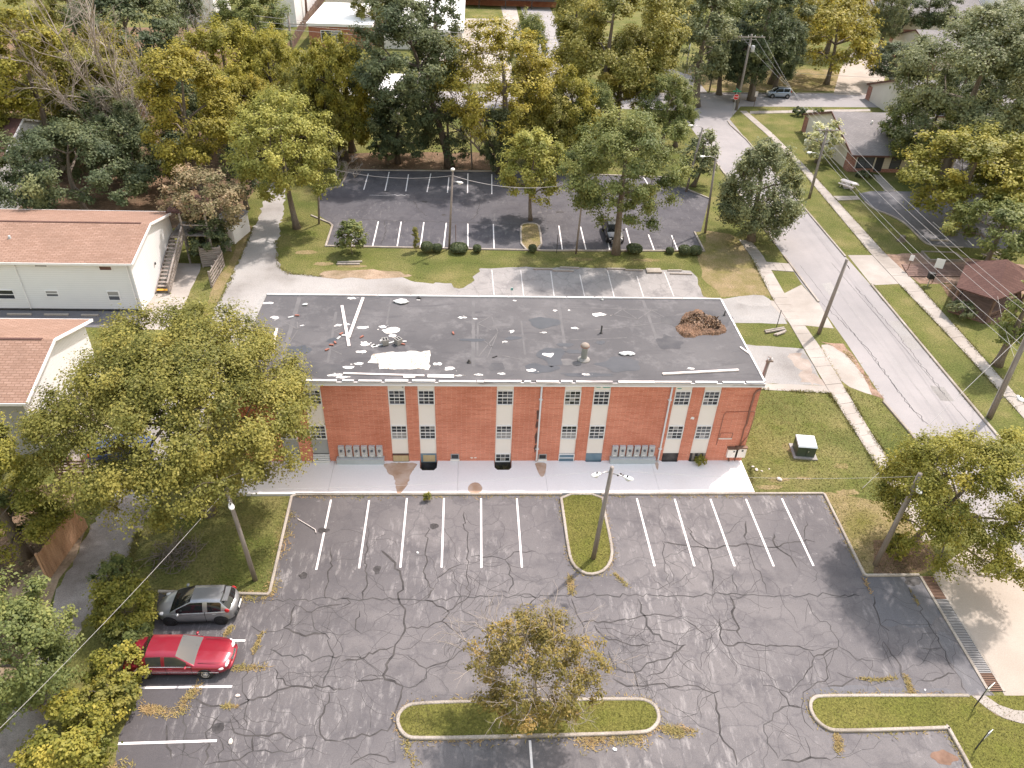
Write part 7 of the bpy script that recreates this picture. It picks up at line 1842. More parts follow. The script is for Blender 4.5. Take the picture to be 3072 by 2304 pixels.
bn = thing('litter_bin', 'black box bin on a thin post by the east pavement', 'bin', (*(44.39, 63.43), 0))
MB().tube([(0, 0, 0), (0, 0, 0.9)], 0.05, 6).build('post', 'galvanised', bn, rel=False)
MB().box(-0.28, -0.2, 0.8, 0.28, 0.2, 1.35).build('bin_body', 'car_trim', bn, rel=False)
MB().box(-0.31, -0.23, 1.35, 0.31, 0.23, 1.41).build('lid', 'dark_metal', bn, rel=False)

# ---------------------------------------------------------------- small things
tr = thing('transformer_box', 'dark green transformer cabinet on a concrete pad in the lawn', 'transformer', (*(23.07, 38.59), 0), -0.12)
MB().box(-0.80, -0.48, 0, 0.82, 1.12, 0.09).build('pad', 'old_concrete', tr, rel=False)
MB().add([(-.62, -.25, .09), (.62, -.25, .09), (.62, .85, .09), (-.62, .85, .09), (-.62, -.25, .92), (.62, -.25, .92), (.62, .85, 1.06), (-.62, .85, 1.06)], [(0, 1, 5, 4), (1, 2, 6, 5), (2, 3, 7, 6), (3, 0, 4, 7), (4, 5, 6, 7)]).build('cabinet', 'green_box', tr, rel=False)
MB().add([(-.66, -.29, .92), (.66, -.29, .92), (.66, .89, 1.07), (-.66, .89, 1.07), (-.62, -.20, 1.0), (.62, -.20, 1.0), (.62, .84, 1.13), (-.62, .84, 1.13)], [(0, 1, 5, 4), (1, 2, 6, 5), (2, 3, 7, 6), (3, 0, 4, 7), (4, 5, 6, 7)]).build('lid', 'blue_grey_metal', tr, rel=False)
MB().box(-0.008, -.262, .12, .008, -.248, .9).build('door_seam', 'car_trim', tr, rel=False)
MB().box(.1, -.275, .5, .16, -.25, .62).build('handle', 'galvanised', tr, rel=False)
for k, (c, r, lab) in enumerate([((19.11, 37.40), .16, 'pale rock at the top of the rocks beside the slab'), ((19.26, 37.09), .22, 'largest pale rock on the lawn near the slab corner'), ((19.59, 36.98), .11, 'small pale rock right of the largest one'), ((20.16, 37.18), .10, 'small white rock alone on the lawn near the slab'), ((20.51, 36.15), .3, 'flat pale stone half sunk in the dry lawn'), ((-11.15, 21.17), .17, 'small pale stone on the asphalt right of the red sedan'), ((-10.90, 18.89), .22, 'flat tan scrap on the asphalt below the red sedan'), ((6.71, 18.12), .16, 'crushed white litter below the tree island'), ((22.86, 20.80), .10, 'tiny white litter by the lower right island'), ((-3.04, 30.07), .12, 'small white litter between two parking stripes'), ((-23.68, 58.89), .15, 'white ball lying on the grass verge beside the alley'), ((-17.34, 33.08), .3, 'pale stone in the shaded lawn under the large tree')]):
    o = MB().ico((0, 0, r * .2), r * .62, (1.1, .8, .45), .22, k).build('rock' if k not in (6, 7, 8, 9, 10) else 'litter', 'rock' if k not in (7, 8, 9, 10) else 'sign_white'); o.location = (*c, 0.01); o.rotation_euler.z = k * 1.3
    tag(o, lab, 'rock' if k not in (6, 7, 8, 9, 10) else 'litter')
def wheel_stop(a, b, label, w=0.18, h=0.14, z=0.012, m='kerb_concrete'):
    c = lerp(a, b, 0.5)
    o = MB().strip([(a[0] - c[0], a[1] - c[1]), (b[0] - c[0], b[1] - c[1])], w, 0, h).build('wheel_stop', m); o.location = (*c, z)
    tag(o, label, 'wheel stop', 'concrete wheel stops')
WSL = [((6.06, 65.83), (7.95, 65.88), 'leftmost concrete wheel stop of the row behind the building'), ((7.89, 65.55), (9.95, 65.54), 'second wheel stop from the left behind the building'), ((8.66, 66.22), (10.55, 66.14), 'wheel stop lying on the grass edge behind the second one'), ((13.31, 66.08), (15.08, 66.06), 'mossy wheel stop in the middle of the rear strip'), ((15.05, 65.87), (16.82, 65.81), 'wheel stop just left of the flat stacked slab'), ((19.28, 65.85), (20.67, 65.88), 'upper wheel stop of the stack at the right end'), ((19.37, 65.20), (21.52, 65.13), 'lower wheel stop of the stack at the right end'), ((-12.90, 66.71), (-10.56, 66.94), 'rear pale post of three lying on the rear lawn'), ((-12.92, 66.35), (-10.72, 66.41), 'front pale post of three lying on the rear lawn'), ((49.84, 73.77), (51.82, 73.64), 'wheel stop in the east car park'), ((-38.81, 56.47), (-36.88, 56.50), 'left wheel stop along the white house wall'), ((-35.80, 56.47), (-33.85, 56.48), 'middle wheel stop along the white house wall'), ((-32.75, 56.42), (-31.36, 56.42), 'right wheel stop along the white house wall')]
for a, b, l in WSL: wheel_stop(a, b, l)
c = [(17.14, 66.12), (18.57, 66.15), (18.60, 65.31), (17.10, 65.27)]
o = MB().prism([(p[0] - c[0][0], p[1] - c[0][1]) for p in c], 0, 0.16).build('concrete_slab', 'kerb_concrete'); o.location = (*c[0], 0.02); tag(o, 'flat pale concrete slab dumped on the rear parking strip', 'slab')
for k, (a, b, l) in enumerate([((25.44, 54.76), (27.35, 55.35), 'top post of the pale post pile on the lawn'), ((25.40, 54.43), (27.31, 55.04), 'second post of the pale post pile on the lawn'), ((26.06, 54.14), (27.35, 54.84), 'front slanting post of the pale post pile'), ((26.22, 54.02), (27.14, 54.53), 'shortest post at the front of the pale post pile')]):
    wheel_stop(a, b, l, 0.15, 0.14, 0.01 + 0.05 * (k % 2))
o = MB().tube([(0, 0, 0), (1.2, -0.9, 0.02), (1.28, -1.15, 0.02)], 0.03, 6).build('fallen_stick', 'board_white'); o.location = (*(-10.43, 32.80), 0.04); tag(o, 'thin white stick lying on the asphalt at left', 'stick')
bp = thing('brush_pile', 'pile of dead brown branches on the shaded lawn', 'brush pile', (*(-16.78, 29.93), 0))
mb = MB(); rs = np.random.default_rng(4)
for k in range(70):
    a = rs.uniform(0, 6.28); twigs(mb, (rs.normal(0, .6), rs.normal(0, .45), rs.uniform(0.05, .35)), (math.cos(a), math.sin(a), rs.uniform(-.05, .25)), rs.uniform(.6, 1.2), .03, 1, rs, .7, 3, 0.0)
twigs(mb, (-.4, .2, .1), (-1, -.6, 0.1), 1.9, .04, 1, rs, .6, 2, 0)
mb.build('branches', 'bark', bp, rel=False)
st_ = thing('tree_stump', 'brown stump on the grass beside the east pavement', 'stump', (*(46.59, 73.57), 0))
MB().lathe((0, 0, 0), [(.42, 0), (.32, .15), (.30, .55), (.26, .6)], 9).build('stump_body', 'bark', st_, False, False)
MB().ico((-.35, -.1, .1), .25, (1, .8, .7), .3, 2).build('stump_root', 'bark', st_, False, False)
def picnic(label, c, rz, m='weathered_wood'):
    t = thing('picnic_bench', label, 'bench', (*c, 0), rz)
    for k in range(5): MB().box(-1.0, -.40 + .165 * k, .72, 1.0, -.25 + .165 * k, .76).build('table_board', m, t, rel=False)
    for y in (-.75, .6):
        for k in range(2): MB().box(-1.0, y + .13 * k, .42, 1.0, y + .12 + .13 * k, .46).build('seat_board', m, t, rel=False)
    for x in (-.7, .7):
        MB().beam((x, -.7, .40), (x, .7, .40), .05, .1).build('leg', m, t, rel=False)
        MB().beam((x, -.6, 0), (x, -.2, .72), .05, .09).build('leg', m, t, rel=False); MB().beam((x, .6, 0), (x, .2, .72), .05, .09).build('leg', m, t, rel=False)
picnic('grey slatted picnic table behind the pavilion roof', (54.37, 69.41), -0.9)
picnic('pale picnic table on the pad before the bungalow', (46.89, 88.93), -0.9, 'board_white')

# trench drain with a steel grate
P0, P1 = (26.55, 27.96), (26.49, 20.64)
dd = Vector((P1[0] - P0[0], P1[1] - P0[1])); L = dd.length; dd.normalize(); nn = Vector((-dd.y, dd.x))
gr = struct('trench_drain', MB().sheet([(P0[0] + nn.x * .46, P0[1] + nn.y * .46), (P0[0] - nn.x * .46, P0[1] - nn.y * .46), (P1[0] - nn.x * .46, P1[1] - nn.y * .46), (P1[0] + nn.x * .46, P1[1] + nn.y * .46)], 0.012), 'dark_metal')
for s in (1, -1):
    o_ = nn * (0.40 * s)
    MB().beam((P0[0] + o_.x, P0[1] + o_.y, 0.03), (P1[0] + o_.x, P1[1] + o_.y, 0.03), 0.14, 0.06).build('drain_edge', 'kerb_concrete', gr)
nb = 72; me = MB().box(-0.34, -L / nb * 0.29, 0, 0.34, L / nb * 0.29, 0.03).mesh('bar'); me.materials.append(MATS['grate'])
me2 = me.copy(); me2.materials.clear(); me2.materials.append(MATS['rusty_metal'])
for k in range(nb):
    f = (k + 0.5) / nb
    b = bpy.data.objects.new('bar', me2 if (f < 0.22 or f > 0.86) else me); COL.objects.link(b); b.parent = gr
    b.location = (P0[0] + dd.x * L * f, P0[1] + dd.y * L * f, 0.022); b.rotation_euler.z = math.atan2(nn.y, nn.x)

# ---------------------------------------------------------------- trees, shrubs, hedges
PROTO = []
def proto(i):
    """shared crown meshes of 10 m radius for the distant trees"""
    while len(PROTO) <= i:
        k = len(PROTO); rs = np.random.default_rng(300 + k); rc = 2.1 - 0.12 * (k % 3)
        r = (10.0, 10.0, 10.0)
        me, P = crown_mesh('crown', (0, 0, 0), r, 0.38, rc, 1.15, 0.62, rs, 0.0, 0.8, 1.0, 0.7, (0, 0, 0))
        me.materials.append(MATS['leaf_mid']); PROTO.append((me, P))
    return PROTO[i]
def plant(name, label, spec, leafm, cat='tree', bark='bark', leaf=None, dens=1.0, fill=0.5, rad=None, droop=0.0, seed=0, rc=None, limbs=130, spread=1.0, flat=0.75, bare=0, up=0.6, fork=0.3, group=None, grow=1.0):
    (bx_, by_), c, r = spec
    t = thing(name, label, cat, (bx_, by_, 0), group=group)
    dist = math.sqrt(c[0] ** 2 + c[1] ** 2 + (34 - c[2]) ** 2)
    mb = MB(); rs = np.random.default_rng(seed + 5)
    if dist > 92 and dens >= 0.7 and not droop and 3 < max(r) < 7.5:
        r = tuple(q * 1.10 for q in r)
        me, P0 = proto(seed % 6)
        o = bpy.data.objects.new('crown', me); COL.objects.link(o); o.parent = t
        a = seed * 1.7
        o.location = (c[0] - bx_, c[1] - by_, c[2]); o.scale = tuple(q / 10 for q in r); o.rotation_euler.z = a
        o.material_slots[0].link = 'OBJECT'; o.material_slots[0].material = MATS[leafm]
        ca, sa = math.cos(a), math.sin(a)
        S = P0 * np.array(r) / 10
        P = np.c_[S[:, 0] * ca - S[:, 1] * sa, S[:, 0] * sa + S[:, 1] * ca, S[:, 2]] + np.array(c)
        limbs = 45
    else:
        leaf = leaf or min(0.40, max(0.12, dist * 0.0025))
        P = foliage('crown', c, r, leafm, t, leaf, rc, dens, fill, seed + 11, droop, flat, spread, up)
    branch_tree(mb, (bx_, by_, -0.1), c, r, P, rad or (0.07 + 0.032 * (c[2] + r[2])), rs, limbs, fork, 0.012 + dist * 0.00012)
    if bare:
        for k in range(bare):
            q = P[rs.integers(len(P))]; d = q - np.array(c) + np.array([0, 0, .4]); d /= np.linalg.norm(d)
            twigs(mb, q - d * r[0] * .35, d, r[0] * rs.uniform(.35, .6), .03, 2, rs, .7, 3, 0.05)
    mb.build('trunk', bark, t, True)
    return t
plant('shade_tree', 'large olive green multi-stemmed tree left of the brick building', ((-15.9, 33.4), (-16.0, 33.4, 8.6), (7.4, 7.4, 4.7)), 'leaf_olive', leaf=0.12, dens=1.35, fill=1.25, rc=1.3, rad=0.42, seed=1, limbs=220, fork=0.2, droop=0.1)
plant('island_tree', 'sparse twiggy tree with reddish olive leaves on the kerbed island', ((3.1, 19.8), (2.9, 19.8, 3.6), (3.3, 2.7, 3.0)), 'leaf_autumn', leaf=0.105, dens=0.50, fill=0.55, rad=0.13, seed=2, bark='pale_bark', bare=60, limbs=260, rc=0.5)
plant('street_tree', 'drooping green tree at the right edge beside the lamp pole', ((26.0, 29.8), (27.2, 28.6, 6.0), (4.5, 4.5, 4.3)), 'leaf_bright', leaf=0.11, dens=1.0, fill=0.8, droop=0.22, seed=3, rad=0.24)
plant('maple_tree', 'pale green tree on the rear lawn beside the alley', ((-18.2, 74.5), (-18.5, 74.5, 8.1), (5.5, 5.5, 5.6)), 'leaf_lime', dens=0.95, seed=4, fill=0.6, rad=0.36)
plant('young_tree', 'light green tree on the island of the rear car park', ((6.5, 77.4), (6.6, 77.4, 5.8), (3.7, 3.7, 4.3)), 'leaf_lime', dens=1.0, seed=5, fill=0.65, rad=0.22)
plant('oak_tree', 'broad grey green oak standing over the rear car park', ((14.7, 69.5), (14.5, 69.5, 8.6), (5.8, 5.8, 6.7)), 'leaf_mid', dens=1.0, seed=6, fill=0.55, rad=0.4)
plant('feathery_tree', 'feathery drooping tree beside the street', ((29.8, 73.1), (29.2, 73.1, 6.1), (4.7, 4.7, 5.3)), 'leaf_greygreen', dens=1.15, seed=7, droop=0.3, fill=1.0)
plant('feathery_tree', 'small feathery tree behind the lamp pole', ((27.2, 88.4), (27.5, 88.4, 4.1), (2.6, 2.6, 3.0)), 'leaf_greygreen', dens=0.9, seed=8, droop=0.3, fill=0.9)
plant('tall_tree', 'tallest dark green tree behind the rear car park', ((-2.7, 93.2), (-7.7, 93.2, 12.4), (6.7, 6.7, 9.5)), 'leaf_dark', bark='dark_bark', dens=1.0, seed=9, fill=0.5, rad=0.55)
plant('understory_tree', 'low dark tree with several trunks behind the rear car park', ((-9.3, 94.5), (-8.2, 94.5, 4.9), (4.3, 4.3, 4.4)), 'leaf_dark', bark='dark_bark', dens=0.9, seed=10)
plant('yellowing_tree', 'yellow green tree left of the tallest dark tree', ((-16.2, 95.3), (-16.7, 95.3, 7.8), (4.5, 4.5, 7.3)), 'leaf_yellow', bark='dark_bark', dens=0.9, seed=11)
plant('sparse_tree', 'sparse yellow tree with bare limbs in the middle', ((3.7, 92.6), (3.5, 92.6, 9.9), (7.8, 7.8, 7.8)), 'leaf_ochre', bark='bark', dens=0.66, seed=12, bare=8, fill=0.5)
plant('ivy_trunk_shrub', 'dark ivy mass round the trunk of the sparse yellow tree', ((3.4, 91.3), (3.4, 91.3, 4.2), (2.2, 2.2, 4.0)), 'leaf_dark', 'shrub', 'dark_bark', dens=1.0, seed=13)
plant('tall_tree', 'tall olive tree right of the sparse yellow tree', ((18.6, 108.0), (18.6, 108.0, 12.5), (9.7, 9.7, 9.0)), 'leaf_olive', dens=1.0, seed=14, rad=0.6, rc=2.2)
plant('yellowing_tree', 'yellow green tree below the tall olive tree', ((12.2, 94.3), (12.2, 94.3, 6.4), (3.8, 3.8, 4.9)), 'leaf_yellow', dens=0.8, seed=15)
plant('young_tree', 'green tree between the oak and the street', ((25.5, 99.9), (25.5, 99.9, 6.1), (3.5, 3.5, 4.1)), 'leaf_mid', dens=0.9, seed=16)
plant('locust_tree', 'large golden yellow tree left of the alley', ((-28.8, 79.9), (-28.8, 79.9, 9.4), (5.2, 5.2, 7.9)), 'leaf_ochre', dens=1.0, seed=17, rad=0.5)
plant('locust_tree', 'golden tree behind the large golden one', ((-31.2, 102.1), (-31.2, 102.1, 9.0), (5.6, 5.6, 6.0)), 'leaf_yellow', dens=1.0, seed=18)
plant('locust_tree', 'ochre green tree filling the top left corner', ((-48.0, 87.1), (-48.0, 87.1, 12.3), (5.2, 5.2, 9.3)), 'leaf_yellow', dens=1.0, seed=19, rad=0.5)
plant('tree', 'bushy yellow green tree behind the pale green one', ((-25.6, 101.8), (-25.6, 101.8, 7.6), (3.8, 3.8, 5.5)), 'leaf_yellow', dens=0.9, seed=20)
plant('round_tree', 'broad dark green tree behind the white house', ((-39.6, 75.8), (-39.6, 75.8, 5.8), (7.9, 7.9, 4.8)), 'leaf_dark', dens=1.05, seed=21, rad=0.4)
plant('pink_tree', 'small tree with pinkish tan leaves beside the outside stair', ((-26.4, 68.3), (-24.8, 68.3, 5.7), (4.2, 4.2, 3.1)), 'leaf_pink', bark='dark_bark', dens=0.75, seed=22, fill=0.6)
plant('undergrowth_tree', 'green shrub tree under the pink tinged tree', ((-24.8, 67.2), (-24.8, 67.2, 2.5), (2.2, 2.2, 2.3)), 'leaf_dark', 'shrub', 'dark_bark', dens=0.9, seed=23)
plant('roadside_tree', 'bright green tree at the left edge below the lower house', ((-25.2, 30.1), (-25.2, 30.1, 5.1), (3.3, 3.3, 4.7)), 'leaf_bright', leaf=0.12, dens=1.1, seed=24, fill=0.6)
plant('roadside_tree', 'olive tree at the left edge beside the gravel lane', ((-20.5, 21.0), (-20.5, 21.0, 4.2), (3.2, 3.2, 4.0)), 'leaf_mid', leaf=0.115, dens=1.1, seed=25, fill=0.6)
plant('tree', 'dark tree at the top left beyond the golden ones', ((-49.5, 119.8), (-49.5, 119.8, 10.2), (9.3, 9.3, 6.2)), 'leaf_dark', dens=0.9, seed=26)
plant('tree', 'dark green tree left of the pale utility pole', ((-36.1, 137.4), (-36.1, 137.4, 8.3), (6.4, 6.4, 5.3)), 'leaf_mid', dens=0.9, seed=27)
plant('tree', 'shaded olive tree behind the bare dead tree', ((-43.4, 93.4), (-43.4, 93.4, 7.0), (5.4, 5.4, 6.0)), 'leaf_olive', dens=0.75, seed=28)
plant('tree', 'dark tree in front of the white far house at left', ((-40.6, 87.1), (-40.6, 87.1, 5.8), (3.4, 3.4, 5.3)), 'leaf_dark', dens=0.5, seed=29)
plant('tree', 'tall mixed green tree right of the street at the top', ((35.8, 122.7), (35.8, 122.7, 10.7), (4.9, 4.9, 8.2)), 'leaf_greygreen', dens=0.9, seed=30)
plant('tree', 'dark tree behind the tall corner pole', ((46.2, 127.1), (46.2, 127.1, 9.9), (5.7, 5.7, 7.9)), 'leaf_dark', dens=1.0, seed=31)
plant('locust_tree', 'open golden tree with forked trunk across the cross street', ((63.5, 138.8), (62.4, 138.8, 8.2), (9.0, 9.0, 7.1)), 'leaf_ochre', dens=0.62, seed=32, rad=0.5)
plant('round_tree', 'dense dark round tree before the distant bungalow', ((101.8, 182.1), (101.8, 182.1, 6.3), (6.9, 6.9, 5.3)), 'leaf_dark', dens=1.0, seed=33)
plant('tall_tree', 'huge grey green tree behind the bungalows at right', ((59.8, 90.8), (59.8, 90.8, 12.2), (9.2, 9.2, 9.2)), 'leaf_greygreen', dens=1.0, seed=34, rad=0.7, rc=2.0)
plant('yard_tree', 'grey green tree overhanging the bungalow roof', ((58.8, 94.9), (58.8, 94.9, 6.2), (5.5, 5.5, 4.7)), 'leaf_mid', dens=1.0, seed=35)
plant('yard_tree', 'golden green tree over the east car park', ((52.9, 75.4), (52.9, 75.4, 7.2), (6.5, 6.5, 4.7)), 'leaf_bright', dens=1.0, seed=36)
plant('yard_tree', 'dark green tree below the golden one at the right edge', ((51.2, 66.1), (51.2, 66.1, 4.8), (5.0, 5.0, 2.8)), 'leaf_mid', dens=0.95, seed=37)
plant('cedar_tree', 'small dark spiky evergreen between the bungalows', ((74.7, 138.2), (74.7, 138.2, 3.9), (4.5, 4.5, 3.4)), 'leaf_needle', dens=0.8, seed=38, fill=0.6, up=1.2)
plant('flowering_tree', 'small tree covered in cream blossom beside the bungalow', ((46.2, 97.8), (46.2, 97.8, 3.2), (2.3, 2.3, 2.8)), 'leaf_blossom', 'tree', dens=0.9, seed=39)
plant('pine_tree', 'grey green pine at the right edge beyond the pavilion', ((43.5, 49.8), (43.5, 49.8, 5.0), (1.8, 1.8, 4.5)), 'leaf_mid', dens=0.8, seed=40)
plant('tree', 'dark tree in the shade behind the street corner', ((43.4, 126.0), (43.4, 126.0, 6.8), (3.7, 3.7, 4.8)), 'leaf_dark', dens=0.8, seed=41)
plant('tree', 'small dark tree below the sparse yellow tree', ((10.1, 98.9), (10.1, 98.9, 2.6), (1.8, 1.8, 2.1)), 'leaf_dark', dens=0.8, seed=42)
plant('tree', 'yellow green tree beyond the white flat roof gaps', ((-17.7, 94.8), (-17.7, 94.8, 5.6), (3.7, 3.7, 4.6)), 'leaf_olive', dens=0.7, seed=43)
plant('tree', 'far green tree behind the tall olive tree', ((31.1, 131.7), (31.1, 131.7, 9.8), (4.1, 4.1, 6.8)), 'leaf_olive', dens=0.9, seed=44)
plant('tree', 'dark tree behind the sparse yellow tree trunk', ((-3.0, 93.9), (-3.0, 93.9, 4.5), (3.7, 3.7, 4.0)), 'leaf_dark', dens=0.65, seed=45)
plant('tree', 'golden sapling group at the end of the alley', ((-23.8, 93.0), (-23.8, 93.0, 5.2), (2.8, 2.8, 3.7)), 'leaf_lime', dens=0.8, seed=46)

FT = [('ochre', 'golden tree between the top left corner and the bare dead tree', ((-49.2, 111.5), (-49.2, 111.5, 7.1), (4.1, 4.1, 5.1)), 19), ('olive', 'olive tree behind the bare dead branches at far left', ((-52.1, 102.8), (-52.1, 102.8, 7.8), (4.5, 4.5, 5.8)), 0), ('dark', 'dark tree added as the shadow under the large golden tree', ((-33.4, 85.0), (-33.4, 85.0, 3.4), (2.9, 2.9, 3.0)), 0), ('dark', 'dark shaded tree left of the pale green tree', ((-24.5, 79.3), (-24.5, 79.3, 4.1), (2.2, 2.2, 3.7)), 0), ('yellow', 'yellow tree between the golden trees and the alley', ((-28.6, 92.6), (-28.6, 92.6, 6.5), (3.6, 3.6, 5.0)), 0), ('dark', 'dark tree at the top edge beside the far white house', ((-52.6, 153.5), (-52.6, 153.5, 7.6), (4.2, 4.2, 4.6)), 0), ('olive', 'olive tree left of the slatted fence foot', ((-21.0, 96.4), (-21.0, 96.4, 6.2), (3.1, 3.1, 4.7)), 0), ('ochre', 'small golden tree right of the sparse yellow tree', ((7.4, 96.4), (7.4, 96.4, 6.7), (3.0, 3.0, 5.5)), 0), ('olive', 'olive tree behind the oak crown', ((21.4, 110.5), (21.4, 110.5, 7.7), (3.9, 3.9, 5.8)), 0), ('greygreen', 'grey green tree at the top right of the corner pole', ((53.2, 138.1), (53.2, 138.1, 9.6), (5.5, 5.5, 7.5)), 0), ('dark', 'shaded tree behind the huge grey green tree', ((68.2, 97.9), (68.2, 97.9, 7.1), (5.4, 5.4, 5.6)), 0), ('mid', 'green tree at the right edge above the east car park', ((60.4, 77.5), (60.4, 77.5, 5.1), (4.1, 4.1, 3.6)), 0), ('greygreen', 'grey green tree below the twin windows at top right', ((96.0, 144.5), (96.0, 144.5, 8.4), (6.3, 6.3, 5.9)), 0), ('dark', 'dark thicket left of the tallest tree trunk', ((-10.5, 94.0), (-10.5, 94.0, 3.0), (2.6, 2.6, 2.7)), 0), ('olive', 'olive tree at the far left behind the dark round tree', ((-54.0, 92.9), (-54.0, 92.9, 5.3), (4.6, 4.6, 4.3)), 0), ('dark', 'dark tree between the golden trees and the dark round tree', ((-37.9, 85.1), (-37.9, 85.1, 4.7), (2.8, 2.8, 4.2)), 0), ('yellow', 'yellow tree at the left end of the slatted fence', ((-28.4, 116.8), (-28.4, 116.8, 6.4), (3.2, 3.2, 4.4)), 0), ('olive', 'olive tree at the top edge right of the far street', ((17.7, 139.7), (17.7, 139.7, 9.7), (4.3, 4.3, 6.7)), 0), ('mid', 'green tree above the feathery street tree', ((28.2, 103.0), (28.2, 103.0, 4.5), (1.9, 1.9, 3.5)), 0),  # dark-leaved tree below the large golden one is added as its shadow
      ('yellow', 'yellow green tree between the two tall dark trees', ((-15.5, 98.4), (-15.5, 98.4, 6.9), (2.9, 2.9, 5.3)), 0), ('dark', 'dark tree behind the golden tree group', ((-35.5, 95.3), (-35.5, 95.3, 5.9), (3.1, 3.1, 4.9)), 0), ('olive', 'olive tree at the far left top behind the ochre corner tree', ((-59.1, 125.1), (-59.1, 125.1, 9.2), (4.8, 4.8, 6.2)), 0), ('ochre', 'golden tree above the pale green alley tree', ((-26.2, 94.4), (-26.2, 94.4, 5.8), (2.8, 2.8, 4.3)), 0), ('olive', 'olive tree in front of the white glimpses at centre', ((9.7, 93.1), (9.7, 93.1, 5.6), (3.4, 3.4, 4.6)), 0), ('mid', 'green tree left of the oak crown top', ((14.9, 95.3), (14.9, 95.3, 5.9), (3.0, 3.0, 4.4)), 0), ('dark', 'dark tree at left behind the round dark tree', ((-45.7, 90.6), (-45.7, 90.6, 4.3), (3.2, 3.2, 3.5)), 0), ('olive', 'leafy tree at the left edge above the dark round tree', ((-51.4, 83.2), (-51.4, 83.2, 4.6), (3.5, 3.5, 3.8)), 0), ('yellow', 'golden bush tree at the alley end', ((-20.8, 89.3), (-20.8, 89.3, 3.9), (2.4, 2.4, 3.3)), 0), ('mid', 'green tree at the top edge left of the tall olive tree', ((8.8, 121.8), (8.8, 121.8, 7.2), (3.2, 3.2, 5.7)), 0), ('greygreen', 'grey green tree right of the golden tree across the street', ((85.4, 166.8), (85.4, 166.8, 7.2), (3.8, 3.8, 5.7)), 0), ('dark', 'shaded tree between the corner pole and the golden tree', ((51.2, 131.3), (51.2, 131.3, 6.9), (3.8, 3.8, 5.4)), 0), ('dark', 'dark tree under the top right bungalow tree', ((73.4, 114.6), (73.4, 114.6, 5.9), (3.5, 3.5, 4.9)), 0), ('olive', 'olive tree at the right edge behind the golden green one', ((64.9, 87.1), (64.9, 87.1, 5.7), (3.9, 3.9, 4.2)), 0), ('mid', 'low green tree left of the lower white house eave', ((-25.8, 30.5), (-25.8, 30.5, 3.1), (1.4, 1.4, 2.8)), 0), ('mid', 'green tree at the top edge right of the street', ((44.1, 146.3), (44.1, 146.3, 10.0), (5.4, 5.4, 7.0)), 0), ('dark', 'dark tree across the cross street behind the thin pole', ((41.6, 130.1), (41.6, 130.1, 6.7), (3.8, 3.8, 5.5)), 0), ('olive', 'olive tree at the top edge above the silver blue car', ((59.1, 152.5), (59.1, 152.5, 9.4), (4.7, 4.7, 7.4)), 0), ('ochre', 'golden tree at the top edge beside the far drive', ((72.5, 162.4), (72.5, 162.4, 8.9), (6.4, 6.4, 6.9)), 0), ('dark', 'dark tree hiding the white flat roof right end', ((-5.9, 133.8), (-5.9, 133.8, 9.1), (4.5, 4.5, 7.6)), 0), ('olive', 'olive tree at the top edge beside the white flat roof', ((-18.8, 163.2), (-18.8, 163.2, 7.4), (4.5, 4.5, 5.4)), 0)]
for k, (m, l, sp, _) in enumerate(FT):
    plant('background_tree', l, sp, 'leaf_' + m, dens=0.9, seed=120 + k, limbs=70)
# shrubs
SH = [('shrub', 'green bush in front of the silver hatchback', ((-17.7, 25.5), (-17.7, 25.5, 1.5), (1.9, 1.7, 1.4)), 'leaf_bright'), ('shrub', 'bright bush covering the tail of the red sedan', ((-16.9, 22.0), (-16.9, 22.0, 1.2), (1.4, 1.3, 1.2)), 'leaf_bright'), ('shrub', 'dark lower bush beside the red sedan rear wheel', ((-16.8, 20.5), (-16.8, 20.5, 1.1), (1.6, 1.2, 1.1)), 'leaf_olive'), ('shrub', 'yellow green bush at the lower left corner of the car park', ((-17.6, 19.7), (-17.6, 19.7, 1.3), (1.8, 1.3, 1.2)), 'leaf_bright'), ('shrub', 'yellow bush at the bottom edge left of the car park', ((-17.4, 17.7), (-17.4, 17.7, 1.4), (2.0, 1.4, 1.4)), 'leaf_bright'),
      ('shrub', 'dark bush between the two parked cars', ((-17.4, 24.3), (-17.4, 24.3, 0.8), (1.5, 0.9, 0.7)), 'leaf_mid'), ('shrub', 'bush with ferny shoots at the edge of the shaded lawn', ((-19.4, 28.4), (-19.4, 28.4, 0.8), (1.3, 1.0, 0.7)), 'leaf_mid'), ('shrub', 'leafy green bush on the rear lawn', ((-11.7, 68.6), (-11.7, 68.6, 1.8), (1.6, 1.6, 1.8)), 'leaf_mid'), ('shrub', 'small bush at the foot of the right lamp pole', ((25.0, 29.3), (25.0, 29.3, 1.1), (0.7, 0.7, 1.1)), 'leaf_bright'), ('shrub', 'variegated round bush beside the pavilion', ((44.3, 57.3), (44.3, 57.3, 0.9), (1.3, 1.3, 0.8)), 'leaf_greygreen'),
      ('shrub', 'tall thin shrub left of the rear hedge balls', ((-5.5, 69.5), (-5.5, 69.5, 1.3), (0.4, 0.4, 1.3)), 'leaf_olive'), ('shrub', 'low bush before the bungalow front windows', ((50.5, 92.7), (50.5, 92.7, 0.4), (1.1, 1.1, 0.4)), 'leaf_dark'), ('shrub', 'dark round bush beside the cross street pavement', ((51.4, 119.0), (51.4, 119.0, 0.7), (1.1, 1.1, 0.7)), 'leaf_dark'), ('shrub', 'low reddish bush on the cross street verge', ((55.4, 121.1), (55.4, 121.1, 0.4), (0.9, 0.9, 0.3)), 'leaf_mid'), ('shrub', 'small plant growing by the basement boards', ((15.5, 37.6), (15.5, 37.6, 0.4), (0.5, 0.4, 0.3)), 'leaf_bright'), ('shrub', 'small weed clump at the slab kerb', ((-2.7, 34.3), (-2.7, 34.3, 0.4), (0.3, 0.2, 0.3)), 'leaf_bright')]
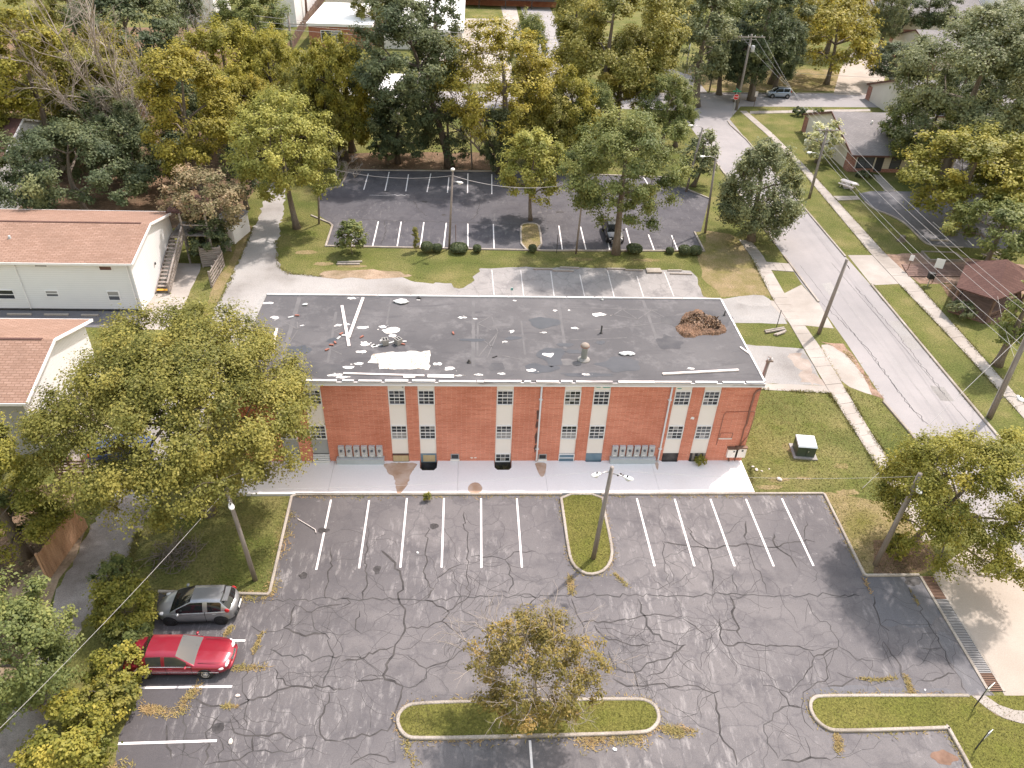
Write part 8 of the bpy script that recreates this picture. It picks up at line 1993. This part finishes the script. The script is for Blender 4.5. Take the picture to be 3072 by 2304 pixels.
for k, (n, l, sp, m) in enumerate(SH):
    small = sp[2][0] < 0.8
    plant(n, l, sp, m, 'bush', leaf=0.07 if sp[2][0] < .5 else (0.13 if sp[1][1] < 45 else None), dens=1.1 if not small else 1.3, fill=0.7, seed=60 + k, rad=0.03, limbs=30, rc=max(0.18, 0.28 * sp[2][0]))
# clipped hedge balls along the rear car park
def hedge_ball(spec, label, seed):
    (bx_, by_), c, r = spec
    t = thing('hedge_ball', label, 'hedge', (bx_, by_, 0), group='clipped hedge balls')
    rs = np.random.default_rng(seed); n = 2600
    d = rs.normal(0, 1, (n, 3)); d /= np.linalg.norm(d, axis=1)[:, None]; d[:, 2] = np.abs(d[:, 2]) * np.where(rs.random(n) < .2, -.6, 1)
    sgn = np.sign(d) * np.abs(d) ** 0.8
    pos = np.array([0, 0, c[2]]) + sgn * np.array(r) * rs.uniform(.82, 1.0, n)[:, None]
    me = leaves_mesh('crown', pos, (d + rs.normal(0, .5, (n, 3))) / 1.2, 0.14, rs.normal(.4, .2, n))
    link_mesh('crown', me, 'leaf_dark', t)
    MB().ico((0, 0, c[2]), 1.0, tuple(q * .85 for q in r), .05, seed).build('inner_branches', 'dark_bark', t, rel=False)
for k, (sp, l) in enumerate([(((-4.4, 69.2), (-4.4, 69.2, 0.6), (0.6, 0.6, 0.5)), 'small clipped hedge ball right of the thin shrub'), (((-3.4, 69.4), (-3.4, 69.4, 0.4), (0.5, 0.5, 0.4)), 'second small hedge ball from the left'), (((-1.2, 69.5), (-1.2, 69.5, 0.4), (0.9, 0.9, 0.4)), 'widest clipped hedge in the row'), (((0.6, 69.4), (0.6, 69.4, 0.4), (0.4, 0.4, 0.4)), 'hedge ball right of the widest hedge'), (((6.2, 69.6), (6.2, 69.6, 0.4), (0.4, 0.4, 0.4)), 'hedge ball at the foot of the island with the light green tree'), (((16.6, 69.7), (16.6, 69.7, 0.5), (0.8, 0.8, 0.4)), 'hedge ball right of the oak trunk'), (((20.3, 69.8), (20.3, 69.8, 0.3), (0.4, 0.4, 0.3)), 'small hedge ball between the oak and the right pair'), (((21.7, 69.5), (21.7, 69.5, 0.5), (0.6, 0.6, 0.5)), 'left hedge ball of the right pair'), (((22.9, 69.6), (22.9, 69.6, 0.4), (0.6, 0.6, 0.5)), 'rightmost hedge ball of the row')]):
    hedge_ball(sp, l, k)
# dead trees
def dead_tree(label, base, tops, rad, seed, m='pale_bark'):
    t = thing('dead_tree', label, 'dead tree', (*base, 0)); mb = MB(); rs = np.random.default_rng(seed)
    for k, tp in enumerate(tops):
        d = np.array(tp) - np.array([*base, 0]); L = np.linalg.norm(d); fk = np.array([*base, 0]) + d * 0.0
        pts = [np.array([*base, 0.0]) + d * f + rs.normal(0, .25, 3) * (0 < f < 1) for f in np.linspace(0, 1, 7)]
        mb.tube(pts, [rad * (1 - .8 * f) for f in np.linspace(0, 1, 7)], 6, False)
        for j in range(2, 7):
            for _ in range(3):
                q = rs.normal(0, 1, 3); q[2] = abs(q[2]); twigs(mb, pts[j], d / L + q * .6, L * rs.uniform(.14, .30), rad * .28, 2, rs, .7, 3, .06)
    mb.build('trunk', m, t, True)
db = (-39.98, 90.22)
dead_tree('tall bare dead tree with pale branches at upper left', db, [(-45.01, 84.00, 13.29), (-37.60, 83.00, 17.69), (-37.41, 85.00, 14.61), (-42.56, 86.00, 15.82), (-34.78, 84.50, 12.29), (-43.95, 84.00, 10.80)], 0.24, 3)
dead_tree('dead pale branches reaching out left of the sparse yellow tree', (3.48, 92.88), [(-3.54, 93.00, 6.72), (-1.88, 94.00, 8.65), (-1.05, 95.00, 10.81)], 0.2, 5)
dead_tree('bare grey twigs hanging over the left end of the rear car park', (-16.12, 88.86), [(-14.04, 88.00, 2.33), (-15.49, 89.00, 2.78), (-13.45, 87.00, 1.49)], 0.10, 6)
dead_tree('bare grey branches sticking out of the golden trees at top', (-46.85, 131.66), [(-45.68, 150.00, 4.61), (-49.69, 152.00, 3.73), (-41.77, 150.00, 3.56)], 0.2, 7)
# fallen leaves
lp = np.concatenate([fill_points([(-29.85, 34.58), (-23.83, 35.35), (-22.31, 32.22), (-22.94, 28.76), (-25.97, 26.93)], 14), fill_points([(-16.35, 97.50), (4.36, 98.20), (3.89, 92.90), (-15.35, 92.18)], 2)])
nr = RNG.normal(0, .35, (len(lp), 3)) + np.array([0, 0, 1.0]); nr /= np.linalg.norm(nr, axis=1)[:, None]
me = leaves_mesh('fallen_leaves', np.c_[lp, np.full(len(lp), .03)], nr, 0.16, RNG.uniform(0, 1, len(lp)))
tag(link_mesh('fallen_leaves', me, 'leaf_pink'), 'fallen tan leaves on the ground by the low deck', None, None, 'stuff')
